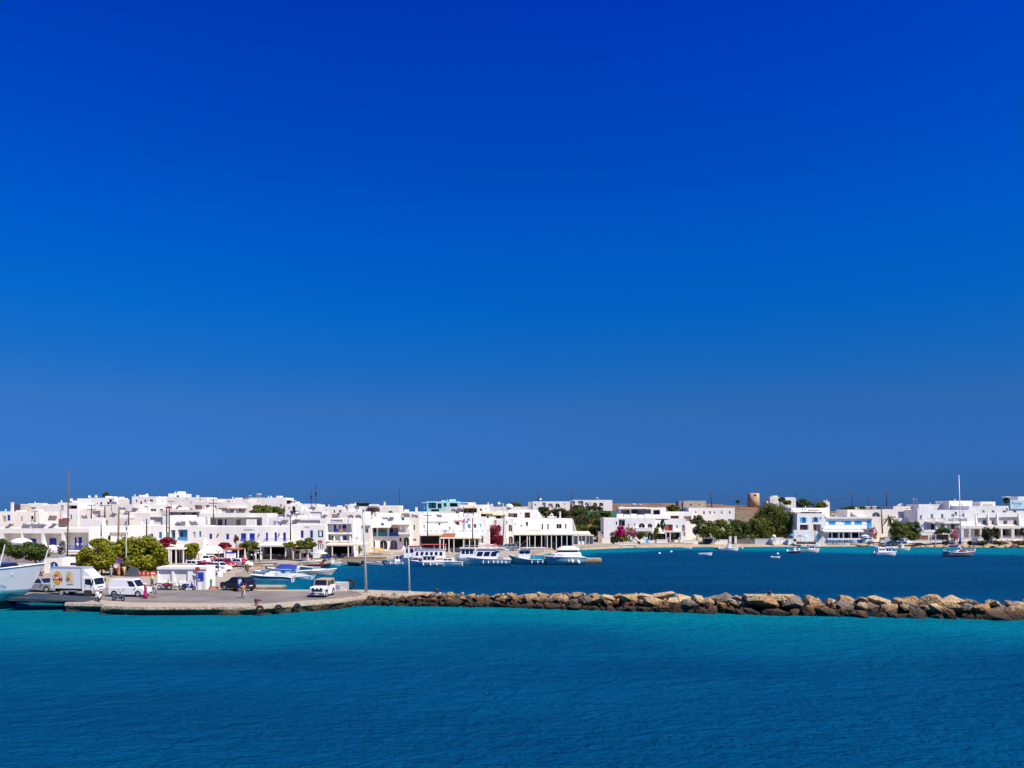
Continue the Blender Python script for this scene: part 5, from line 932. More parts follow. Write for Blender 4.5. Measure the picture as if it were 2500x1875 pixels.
# tall floodlight mast on the mole and the plain post beside it
FL = GP(894, 1447, .9)
t = thing('floodlight_mast', 'tall grey mast with a ring of dark floodlights on the mole', 'lamp post', FL); hz = PZ(1236, FL.y)-.9; lx = PX(886, FL.y)-FL.x
MB().tube([(0, 0, 0), (lx*.5, 0, hz*.5), (lx, 0, hz)], [.17, .13, .09], 10).build('shaft', LPG, t, True); MB().box(-.35, .35, -.35, .35, 0, .12).build('foot', PAVE, t)
MB().torus((lx, 0, hz+.05), .55, .05, 16, 6, 'z').build('head_ring', GREY, t); q = MB().tube([(lx, 0, hz-.1), (lx, 0, hz+.55)], .06); q.tube([(lx-.5, 0, hz+.05), (lx+.5, 0, hz+.05)], .04); q.build('head_post', STEEL, t)
for k in range(8):
    a = k*PI/4+.2; R_ = Matrix.Rotation(a, 4, 'Z') @ Matrix.Rotation(.55, 4, 'Y'); MB().cbox((lx+.68*math.cos(a), .68*math.sin(a), hz+.22), (.16, .52, .42), R_).build('floodlight', DARK, t)
L2 = GP(1000, 1448, .9); t = thing('steel_post', 'plain thin steel post on the mole, right of the floodlight mast', 'post', L2); hz = PZ(1332, L2.y)-.9
MB().tube([(0, 0, 0), (-.08, 0, hz*.5), (-.16, 0, hz)], [.12, .09, .07], 10).build('shaft', LPG, t, True); MB().lathe([(.45, 0), (.3, .15), (.14, .3)], n=10).build('foot', PAVE, t)
pole('street lamp with a double head in front of the hotel balconies', 850, 1260, 1345, 165, .09, M('lamp_brown', (.2, .13, .12), .6), name='street_lamp', cat='lamp post', z0=.98, extra=lambda t, dx, z: MB().cbox((dx, 0, z+.05), (.9, .4, .16)).build('lamp_head', GREY, t))
pole('small street lamp with crossbar beside the cream house', 871, 1313, 1345, 170, .06, GREY, ((1314, 3),), name='street_lamp', cat='lamp post')
for px, rt, rb, lb in ((533, 1343, 1408, 'black two-globe street lamp left of the white tables'), (618, 1355, 1376, 'short dark post with a white globe by the tan sea wall'), (634, 1350, 1375, 'thick dark post right of the white globe lamp')):
    p = GP(px, rb, .96); pole(lb, px, rt, rb, p.y, .07, DARK, name='street_lamp', cat='lamp post', z0=.96, extra=lambda t, dx, z: [MB().lathe([(.02, z-.2), (.16, z-.05), (.16, z+.08), (.03, z+.2)], (dx+k*.3, 0, 0), 8).build('globe', M('opal_globe', (.7, .66, .55), .4), t, True) for k in (-1, 1)] and MB().box(dx-.3, dx+.3, -.03, .03, z-.25, z-.2).build('bracket', DARK, t))
def cable(label, pts, sag=1.2, r=.025):
    q = MB(); a, b = Vector(pts[0]), Vector(pts[1]); q.tube([a.lerp(b, k/12)-Vector((0, 0, sag*4*(k/12)*(1-k/12))) for k in range(13)], r, 4); tag(q.build('overhead_wire', DARK), label, 'wire')
cable('sagging wire from the tall dark pole towards the windmill', [(PX(1735, 330), 330, PZ(1198.5, 330)), (PX(1828, 390), 390, PZ(1204, 390))], 2.0, .05)
cable('straight wire running left from the T-shaped pole by the ridge', [(PX(2010, 372), 372, PZ(1222, 372)), (PX(2080, 340), 340, PZ(1214, 340))], .3, .05)
# ---------------------------------------------------------------- vehicles
CARW = M('white_car_paint', (.80, .80, .78), .25, .03); CARS = M('silver_car_paint', (.45, .47, .50), .25, .05, metal=.4); CARK = M('black_car_paint', (.008, .011, .02), .18, .1)
CARR = M('red_car_paint', (.42, .015, .02), .25, .05); CARB = M('blue_car_paint', (.03, .05, .30), .25, .05); CARG = M('grey_car_paint', (.20, .25, .27), .28, .05, metal=.3); TAN = M('tan_soft_top', (.42, .30, .17), .9, .1)
LAMP = M('lamp_glass', (.75, .75, .72), .1, .02); TAIL = M('tail_lamp', (.35, .01, .01), .2, .05); PLATE = M('number_plate', (.72, .72, .68), .5, .03); CHROME = M('bright_metal', (.6, .6, .6), .2, .05, metal=.8)
def inset(f4, u0, u1, v0, v1, off=.012):
    a, b, c, d = [Vector(p) for p in f4]; nn = (b-a).cross(d-a).normalized()
    P_ = lambda u, v: (a.lerp(b, u)).lerp(d.lerp(c, u), v)+nn*off
    return [P_(u0, v0), P_(u1, v0), P_(u1, v1), P_(u0, v1)]
def pane(f4, u0, u1, v0, v1, name, mat, parent, off=.012):
    q = inset(f4, u0, u1, v0, v1, off); r_ = inset(f4, u0, u1, v0, v1, off-.03); return MB().add(q+r_, [(0, 1, 2, 3), (0, 4, 5, 1), (1, 5, 6, 2), (2, 6, 7, 3), (3, 7, 4, 0)]).build(name, mat, parent)
def wheel(x, y, r, w, parent, rim=None, n=16):
    s = 1 if y > 0 else -1
    t = MB().lathe([(r*.55, -w/2), (r*.93, -w/2), (r, -w*.3), (r, w*.3), (r*.93, w/2), (r*.55, w/2)], (x, y, r), n, 'y').build('wheel', RUBBER, parent, False)
    MB().lathe([(r*.62, 0), (r*.58, s*.02), (r*.2, s*.01), (.01, s*.03)], (x, y+s*w/2, r), n, 'y').build('rim', rim or STEEL, t); return t
CAR = {  # length, width, height, bonnet height, belt height, windscreen foot, roof front, roof rear, rear foot, wheel radius
 'hatch': (3.9, 1.68, 1.48, .86, .92, .98, .30, -1.35, -1.82, .30), 'suv': (4.35, 1.82, 1.70, 1.02, 1.08, 1.05, .35, -1.75, -2.08, .36), 'van': (4.4, 1.78, 2.02, 1.02, 1.10, 1.35, .72, -2.05, -2.16, .33),
 'jeep': (3.75, 1.78, 2.02, 1.22, 1.26, .72, .55, -1.72, -1.80, .40), 'pickup': (4.9, 1.8, 1.72, 1.02, 1.06, 1.25, .6, -.55, -.75, .36)}
def car(label, loc, head, kind, col, roofcol=None, name='parked_car', cat='car', group=None, blind=False):
    L, W, Ht, hz, bz, wx, rf, rr, rx, wr = CAR[kind]; t = thing(name, label, cat, loc, head, group); h2 = W/2; f, b = L/2, -L/2
    prof = [(b+.10, .26), (f-.08, .26), (f, .42), (f-.01, hz-.16), (f-.14, hz), (wx, bz), (rx, bz), (b+.05, bz-.03), (b, bz-.3), (b+.01, .42)]
    cx, cz = 0, .6; sm = [(x*.985, cz+(z-cz)*.9) for x, z in prof]; md = [(x*.997, cz+(z-cz)*.985) for x, z in prof]
    rings = [[(x, y, z) for x, z in pr] for y, pr in ((-h2, sm), (-h2+.05, md), (-h2+.18, prof), (h2-.18, prof), (h2-.05, md), (h2, sm))]
    MB().loft(rings).build('body', col, t)
    yb, yt = h2-.05, h2-(.20 if kind not in ('van', 'jeep') else .12)
    B_ = [(wx, -yb, bz), (wx, yb, bz), (rx, yb, bz), (rx, -yb, bz)]; T_ = [(rf, -yt, Ht-.04), (rf, yt, Ht-.04), (rr, yt, Ht-.02), (rr, -yt, Ht-.02)]; T2 = [(rf-.12, -yt+.12, Ht), (rf-.12, yt-.12, Ht), (rr+.12, yt-.12, Ht), (rr+.12, -yt+.12, Ht)]
    MB().loft([B_, T_, T2]).build('cabin', roofcol or col, t)
    if kind == 'jeep': MB().loft([[(wx, -yb, bz), (wx, yb, bz), (wx-.35, yb, bz), (wx-.35, -yb, bz)], [(rf+.012, -yt-.01, Ht-.16), (rf+.012, yt+.01, Ht-.16), (rf-.3, yt+.01, Ht-.16), (rf-.3, -yt-.01, Ht-.16)]]).build('windscreen_frame', col, t)
    front = [B_[0], B_[1], T_[1], T_[0]]; back = [B_[2], B_[3], T_[3], T_[2]]; left = [B_[1], B_[2], T_[2], T_[1]]; right = [B_[3], B_[0], T_[0], T_[3]]
    pane(front, .07, .93, .10, .90, 'windscreen', GLASS, t, .02); pane(back, .10, .90, .25 if kind != 'van' else .45, .88, 'rear_window', GLASS, t)
    if kind == 'van': pane(left, .04, .26, .12, .82, 'side_window', GLASS, t); pane(right, .74, .96, .12, .82, 'side_window', GLASS, t)
    elif kind == 'jeep':
        for a_, b_ in ((.08, .36), (.42, .9)): pane(left, a_, b_, .15, .75, 'side_window', GLASS, t); pane(right, 1-b_, 1-a_, .15, .75, 'side_window', GLASS, t)
    elif kind == 'pickup': pane(left, .1, .9, .12, .85, 'side_window', GLASS, t); pane(right, .1, .9, .12, .85, 'side_window', GLASS, t); MB().box(b+.15, rx-.1, -h2+.15, h2-.15, bz-.12, bz+.02).build('cargo_bed', DARK, t)
    else:
        for a_, b_ in ((.12, .48), (.52, .90)): pane(left, a_, b_, .12, .85, 'side_window', GLASS, t); pane(right, 1-b_, 1-a_, .12, .85, 'side_window', GLASS, t)
    xf, xr = f-.75, b+.75
    for x in (xf, xr):
        for s in (-1, 1):
            MB().lathe([(wr*1.2, 0), (wr*1.2, s*.006), (.02, s*.007)], (x, s*(h2-.004), wr+.03), 16, 'y').build('wheel_arch', DARK, t); wheel(x, s*(h2-.07), wr, .19, t)
    for s in (-1, 1):
        MB().box(f-.06, f+.012, s*(h2-.32)-.16, s*(h2-.32)+.16, hz-.34, hz-.16).build('headlight', LAMP, t); MB().box(b-.012, b+.08, s*(h2-.16)-.09, s*(h2-.16)+.09, bz-.34, bz-.06).build('tail_light', TAIL, t)
        MB().cbox((wx-.15, s*(h2+.06), bz+.08), (.1, .18, .14)).build('mirror', col if kind != 'jeep' else DARK, t)
    MB().box(f-.05, f+.05, -h2+.06, h2-.06, .34, .50).build('front_bumper', DARK if kind in ('jeep', 'suv', 'van') else col, t); MB().box(b-.05, b+.05, -h2+.06, h2-.06, .34, .50).build('rear_bumper', DARK if kind in ('jeep', 'van') else col, t)
    MB().box(f+.051, f+.062, -.25, .25, .37, .47).build('number_plate', PLATE, t); MB().box(b-.062, b-.02, -.26, .26, .62, .73).build('number_plate', PLATE, t)
    if kind == 'jeep':
        MB().box(f-.01, f+.02, -.62, .62, .72, 1.12).build('grille', DARK, t)
        for y in (-.22, .22): MB().lathe([(.02, .02), (.13, .03), (.13, .10), (.02, .12)], (f, y, 1.0), 12, 'x').build('spot_lamp', LAMP, t, True)
        MB().tube([(f+.1, -.45, .45), (f+.16, -.45, .95), (f+.16, .45, .95), (f+.1, .45, .45)], .035).build('bull_bar', DARK, t); MB().box(f+.05, f+.09, -.3, .3, .55, .68).build('front_plate', PLATE, t)
        for s in (-1, 1): MB().box(f-1.2, f-.1, s*(h2+.02)-.03, s*(h2+.02)+.03, .82, .88).build('wing_flare', DARK, t)
    return t
def ang(px, deg): return math.radians(deg)
p = GP(788, 1455, .905); car('white jeep with tan soft top and spotlights parked on the mole', p, math.radians(-97), 'jeep', CARW, TAN, name='jeep', cat='jeep')
p = GP(318, 1455.5, .905); car('white panel van parked behind the woman in the magenta dress', p, math.radians(-6), 'van', CARW, name='delivery_van', cat='van')
p = GP(581, 1441, .905); car('black four-by-four parked on the quay with a man at its door', p, math.radians(152), 'suv', CARK, name='black_suv')
p = Vector((PX(99, 99), 99, .905)); car('silver pickup half hidden between the ship bow and the snack truck', p, math.radians(-14), 'pickup', CARS, name='silver_pickup')
PC = [(518, 1403, 'hatch', CARW, -20, 'white hatchback nearest the end of the white kiosk'), (507, 1394, 'hatch', CARR, -24, 'red hatchback directly behind the nearest white one'), (536, 1394, 'hatch', CARW, -24, 'white car parked right of the red hatchback, behind the black street lamp'),
      (480, 1389, 'hatch', CARW, -20, 'white car behind the kiosk roof, third row'), (548, 1385, 'hatch', CARR, -24, 'second red car, further back in the parking row'), (566, 1381, 'hatch', CARW, -24, 'white car at the back of the parking row near the red parasol'),
      (519, 1377, 'suv', CARW, 20, 'white four-by-four parked across the back of the car park'), (548, 1374, 'hatch', PALEB, 10, 'pale blue car roof at the back of the car park'), (590, 1384, 'hatch', CARW, -30, 'white car nose beside the brown waste bin')]
for px, row, kd, cl, hd, lb in PC: car(lb, GP(px, row, .96), math.radians(hd), kd, cl, group='cars parked behind the kiosk')
car('white car parked in front of the bougainvillea by the cafe', Vector((PX(1203, 196), 196, .99)), math.radians(10), 'hatch', CARW); car('grey-green four-by-four parked below the brown arches', Vector((PX(1240, 196), 196, .99)), math.radians(200), 'suv', CARG)
car('white car parked by the garden hedge near the beach', Vector((PX(2210, 231.5), 231.5, 1.1)), math.radians(-80), 'hatch', CARW); car('white car roof showing behind the snack truck', GP(203, 1397, .96), math.radians(0), 'suv', CARW); car('grey-blue car under the tall round tree behind the snack truck', GP(228, 1391, .96), math.radians(160), 'suv', CARG)
car('white pickup at the beach bar terrace with a surfboard rack', Vector((PX(2112, 237.5), 237.5, 1.12)), math.radians(175), 'suv', CARW)
# snack truck
TW = M('truck_white', (.74, .75, .76), .4, .03)
t = thing('snack_truck', 'white box truck with round red and yellow crisp logo on its side', 'truck', GP(181, 1455.5, .905)+Vector((0, .9, 0)), math.radians(-7))
MB().box(-2.75, 1.12, -1.05, 1.05, .92, 3.32).build('cargo_box', TW, t); q = MB()
for a in ((-2.78, -2.72), (1.08, 1.15)): q.box(a[0], a[1], -1.08, 1.08, .88, 3.36)
q.box(-2.72, 1.08, -1.08, 1.08, 3.3, 3.36); q.box(-2.72, 1.08, -1.08, 1.08, .88, .95); q.build('box_frame', STEEL, t)
MB().box(-2.6, 2.5, -.42, .42, .55, .86).build('chassis', DARK, t); MB().box(-1.2, .6, -1.02, -.98, .55, .68).build('side_guard', STEEL, t); MB().box(-.6, .3, -.95, -.5, .4, .8).build('fuel_tank', DARK, t)
cabp = [(1.2, .62), (2.72, .62), (2.78, .85), (2.74, 1.28), (2.5, 2.12), (2.38, 2.22), (1.2, 2.24)]
MB().loft([[(x, y, z) for x, z in pr] for y, pr in ((-1.0, [(x*.995, z*.99+.01) for x, z in cabp]), (-.94, cabp), (.94, cabp), (1.0, [(x*.995, z*.99+.01) for x, z in cabp]))]).build('cab', CARW, t)
MB().loft([[(1.2, -.9, 2.22), (2.35, -.9, 2.22), (2.35, .9, 2.22), (1.2, .9, 2.22)], [(1.2, -.9, 3.1), (1.35, -.9, 3.1), (1.35, .9, 3.1), (1.2, .9, 3.1)]]).build('wind_deflector', CARW, t)
pane([(2.735, -.94, 1.3), (2.735, .94, 1.3), (2.50, .94, 2.12), (2.50, -.94, 2.12)], .05, .95, .06, .95, 'windscreen', GLASS, t, .02)
for s in (-1, 1):
    d_ = MB().add([(1.45, s*1.012, .75), (2.45, s*1.012, .75), (2.52, s*1.012, 1.2), (2.33, s*1.012, 2.1), (1.45, s*1.012, 2.1), (1.45, s*.99, .75), (2.45, s*.99, .75), (2.52, s*.99, 1.2), (2.33, s*.99, 2.1), (1.45, s*.99, 2.1)], [(0, 1, 2, 3, 4)]+[(i, (i+1) % 5, 5+(i+1) % 5, 5+i) for i in range(5)]).build('door', CARW, t)
    MB().add([(1.55, s*1.02, 1.4), (2.42, s*1.02, 1.3), (2.28, s*1.02, 2.02), (1.55, s*1.02, 2.02)], [(0, 1, 2, 3)]).build('side_window', GLASS, d_); MB().box(1.5, 1.64, s*1.03-.01, s*1.03+.01, 1.2, 1.25).build('handle', DARK, d_)
    MB().cbox((2.62, s*1.15, 1.75), (.08, .16, .42)).build('mirror', DARK, t); MB().box(2.7, 2.79, s*.72-.17, s*.72+.17, .82, 1.0).build('headlight', LAMP, t)
    wheel(-1.45, s*.86, .38, .3, t); wheel(1.9, s*.86, .38, .24, t)
    MB().lathe([(.5, 0), (.5, s*.008), (.02, s*.009)], (1.9, s*1.0, .42), 16, 'y').build('wheel_arch', DARK, t)
MB().box(2.76, 2.80, -.55, .55, 1.02, 1.10).build('grille', DARK, t); MB().box(2.70, 2.86, -.98, .98, .48, .74).build('bumper', GREY, t); MB().box(2.861, 2.87, -.26, .26, .55, .66).build('number_plate', PLATE, t)
YEL = M('logo_yellow', (.72, .42, .05), .5, .15, 3); LRED = M('logo_red', (.42, .02, .025), .5, .05); LGOLD = M('logo_gold', (.70, .50, .18), .5, .2, 4); LBRN = M('crisp_brown', (.42, .16, .05), .5, .25, 4)
def disc(cx, cz, rx_, rz_, y, nm, mt, par, a0=0, n=28): return MB().add([(cx+rx_*math.cos(2*PI*k/n), y, cz+rz_*math.sin(2*PI*k/n)) for k in range(n)]+[(cx+rx_*math.cos(2*PI*k/n), y+.01, cz+rz_*math.sin(2*PI*k/n)) for k in range(n)], [tuple(range(n))]+[(k, (k+1) % n, n+(k+1) % n, n+k) for k in range(n)]).build(nm, mt, par)
lg = disc(-1.85, 2.12, .56, .80, -1.07, 'round_logo', YEL, t); q = MB(); pts = []
for k in range(13): pts.append((-2.44+k*.1, 2.34+.10*math.sin(k/12*PI*1.2+.3)))
for k in range(12, -1, -1): pts.append((-2.44+k*.1, 1.86+.10*math.sin(k/12*PI*1.2+.3)-.002*k))
q.add([(x, -1.085, z) for x, z in pts]+[(x, -1.07, z) for x, z in pts], [tuple(range(26))]+[(i, (i+1) % 26, 26+(i+1) % 26, 26+i) for i in range(26)]); q.build('logo_banner', LRED, lg)
lettering("Lay's", 1.0, .46, (-2.34, -1.087, 1.90), M('logo_white', (.85, .84, .82), .5), lg, (0, math.radians(-4), 0), .02)
s2 = disc(-.25, 2.15, .50, .82, -1.066, 'second_logo', M('logo_pale', (.70, .64, .50), .5, .1), t); disc(-.45, 2.35, .30, .50, -1.082, 'crisp_graphic', LGOLD, s2); disc(-.52, 1.98, .24, .22, -1.09, 'potato_graphic', LBRN, s2); disc(-.02, 2.05, .2, .36, -1.084, 'pale_graphic', M('pale_gold', (.74, .68, .46), .5, .1), s2)
lettering('ΤΣΑΚΙΡΗΣ', .8, .11, (-.65, -1.07, 1.36), MATS['grey_letters'], s2); MB().box(-2.35, -2.2, -1.075, -1.05, 1.12, 1.22).build('reflector', DARK, t)
# motorbikes and scooters
def bike(label, loc, head, col, seat=None, kind='scooter', wheelcol=None, group=None, name=None):
    t = thing(name or kind, label, 'scooter' if kind == 'scooter' else 'motorbike', loc, head, group); wr, wb = (.26, .62) if kind == 'scooter' else (.31, .68)
    for x in (wb, -wb):
        w_ = MB().torus((x, 0, wr), wr-.06, .065, 18, 8).build('wheel', RUBBER, t, True); q = MB().lathe([(wr*.5, -.03), (wr*.5, .03)], (x, 0, wr), 12, 'y')
        for k in range(5): a = k*2*PI/5; q.tube([(x, 0, wr), (x+(wr-.09)*math.cos(a), 0, wr+(wr-.09)*math.sin(a))], .025, 5)
        q.build('rim', wheelcol or STEEL, w_)
    MB().tube([(wb, .07, wr), (wb-.22, .07, .95)], .03).tube([(wb, -.07, wr), (wb-.22, -.07, .95)], .03).build('fork', DARK, t)
    MB().tube([(wb-.33, -.36, 1.05), (wb-.24, -.15, 1.0), (wb-.24, .15, 1.0), (wb-.33, .36, 1.05)], .022).build('handlebar', DARK, t)
    R4 = lambda x, w, z0, z1: [(x, -w, z0), (x, w, z0), (x, w*.8, z1), (x, -w*.8, z1)]
    if kind == 'scooter':
        MB().loft([R4(-.85, .1, .5, .66), R4(-.6, .2, .36, .72), R4(-.1, .2, .3, .66), R4(.02, .17, .26, .36), R4(.3, .17, .24, .34)]).build('body', col, t, True)
        MB().loft([R4(.26, .2, .3, .55), R4(.4, .22, .45, .98), R4(.5, .14, .6, 1.02)]).build('leg_shield', col, t, True)
        MB().loft([R4(-.82, .12, .68, .76), R4(-.5, .17, .72, .82), R4(.0, .13, .66, .76)]).build('seat', seat or RUBBER, t, True)
    else:
        MB().loft([R4(-.3, .12, .42, .7), R4(.1, .2, .36, .86), R4(.4, .14, .5, .92)]).build('body', col, t, True); MB().box(-.25, .28, -.17, .17, .25, .5).build('engine', GREY, t)
        MB().loft([R4(-.95, .08, .78, .86), R4(-.5, .14, .7, .82), R4(-.1, .12, .7, .8)]).build('seat', seat or RUBBER, t, True); MB().tube([(.1, -.2, .3), (-.4, -.22, .28), (-.85, -.22, .42)], .05).build('exhaust', CHROME, t)
    MB().lathe([(.02, .06), (.1, .04), (.1, -.03)], (wb-.14, 0, .88), 10, 'x').build('headlight', LAMP, t); MB().add([(wb-.3, 0, wr*2+.02), (wb+.25, -.08, wr*1.9), (wb+.25, .08, wr*1.9), (wb-.3, -.08, wr*2+.02), (wb-.3, .08, wr*2+.02), (wb, 0, wr*2+.06)], [(3, 1, 5), (1, 2, 5), (2, 4, 5), (4, 3, 5)]).build('mudguard', col, t)
    for s in (-1, 1): MB().tube([(wb-.28, s*.3, 1.05), (wb-.25, s*.36, 1.25)], .012).cbox((wb-.25, s*.37, 1.28), (.03, .14, .09)).build('mirror', DARK, t)
    return t
SCW = M('scooter_white', (.72, .70, .66), .35, .05); SCB = M('scooter_blue', (.015, .02, .26), .3, .05); SCG = M('scooter_grey', (.10, .13, .15), .3, .1); SCR = M('scooter_red', (.30, .02, .03), .3, .1)
bike('dark grey scooter with white front wheel at the quay edge', GP(289, 1467, .905), math.radians(-18), SCG, None, 'scooter', LAMP); bike('cream scooter seen head-on in front of the truck', GP(240, 1466, .905), math.radians(-80), SCW, M('tan_seat', (.3, .18, .08), .7))
bike('royal blue scooter with white shield by the notice panel', GP(461, 1441, .905), math.radians(-4), SCB); bike('black and white motorbike left of the royal blue scooter', GP(427, 1440.5, .905), math.radians(4), SCW, None, 'motorbike'); bike('red and navy motorbike at the left end of the kiosk', GP(402, 1440, .905), math.radians(8), SCR, SCB, 'motorbike')
bike('dark scooter parked in the row behind the notice by the restaurant', GP(477, 1392, .96), math.radians(30), SCR, None, 'scooter'); bike('dark motorbike parked under the broad round tree', GP(345, 1404, .96), math.radians(140), SCG, None, 'motorbike')
bike('grey motorbike parked by the quay hotel awning', GP(812, 1366, .99), math.radians(20), SCG, None, 'motorbike'); bike('navy scooter parked left of the hotel awning post', GP(798, 1367, .99), math.radians(60), SCB, None, 'scooter')
# ---------------------------------------------------------------- people
SKIN = M('skin', (.42, .22, .14), .6, .08, 4); HAIR = M('dark_hair', (.03, .018, .012), .7, .2)
def person(label, loc, head, top=None, bottom=None, dress=None, hat=None, shorts=False, arms=((.28, 0, .95), (-.28, 0, .95)), step=.14, hgt=1.7, lean=0.0, sit=False, hair=True, bag=None):
    """body is one skinned mesh; clothes and hair are its children"""
    t = thing('person', label, 'person', loc, head); k = hgt/1.7; bm = bmesh.new(); sl = bm.verts.layers.skin.verify()
    def V(x, y, z, rx_, ry_=None):
        v = bm.verts.new((x*k+lean*max(0, z-.9), y*k, z*k)); v[sl].radius = (rx_*k, (ry_ or rx_)*k); return v
    def E(a, b): bm.edges.new((a, b)); return b
    pel = V(0, 0, .92, .13, .11); pel[sl].use_root = True
    ch = E(E(pel, V(0, 0, 1.12, .12, .10)), V(0, 0, 1.34, .15, .11)); nk = E(ch, V(.01, 0, 1.46, .055)); hd_ = E(E(nk, V(.02, 0, 1.56, .085, .075)), V(.02, 0, 1.66, .075, .07))
    legs = []
    for s, st in ((1, step), (-1, -step)):
        hp = E(pel, V(0, s*.09, .86, .09)); kn = E(hp, V(st*.6+(.35 if sit else 0), s*.10, .48 if not sit else .80, .062)); an = E(kn, V(st-.02+(.35 if sit else 0), s*.10, .09 if not sit else .4, .042)); E(an, V(st+.14+(.35 if sit else 0), s*.11, .04 if not sit else .34, .035)); legs.append((hp.co.copy(), kn.co.copy(), an.co.copy()))
    hands = []
    for s, (hy, hx, hz_) in zip((1, -1), arms):
        sh = E(ch, V(0, s*.19, 1.38, .058)); el = V((hx*.4-.03), hy*.95+s*.02, (1.38+hz_)/2-.04, .043); E(sh, el); wr = E(el, V(hx, hy, hz_, .03)); pm = E(wr, V(hx+.02, hy, hz_-.07, .032, .02))
        for j in range(4): E(pm, V(hx+.005+j*.014-.01, hy+s*(.02-.012*j), hz_-.15+.008*abs(j-1.5), .009))
        E(wr, V(hx+.05, hy-s*.01, hz_-.08, .010)); hands.append((sh.co.copy(), el.co.copy(), wr.co.copy()))
    me = bpy.data.meshes.new('body'); bm.to_mesh(me); bm.free(); ob = bpy.data.objects.new('body', me); C.objects.link(ob)
    ob.modifiers.new('s', 'SKIN').use_smooth_shade = True; m_ = ob.modifiers.new('d', 'SUBSURF'); m_.levels = m_.render_levels = 1
    dg = bpy.context.evaluated_depsgraph_get(); me2 = bpy.data.meshes.new_from_object(ob.evaluated_get(dg)); bpy.data.objects.remove(ob); me2.materials.clear(); me2.materials.append(SKIN); body = link('body', me2, t)
    ex = lambda z: lean*max(0, z-.9)
    EL = lambda z, rx_, ry_, n=12: [((ex(z)+rx_*math.cos(2*PI*i/n))*k, ry_*math.sin(2*PI*i/n)*k, z*k) for i in range(n)]
    if dress: MB().loft([EL(.12, .26, .30), EL(.5, .21, .24), EL(.95, .155, .18), EL(1.12, .135, .15), EL(1.32, .155, .2), EL(1.42, .10, .15)]).build('dress', dress, t, True)
    if top:
        MB().loft([EL(.84, .155, .185), EL(1.1, .15, .17), EL(1.34, .16, .21), EL(1.44, .09, .15)]).build('shirt', top, t, True); q = MB()
        for (a, b, c_) in hands: q.tube([a+(a-b)*.2, a.lerp(b, .75)], [.085*k, .07*k], 8)
        q.build('sleeves', top, t, True)
    if bottom:
        q = MB().loft([EL(.80, .15, .18), EL(.96, .155, .185)])
        for (a, b, c_) in legs: q.tube([a+Vector((0, 0, .03)), b]+([] if shorts else [c_]), [.115*k, .085*k]+([] if shorts else [.075*k]), 8)
        q.build('shorts' if shorts else 'trousers', bottom, t, True)
    q = MB()
    for (a, b, c_) in legs: q.loft([[(c_.x-.06, c_.y-.045, 0 if not sit else c_.z-.1), (c_.x+.19, c_.y-.045, 0 if not sit else c_.z-.1), (c_.x+.19, c_.y+.045, 0 if not sit else c_.z-.1), (c_.x-.06, c_.y+.045, 0 if not sit else c_.z-.1)], [(c_.x-.05, c_.y-.04, c_.z-.01), (c_.x+.06, c_.y-.04, c_.z-.01), (c_.x+.06, c_.y+.04, c_.z-.01), (c_.x-.05, c_.y+.04, c_.z-.01)]])
    q.build('shoes', BROWN, t)
    hx = (.02+ex(1.6))*k
    if hair and not hat: MB().lathe([(.02, 1.765*k), (.075*k, 1.74*k), (.1*k, 1.67*k), (.097*k, 1.58*k), (.06*k, 1.55*k)], (hx-.02*k, 0, 0), 12).build('hair', HAIR, t, True)
    if hat: MB().lathe([(.01, 1.80*k), (.09*k, 1.79*k), (.11*k, 1.70*k), (.22*k, 1.68*k), (.22*k, 1.665*k), (.1*k, 1.66*k)], (hx, 0, 0), 14).build('hat', hat, t, True)
    q = MB()
    for s in (-1, 1): q.cbox((hx+.088*k, s*.032*k, 1.625*k), (.012, .02, .012))
    q.build('eyes', DARK, t); MB().add([(hx+.075*k, -.015, 1.57*k), (hx+.075*k, .015, 1.57*k), (hx+.115*k, 0, 1.575*k), (hx+.08*k, 0, 1.62*k)], [(0, 1, 2), (0, 2, 3), (1, 3, 2), (0, 3, 1)]).build('nose', SKIN, t)
    if bag: MB().loft([EL(1.0, .1, .14), EL(1.1, .13, .16), EL(1.35, .12, .15), EL(1.42, .06, .1)]).build('backpack', bag, t, True).location = (-.22*k, 0, 0)
    return t
cl = lambda n, c: M(n, c, .8, .15, 4)
FUCH = cl('magenta_cloth', (.42, .01, .12)); GRYC = cl('grey_lilac_cloth', (.32, .30, .36)); LBC = cl('light_blue_cloth', (.30, .40, .58)); ROY = cl('royal_blue_cloth', (.01, .02, .42)); TANC = cl('tan_cloth', (.36, .22, .10)); CAMO = cl('pale_trouser_cloth', (.40, .36, .30)); YG = cl('lime_cloth', (.55, .65, .18)); WHC = cl('white_cloth', (.75, .74, .70)); NAVC = cl('navy_cloth', (.02, .025, .08)); REDC = cl('red_cloth', (.50, .03, .04)); ORC = cl('orange_brown_cloth', (.38, .13, .05)); PNKC = cl('pink_cloth', (.65, .25, .35)); CYC = cl('cyan_cloth', (.20, .55, .65))
up = ((.12, .16, 1.62), (-.12, .16, 1.62))
person('woman in a long magenta dress and white hat holding her hat', GP(355, 1462, .905), math.radians(-120), dress=FUCH, hat=WHC, arms=((.26, .05, 1.0), (-.16, .10, 1.66)))
person('person in grey lilac tunic standing right of the magenta dress', GP(380, 1459, .905), math.radians(150), top=GRYC, bottom=GRYC, shorts=True, hgt=1.58)
person('man in pale blue shirt and royal blue shorts leaning at the black car door', GP(583, 1445, .905), math.radians(70), top=LBC, bottom=ROY, shorts=True, lean=.35, arms=((.25, .45, 1.0), (-.2, .4, 1.0)), hgt=1.75)
person('walker in tan shirt and pale trousers with a backpack crossing the road', GP(594, 1461, .905), math.radians(-60), top=TANC, bottom=CAMO, step=.28, bag=REDC)
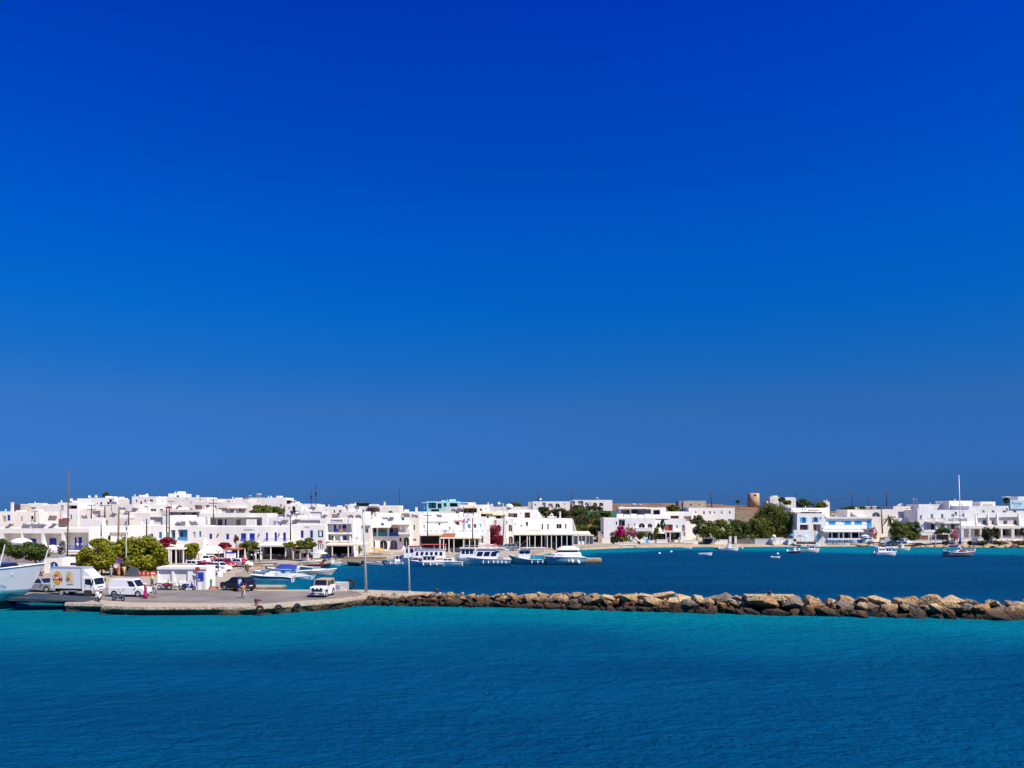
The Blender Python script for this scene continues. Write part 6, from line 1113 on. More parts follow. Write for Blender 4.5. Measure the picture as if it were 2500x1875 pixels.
person('motorcyclist in lime jacket and white helmet behind the van', GP(371, 1432, .91), math.radians(200), top=YG, bottom=NAVC, hat=WHC, arms=((.3, .2, 1.0), (-.3, .2, 1.0)))
person('person in grey standing by the round no-entry sign', GP(271, 1410, .96), math.radians(-90), top=GRYC, bottom=GRYC, hat=GRYC); person('person in orange-brown dress under the tall round tree', GP(290, 1407, .96), math.radians(-60), dress=ORC); person('person in cream shirt beside the lamp post', GP(303, 1408, .96), math.radians(-100), top=cl('cream_cloth', (.62, .50, .34)), bottom=TANC)
person('person in lime shirt walking under the broad round tree', GP(368, 1399, .96), math.radians(-20), top=YG, bottom=NAVC, step=.25); person('person in white shirt sitting behind the kiosk roof', GP(405, 1388, .96), math.radians(-90), top=WHC, bottom=NAVC)
person('person in pink top standing under the white market tent', GP(518, 1380, .96), math.radians(-90), top=PNKC, bottom=NAVC); person('person in red top next to the pink one under the market tent', GP(525, 1379, .96), math.radians(-60), top=REDC, bottom=NAVC); person('person in blue shirt in front of the white market van', GP(540, 1380, .96), math.radians(-100), top=LBC, bottom=NAVC)
person('person in cyan shirt sitting by the restaurant planter', GP(761, 1366, .99), math.radians(-90), top=CYC, bottom=NAVC, step=.05); person('person in pink sitting at the quay near the fishing nets', GP(751, 1374, .99), math.radians(-50), top=PNKC, bottom=WHC)
person('guest in white leaning on the blue balcony rail, left of two', Vector((PX(189, 149.2), 149.2, PZ(1343, 149.2))), math.radians(-90), top=WHC, bottom=TANC, hgt=1.45); person('guest in pale shirt on the blue balcony, right of two', Vector((PX(200, 149.2), 149.2, PZ(1343, 149.2))), math.radians(-90), top=GRYC, bottom=NAVC, hgt=1.45)
person('person in dark clothes standing in the seaside cafe porch', Vector((PX(1631, 240.5), 240.5, 1.12)), math.radians(-90), top=PNKC, bottom=NAVC); person('person in white at the gate of the seaside cafe', Vector((PX(1658, 240), 240, 1.12)), math.radians(-100), top=WHC, bottom=GRYC)
person('small dark figure wading at the beach below the lunette house', Vector((PX(2121, 234), 234, .35)), math.radians(-90), top=NAVC, bottom=NAVC, hgt=1.6); person('waiter in dark top inside the long canopy restaurant', Vector((PX(1352, 208), 208, 1.0)), math.radians(-90), top=ORC, bottom=NAVC)
# ---------------------------------------------------------------- boats
GEL = M('white_gelcoat', (.80, .80, .77), .3, .04, 1); CREAMG = M('cream_gelcoat', (.78, .72, .56), .35, .05, 1); TEALH = M('teal_hull_paint', (.06, .34, .38), .4, .1, 1); SEAG = M('sea_green_hull_and_reflection', (.30, .56, .54), .4, .08, 1); NAVYH = M('navy_hull_paint', (.012, .02, .06), .35, .1, 1)  # SEAG: own green on skiffs, painted water reflection on the white hulls
DECKW = M('pale_deck', (.62, .58, .50), .7, .1, 2); WOODB = M('varnished_wood', (.30, .14, .05), .45, .2, 3); BLUEC = M('blue_boat_cover', (.02, .05, .32), .8, .1, 2); GREYC = M('grey_boat_cover', (.45, .47, .48), .85, .15, 2); REDP = M('red_oxide_paint', (.33, .05, .03), .5, .1, 1); ROPE = M('rope', (.5, .42, .3), .9, .1)
class Boat:
    def __init__(s, label, loc, head, L, B, bow, mid, stern, hull=None, rail=None, deck=None, transom=.75, rake=.35, draft=.35, name='motor_boat', cat='boat', band=None, fl=.72, dk=.12, boot=None):
        s.t = thing(name, label, cat, loc, head); s.L, s.B, s.bow, s.mid, s.stern, s.tr, s.rake = L, B, bow, mid, stern, transom, rake; N = 16; ts = [i/N for i in range(N+1)]
        lev = [(-draft, .04), (0, fl), (.55, fl+(1-fl)*.65), (1.0, 1.0)]
        def sec(t, a0, a1, off=0):
            z1 = s.sheer(t); b = s.half(t); pts = []
            for (zf, bf) in lev:
                z = zf if zf < 0 else zf*z1
                pts.append((z, b*bf))
            return pts
        rings = []
        for t in ts:
            p = sec(t, 0, 1); x = lambda z: s.xx(t, z)
            rings.append([(x(z), -y, z) for z, y in reversed(p)]+[(x(z), y, z) for z, y in p])
        q = MB().loft(rings, closed=False, caps=False); q.add(rings[0], [tuple(range(len(rings[0])))]); q.build('hull', hull or GEL, s.t, True)
        q = MB(); dz = lambda t: s.sheer(t)-dk
        q.loft([[(s.xx(t, dz(t)), -s.half(t)*.96, dz(t)), (s.xx(t, dz(t)), 0, dz(t)+.03), (s.xx(t, dz(t)), s.half(t)*.96, dz(t))] for t in ts], closed=False, caps=False); q.build('deck', deck or DECKW, s.t)
        q = MB(); r_ = max(.03, L*.007)
        for sg in (-1, 1): q.tube([(s.xx(t, s.sheer(t)), sg*(s.half(t)+.01), s.sheer(t)) for t in ts], r_, 6)
        q.tube([(s.xx(0, s.sheer(0)), -s.half(0), s.sheer(0)), (s.xx(0, s.sheer(0)), s.half(0), s.sheer(0))], r_, 6); q.build('gunwale', rail or GEL, s.t)
        if band:
            a0, a1, mt = band; q = MB()
            for sg in (-1, 1): q.loft([[(s.xx(t, a*s.sheer(t)), sg*(s.bf(t, a)+.012), a*s.sheer(t)) for a in (a0, a1)] for t in ts[:-1]+[.985]], closed=False, caps=False)
            q.build('stripe', mt, s.t)
        if boot:
            q = MB()
            for sg in (-1, 1): q.loft([[(s.xx(t, z), sg*(s.bf(t, max(0, z)/s.sheer(t))*(1 if z >= 0 else .96)+.012), z) for z in (-.05, .14)] for t in ts[:-1]+[.985]], closed=False, caps=False)
            q.build('boot_stripe', boot, s.t)
    def bf(s, t, a): return s.half(t)*float(np.interp(a, [0, .55, 1.0], [.72, .72+.28*.65, 1.0]))
    def half(s, t): return max(.02, s.B/2*(1-max(0, (t-.42)/.58)**2.3)*(s.tr+(1-s.tr)*min(1, t/.35)))
    def sheer(s, t): return s.mid+(s.bow-s.mid)*max(0, (t-.3)/.7)**1.8+(s.stern-s.mid)*max(0, (.3-t)/.3)**1.8
    def xx(s, t, z): return -s.L/2+s.L*t*(1-.0)+s.rake*(z/s.bow)*t**4-s.rake*t**4
    def cabin(s, x0, x1, w, z0, z1, sf=.15, sb=.05, mat=None, wins=0, wz=(.45, .85), front=True, wm=None, name='cabin', taper=.9, roof=None, over=.12, sidewin=None):
        a = [(x0, -w/2, z0), (x1, -w/2, z0), (x1, w/2, z0), (x0, w/2, z0)]; h = z1-z0; b = [(x0+sb*h, -w/2*taper, z1), (x1-sf*h, -w/2*taper, z1), (x1-sf*h, w/2*taper, z1), (x0+sb*h, w/2*taper, z1)]
        o = MB().loft([a, b]).build(name, mat or GEL, s.t)
        fr = [a[1], a[2], b[2], b[1]]; rt = [a[0], a[1], b[1], b[0]]; lf = [a[2], a[3], b[3], b[2]]; bk = [a[3], a[0], b[0], b[3]]
        for i in range(wins):
            u0 = .06+i*.88/wins+.03; u1 = .06+(i+1)*.88/wins-.03
            pane(rt, u0, u1, wz[0], wz[1], 'window', wm or NAVY, o); pane(lf, 1-u1, 1-u0, wz[0], wz[1], 'window', wm or NAVY, o)
        if front:
            for i in range(3): pane(fr, .05+i*.3+.02, .05+(i+1)*.3-.01, wz[0], wz[1], 'windscreen', wm or NAVY, o)
        if roof: MB().box(b[0][0]-over, b[1][0]+over*1.6, -w/2*taper-over, w/2*taper+over, z1+.002, z1+.09).build('roof', roof, o)
        return o
    def mast(s, x, z0, z1, r=.05, mat=None, name='mast', y=0, top=None):
        return MB().tube([(x, y, z0), ((top if top is not None else x), y, z1)], [r, r*.6], 8).build(name, mat or GEL, s.t, True)
    def fenders(s, xs, side=-1, mat=None):
        for x in xs:
            t = (x+s.L/2)/s.L; MB().lathe([(.03, -.3), (.12, -.22), (.13, .18), (.04, .3)], (x, side*(s.half(t)+.12), s.sheer(t)*.5), 8).build('fender', mat or GEL, s.t, True)
    def ringrail(s, t0, t1, h=.55, n=8):
        q = MB()
        for sg in (-1, 1):
            pts = [(s.xx(t, s.sheer(t)), sg*s.half(t)*.92, s.sheer(t)+h) for t in np.linspace(t0, t1, n)]; q.tube(pts, .022, 5)
            for p in pts: q.tube([(p[0], p[1], p[2]-h), p], .018, 5)
        q.build('guard_rail', CHROME, s.t)
    def outboard(s, x, z, mat=None, y=0):
        o = MB().loft([[(x-.35, y-.16, z), (x+.05, y-.16, z), (x+.05, y+.16, z), (x-.35, y+.16, z)], [(x-.42, y-.18, z+.35), (x+.06, y-.18, z+.3), (x+.06, y+.18, z+.3), (x-.42, y+.18, z+.35)], [(x-.3, y-.1, z+.6), (x, y-.1, z+.52), (x, y+.1, z+.52), (x-.3, y+.1, z+.6)]]).build('outboard_engine', mat or GEL, s.t); MB().box(x-.2, x-.05, y-.06, y+.06, -.3, z).build('engine_leg', GREY, o)
    def person(s): pass
R_ = math.radians
# moored craft along the inner quay
p = GP(663, 1421, 0); b = Boat('white speedboat with navy stripe moored at the low jetty', p, R_(178), 6.6, 2.3, 1.15, .95, .75, GEL, GEL, band=(.62, .86, NAVYH), rake=.9, transom=.85)
b.cabin(-.6, 1.2, 1.5, .85, 1.45, .9, .1, GEL, 0, front=False, name='console'); pane([(1.25, -.75, .95), (1.25, .75, .95), (.55, .6, 1.6), (.55, -.6, 1.6)], .05, .95, .1, .95, 'windscreen', GLASS, b.t); MB().loft([[(-2.9, -.9, .7), (-.7, -.9, .8), (-.7, .9, .8), (-2.9, .9, .7)], [(-2.7, -.6, 1.15), (-1, -.7, 1.35), (-1, .7, 1.35), (-2.7, .6, 1.15)]]).build('grey_cover', GREYC, b.t); b.outboard(-3.2, .7, CREAMG, -.35); b.outboard(-3.2, .7, CREAMG, .35)
MB().tube([(-1, -.9, .9), (-1, -.8, 1.95), (-1, .8, 1.95), (-1, .9, .9)], .04).build('roll_bar', CHROME, b.t); MB().lathe([(.02, -.16), (.15, 0), (.02, .16)], (-.5, -1.22, .35), 8).build('fender', M('orange_buoy', (.7, .22, .05), .5), b.t, True); b.ringrail(.6, .95, .35)
p = GP(735, 1415, 0); b = Boat('small open boat under a bunched grey cover beside the speedboat', p, R_(10), 4.6, 1.8, .7, .5, .5, GEL, GREYC, rake=.5); MB().loft([[(-2.2, -.8, .45), (1.6, -.6, .5), (1.6, .6, .5), (-2.2, .8, .45)], [(-1.8, -.5, 1.05), (.2, -.4, .95), (.2, .4, .95), (-1.8, .5, 1.05)]]).build('grey_cover', GREYC, b.t); MB().loft([[(-2.3, -.4, .4), (-1.7, -.4, .4), (-1.7, .4, .4), (-2.3, .4, .4)], [(-2.4, -.3, 1.2), (-1.8, -.3, 1.25), (-1.8, .3, 1.25), (-2.4, .3, 1.2)]]).build('engine_cover', GREYC, b.t)
p = GP(775, 1404, 0); b = Boat('long cream motorboat with pointed bow facing the harbour mouth', p, R_(8), 6.4, 2.0, 1.1, .8, .7, CREAMG, GEL, band=(.5, .62, WOODB), rake=.9, dk=.02); b.cabin(-.8, 1.4, 1.3, .8, 1.05, .8, .2, GEL, 0, front=False, name='foredeck')
p = GP(690, 1400, 0); b = Boat('day boat under a bright blue cover behind the speedboat', p, R_(175), 5.4, 2.0, 1.0, .75, .7, GEL, GEL, rake=.6); MB().loft([[(-2.4, -.9, .75), (1.2, -.8, .85), (1.2, .8, .85), (-2.4, .9, .75)], [(-2.2, -.4, 1.5), (.4, -.5, 1.6), (.4, .5, 1.6), (-2.2, .4, 1.5)]]).build('blue_cover', BLUEC, b.t); b.outboard(-2.6, .7)
p = GP(722, 1389, 0); b = Boat('old wooden rowing boat resting by the sandy edge', p, R_(-12), 4.6, 1.6, .8, .55, .6, WOODB, M('sand_paint', (.5, .35, .2), .7), rake=.4, dk=.35)
p = GP(650, 1404, .0); b = Boat('white dinghy with a pale awning frame behind the blue cover', p, R_(170), 4.6, 1.7, .8, .6, .55, GEL, rake=.5); MB().tube([(-1, -.7, .6), (-1, -.6, 1.7), (-1, .6, 1.7), (-1, .7, .6)], .03).tube([(.4, -.7, .6), (.4, -.6, 1.75), (.4, .6, 1.75), (.4, .7, .6)], .03).build('awning_frame', CHROME, b.t); MB().box(-1.1, .5, -.65, .65, 1.7, 1.76).build('awning', GEL, b.t)
p = GP(745, 1381, 0); b = Boat('cream flat-topped motorboat lying against the town quay', p, R_(6), 6.2, 2.1, 1.0, .8, .7, CREAMG, GEL, band=(.55, .7, WOODB), rake=.6, dk=.02)
p = GP(775, 1386, 0); b = Boat('dark blue and red open fishing boat behind the long cream motorboat', p, R_(4), 5.2, 1.8, .9, .6, .6, NAVYH, REDP, rake=.4, dk=.25); MB().cbox((.8, 0, .85), (.9, .6, .4)).build('red_crate', REDP, b.t)
p = GP(806, 1382, 0); b = Boat('small grey-green skiff with a post at its stern', p, R_(5), 4.6, 1.6, .7, .5, .5, SEAG, GEL, rake=.4, dk=.25); MB().box(.2, .8, -.3, .3, .4, 1.2).build('engine_box', GEL, b.t)
p = GP(865, 1381, 0); b = Boat('dark inflatable boat tied to the tan shore left of the floodlight mast', p, R_(150), 3.8, 1.7, .75, .55, .55, M('black_inflatable', (.02, .02, .025), .6), DARK, rake=.3, transom=.9, dk=.2); b.outboard(-1.9, .5, DARK)
for px, row, hd, L, hc, rc, lb in ((628, 1399, 172, 4.4, GEL, LBLUE, 'white skiff with sky blue gunwale nearest the car park edge'), (668, 1393, 165, 4.2, CREAMG, GEL, 'cream rowing boat bow-in between the covered boats'), (702, 1385, 170, 4.6, GEL, REDP, 'white skiff with red gunwale by the tan sea wall'), (757, 1392, 175, 4.0, SEAG, GEL, 'pale green skiff beside the dark blue fishing boat'), (795, 1376, 178, 4.4, GEL, LBLUE, 'white open boat against the town quay, left of the dark inflatable'), (905, 1381, 185, 4.4, GEL, NAVYH, 'white skiff with navy gunwale right of the dark inflatable'), (935, 1379.5, 176, 3.8, CREAMG, WOODB, 'cream skiff with wooden gunwale left of the small caique')):
    b = Boat(lb, GP(px, row, 0), R_(hd), L, 1.65, .75, .55, .55, hc, rc, rake=.45, dk=.22); MB().cbox((.3, 0, .42), (.25, 1.2, .06)).build('thwart', WOODB, b.t); MB().cbox((-.9, 0, .42), (.25, 1.3, .06)).build('thwart', WOODB, b.t); b.outboard(-L/2, .45, DARK if hd % 2 else GREY)
# caiques
p = Vector((PX(968, 159), 159, 0)); b = Boat('small white fishing caique with low wheelhouse, left of the larger caiques', p, R_(200), 5.2, 2.0, 1.15, .75, .85, GEL, SEAG, rake=.5, name='fishing_caique'); b.cabin(-1.2, .5, 1.2, .7, 1.9, .1, .05, GEL, 2, name='wheelhouse', roof=GEL); b.mast(.9, .8, 2.6); b.fenders((-1, .4, 1.4), 1); MB().cbox((-1.8, .3, .95), (.7, .6, .5)).build('net_pile', BROWN, b.t)
p = Vector((PX(1036, 159.2), 159.2, 0)); b = Boat('two-deck white excursion caique with red awning edge at the town quay', p, R_(183), 10.0, 3.2, 1.9, 1.3, 1.4, GEL, REDP, rake=.7, name='excursion_caique'); b.cabin(-4.2, 2.4, 2.6, 1.35, 3.0, .25, .05, GEL, 6, (.35, .8), name='main_cabin', roof=GEL); b.cabin(1.0, 4.0, 2.2, 1.5, 3.7, .15, .05, GEL, 3, (.45, .85), name='wheelhouse', roof=REDP)
MB().box(-4.4, .8, -1.5, 1.5, 4.05, 4.12).build('red_awning', M('faded_red_awning', (.45, .08, .07), .8), b.t); q = MB()
for x in (-4.2, -2, .4):
    for y in (-1.3, 1.3): q.tube([(x, y, 3.1), (x, y, 4.05)], .035, 5)
q.build('awning_posts', GEL, b.t); b.mast(.9, 3, 6.2, .07, WOODB)
p = Vector((PX(1042, 155.6), 155.6, 0)); b = Boat('low white caique with pale green hull in front of the excursion caique', p, R_(181), 6.4, 2.4, 1.2, .85, .9, SEAG, GEL, rake=.5, name='fishing_caique', band=(.55, .95, GEL)); b.cabin(-1.8, .9, 1.5, .8, 2.0, .1, .05, CREAMG, 3, (.4, .85), name='wheelhouse', roof=GEL); b.mast(1.6, .9, 3.0); b.fenders((-2, -.8, .6), 1)
p = Vector((PX(1092, 157.0), 157.0, 0)); b = Boat('white motor launch moored right of the low green caique', p, R_(176), 6.0, 2.2, 1.1, .9, .8, GEL, GEL, rake=.6, name='motor_launch', band=(.2, .5, SEAG)); b.cabin(-1.2, 1.0, 1.6, .8, 1.5, .5, .1, GEL, 2, front=True); b.mast(-.6, 1.5, 3.2, .04)
# big white motor boat
p = Vector((PX(1178, 158.6), 158.6, 0)); b = Boat('large white cabin boat with two big navy windows and water-reflected teal painted on its hull', p, R_(180), 11.2, 3.6, 2.15, 1.35, 1.2, SEAG, GEL, rake=1.0, name='cabin_cruiser', band=(.70, 1.0, GEL), boot=NAVYH)
b.cabin(-2.9, 1.8, 2.7, 1.3, 3.15, .35, -.35, GEL, 3, (.3, .78), front=False, name='saloon'); b.cabin(1.5, 4.4, 2.6, 1.6, 3.35, .1, .05, GEL, 3, (.4, .85), name='wheelhouse', roof=GEL); MB().box(-4.6, 4.5, -1.45, 1.45, 3.36, 3.48).build('boat_deck', CREAMG, b.t)
MB().box(-5.2, -2.6, -1.5, 1.5, 3.0, 3.08).build('aft_awning', GEL, b.t); q = MB()
for y in (-1.4, 1.4): q.tube([(-5.1, y, 1.2), (-5.1, y, 3.0)], .05)
q.build('awning_posts', GEL, b.t); b.mast(.5, 3.4, 5.4, .05); MB().torus((-1.0, -1.1, 3.85), .3, .07, 14, 6).build('lifebuoy', M('lifebuoy_orange', (.7, .2, .05), .5), b.t); MB().torus((-2.4, -1.1, 3.85), .3, .07, 14, 6).build('lifebuoy', MATS['lifebuoy_orange'], b.t)
b.fenders((-4.6, -3.8, -3.0, -2.2, -1.2, -.2), 1); q = MB().tube([(4, -1.2, 3.9), (-4.4, -1.35, 3.9)], .03).tube([(4, 1.2, 3.9), (-4.4, 1.35, 3.9)], .03)
for x in np.arange(-4.4, 4.1, 1.2): q.tube([(x, 1.3, 3.45), (x, 1.3, 3.9)], .02, 5).tube([(x, -1.3, 3.45), (x, -1.3, 3.9)], .02, 5)
q.build('deck_rail', CHROME, b.t)
# teal caique
p = Vector((PX(1288, 161.5), 161.5, 0)); b = Boat('teal wooden fishing caique with white wheelhouse and high bow', p, R_(180), 7.8, 2.9, 2.0, 1.0, 1.2, TEALH, GEL, rake=1.1, name='fishing_caique', band=(.84, 1.0, GEL), boot=NAVYH)
b.cabin(-.6, 1.9, 1.7, 1.0, 2.9, .1, .05, GEL, 2, (.6, .88), name='wheelhouse', roof=GEL); MB().box(-3.2, -.7, -1.1, 1.1, 1.0, 1.75).build('teal_deckhouse', TEAL, b.t); b.mast(-.4, 1.7, 5.6, .06); MB().box(-3.6, 1.2, -1.3, 1.3, 3.3, 3.38).build('white_awning', GEL, b.t); q = MB()
for x in (-3.4, -1.2): q.tube([(x, 1.2, 1.2), (x, 1.2, 3.3)], .035).tube([(x, -1.2, 1.2), (x, -1.2, 3.3)], .035)
q.build('awning_posts', GEL, b.t); b.fenders((-3, -2, -.8), 1); MB().tube([(-.4, 0, 5.4), (3.4, 0, 2.1)], .02, 4).build('forestay', ROPE, b.t)
# motor yacht
p = Vector((PX(1378, 160.5), 160.5, 0)); b = Boat('white motor yacht with domed hardtop and water-reflected teal painted on its topsides', p, R_(184), 8.4, 3.3, 1.75, 1.6, 1.45, SEAG, CREAMG, rake=1.0, transom=.9, name='motor_yacht', cat='yacht', band=(.86, 1.0, CREAMG), dk=.02, boot=NAVYH)
rg = lambda x0, x1, w, z: [(x0, -w, z), (x0+.3, -w-.1, z), (x1-.6, -w-.05, z), (x1, 0, z), (x1-.6, w+.05, z), (x0+.3, w+.1, z), (x0, w, z)]
MB().loft([rg(-3.3, 3.0, 1.25, 1.58), rg(-3.2, 2.6, 1.2, 2.2), rg(-3.0, 1.9, 1.05, 2.5)]).build('coach_roof', GEL, b.t, False); MB().loft([rg(-2.5, 1.6, .98, 2.45), rg(-2.4, 1.2, .95, 2.95)]).build('window_band', M('smoked_glass', (.05, .06, .05), .12, .2), b.t)
MB().loft([rg(-2.9, 1.9, 1.12, 2.92), rg(-2.8, 1.6, 1.1, 3.1), rg(-2.4, 1.0, .9, 3.5), rg(-1.8, .3, .5, 3.72)]).build('hardtop', CREAMG, b.t, False); b.ringrail(.55, .97, .5); b.fenders((-.6, -2.4), 1); MB().lathe([(.02, -.4), (.35, -.2), (.35, .2), (.02, .4)], (-1.3, 1.85, .75), 10).build('round_fender', GEL, b.t, True); MB().lathe([(.02, -.4), (.3, -.2), (.3, .2), (.02, .4)], (-2.6, 1.8, .55), 10).build('round_fender', GEL, b.t, True)
# small boats off the beach
def small(label, px, row, L, head, hull, kind=0, **k):
    p = GP(px, row, 0); b = Boat(label, p, R_(head), L, L*.36, L*.2, L*.15, L*.14, hull, GEL, rake=L*.08, dk=L*.04, name='moored_boat', **k)
    if kind == 1: b.cabin(-L*.1, L*.22, L*.24, L*.12, L*.34, .15, .05, GEL, 2, (.4, .8), name='wheelhouse', roof=GEL)
    if kind == 2: MB().cbox((0, 0, L*.25), (L*.16, L*.16, L*.26)).build('console', GEL, b.t); pane([(L*.08, -L*.08, L*.36), (L*.08, L*.08, L*.36), (L*.04, L*.08, L*.44), (L*.04, -L*.08, L*.44)], 0, 1, 0, 1, 'windscreen', GLASS, b.t)
    if kind and kind != 3: b.outboard(-L*.5, L*.1)
    return b
small('white dinghy alone on the dark water left of the gate pillars', 1722.5, 1356, 3.4, 5, GEL, 0); small('white open boat with a tall console off the gate pillars', 1781, 1345, 5.2, 5, GEL, 2); small('tiny white dinghy right of centre, furthest out from the beach', 1895, 1362.5, 2.0, 8, GEL, 0)
b = small('dark-hulled boat with white gunwale off the low white wall', 1940, 1350, 3.6, 8, M('maroon_hull', (.07, .03, .04), .4), 2); b.mast(-.3, .5, 4.2, .05, DARK)
b = small('white workboat with cream canopy right of the dark-hulled boat', 1977, 1349, 5.4, 6, CREAMG, 1); MB().box(-1.6, -.2, -.7, .7, 2.1, 2.16).build('canopy', CREAMG, b.t)
b = small('white cabin boat with outboard lying off the lunette house', 2163, 1356.5, 5.6, 8, GEL, 1); b.cabin(-2.4, -.5, 1.5, .7, 2.0, .1, .0, GEL, 2, (.5, .75), front=False, name='aft_cabin')
small('cream open boat with console off the garden trees', 2203, 1344, 4.6, 4, CREAMG, 2); small('small white launch half behind the cream open boat', 2178, 1340, 3.8, 4, GEL, 0)
small('orange-brown skiff drawn up on the beach by the gate', 1758, 1341, 3.2, -10, M('ochre_hull', (.45, .22, .06), .6), 0); small('white dinghy beached in front of the blue-shuttered hotel', 2062, 1333.5, 4.6, 3, GEL, 0); small('white skiff beached left of the blue-railed terrace', 1990, 1334, 3.6, 5, GEL, 0); small('white tender pulled up by the wading figure', 2132, 1335.5, 3.2, 5, GEL, 0); small('tiny white tender off the beach below the cafe gate', 1680, 1339.5, 2.4, 5, GEL, 0)
small('brown wooden skiff on the rocky shore left of the sailboat', 2293, 1334, 3.4, 10, WOODB, 0)
for px, row, lb in ((1610, 1352, 'white mooring buoy left of the pair off the cafe beach'), (1638.5, 1348, 'white mooring buoy right of the pair off the cafe beach'), (1812, 1339, 'white buoy near the gate pillars'), (1884, 1361.5, 'white buoy left of the tiny far dinghy'), (1898.5, 1353, 'white buoy just above the tiny far dinghy'), (2139.5, 1347, 'white ring-shaped buoy left of the cabin boat'), (2379, 1343, 'white fender buoy at the stern of the sailboat'), (1017, 1382.5, 'white speck of a buoy below the caiques')):
    b_ = GP(px, row, 0); t = thing('mooring_buoy', lb, 'buoy', b_); MB().lathe([(.02, -.3), (.26, -.12), (.32, .08), (.2, .3), (.06, .38)], n=10).build('float', GEL, t, True); MB().tube([(0, 0, .36), (0, 0, .52)], .03).build('ring', GREY, t)
# sailing yacht
p = GP(2345, 1359, 0); b = Boat('grey and white sailing yacht with furled blue sail and tall white mast', p, R_(12), 8.0, 2.7, 1.25, 1.05, 1.25, M('grey_white_hull', (.20, .22, .25), .4, .1), GEL, transom=.8, rake=.8, name='sailing_yacht', cat='sailboat', band=(.0, .22, NAVYH))
b.cabin(-1.6, 1.6, 1.5, 1.0, 1.5, .9, .2, GEL, 3, (.3, .7), front=False); mx_ = PX(2338, p.y)-p.x; mt_ = PX(2340.5, p.y); b.mast(.2, 1.0, PZ(1160, p.y), .11, GEL, top=-.45)
q = MB(); q.tube([(.1, 0, 2.25), (-3.3, 0, 2.15)], .07); q.build('boom', GEL, b.t); q = MB().tube([(.0, 0, 4.6), (-.15, 0, 3.0), (-.9, 0, 2.55), (-3.2, 0, 2.4)], [.16, .32, .34, .16], 8); q.build('furled_sail', M('navy_sail_cover', (.02, .03, .22), .8), b.t, True)
q = MB().tube([(-.4, 0, 13.6), (3.9, 0, 1.3)], .035, 5).tube([(-.4, 0, 15.0), (-3.9, 0, 1.4)], .025, 4).tube([(-.15, -.1, 9), (0, -1.25, 1.1)], .025, 4).tube([(-.15, .1, 9), (0, 1.25, 1.1)], .025, 4); q.build('rigging', GREY, b.t); q = MB().tube([(-.1, -.9, 6.2), (-.1, .9, 6.2)], .04).tube([(-.2, -.7, 9.6), (-.2, .7, 9.6)], .04); q.build('spreaders', GEL, b.t)
MB().tube([(2.0, 0, 1.6), (3.4, 0, 1.5)], [.2, .12], 6).build('dinghy_roll', M('red_canvas', (.55, .04, .04), .7), b.t); MB().cbox((-.2, -.95, 1.45), (1.2, .3, .4)).build('red_liferaft', MATS['red_canvas'], b.t); b.ringrail(.05, .95, .6, 10); MB().tube([(-3.6, -.8, 1.3), (-3.6, -.8, 2.7), (-3.6, .8, 2.7), (-3.6, .8, 1.3)], .04).build('stern_arch', CHROME, b.t); MB().torus((-3.9, .5, 1.6), .3, .06, 12, 6, 'x').build('lifebuoy', GEL, b.t)
# ---------------------------------------------------------------- ferry bow at the left
SHW = M('ferry_white', (.80, .81, .79), .4, .06, .4); SHT = M('ferry_teal_reflection', (.24, .68, .60), .4, .12, .6); SHN = M('ferry_navy', (.006, .010, .03), .4, .2, .6)  # teal tone: turquoise bounced off the water, painted into the white hull
t = thing('ferry', 'white ferry, water-reflected teal painted on its lower hull, dark waterline, only its bow in view', 'ferry', (-51.9, 89.4, 0), 0)
def shp(x, z, sd):   # half breadth of the ferry bow
    stem = float(np.interp(z, [-1, .75, 1.95, 5.1], [-4.4, -3.3, -1.75, 0.0])); d = max(0, stem-x); return sd*min(4.3+.12*z, 4.4*(1-math.exp(-d/3.2))*(1+.03*z))
def topz(x): return 3.72+1.33*math.exp(x/9.0)*1.0
def plate(z0f, z1f, name, mat):
    q = MB()
    for sd in (-1, 1):
        rings = []
        for x in list(np.arange(-46, -6, 2.0))+list(np.linspace(-6, 0, 25)):
            r1 = []
            for k in range(5):
                z = z0f(x)+(z1f(x)-z0f(x))*k/4; stem = float(np.interp(z, [-1, .75, 1.95, 5.1], [-4.4, -3.3, -1.75, 0.0])); xx = min(x, stem); r1.append((xx, shp(xx, z, sd), z))
            rings.append(r1)
        q.loft(rings, closed=False, caps=False)
    return q.build(name, mat, t, True)
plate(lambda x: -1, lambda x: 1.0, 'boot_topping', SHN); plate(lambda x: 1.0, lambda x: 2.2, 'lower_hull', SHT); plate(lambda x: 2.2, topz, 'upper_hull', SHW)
q = MB()
for sd in (-1, 1): q.tube([(min(x, -.0), shp(min(x, -.02), topz(x), sd), topz(x)) for x in list(np.arange(-46, -6, 2.0))+list(np.linspace(-6, 0, 20))], .07)
q.build('bulwark_rail', SHW, t)
q = MB(); q.loft([[(x, -abs(shp(x, 2.9, 1))+.1, 2.9), (x, abs(shp(x, 2.9, 1))-.1, 2.9)] for x in np.linspace(-46, -1.6, 24)], closed=False, caps=False); q.build('deck', M('ferry_deck', (.30, .30, .30), .7, .1), t)
MB().tube([(-1.0, -.4, 4.6), (-2.9, -1.2, 1.9), (-4.4, -1.6, .7)], .07).build('anchor_chain', DARK, t); MB().lathe([(.08, -.04), (.17, -.04), (.17, .04), (.08, .04)], (-2.5, -2.1, 4.0), 10, 'y').build('hawse_pipe', GEL, t)
me_ = lettering("A' ΣΙΤ' Ρ·ΙΤΤ", 2.0, .26, (-4.6, -4.35, 3.05), M('faded_ship_letters', (.30, .36, .38), .6), t); me_.location = (-4.3, shp(-4.0, 3.2, -1)-.30, 3.12); me_.rotation_euler = (math.radians(-4), math.radians(-6), math.radians(22))
hh = MB().box(-16, -5.0, -2.6, 2.6, 2.9, 4.35).build('deckhouse', SHW, t); MB().box(-9.5, -5.2, -2.62, -2.6, 3.7, 4.15).build('deckhouse_window', NAVY, hh)
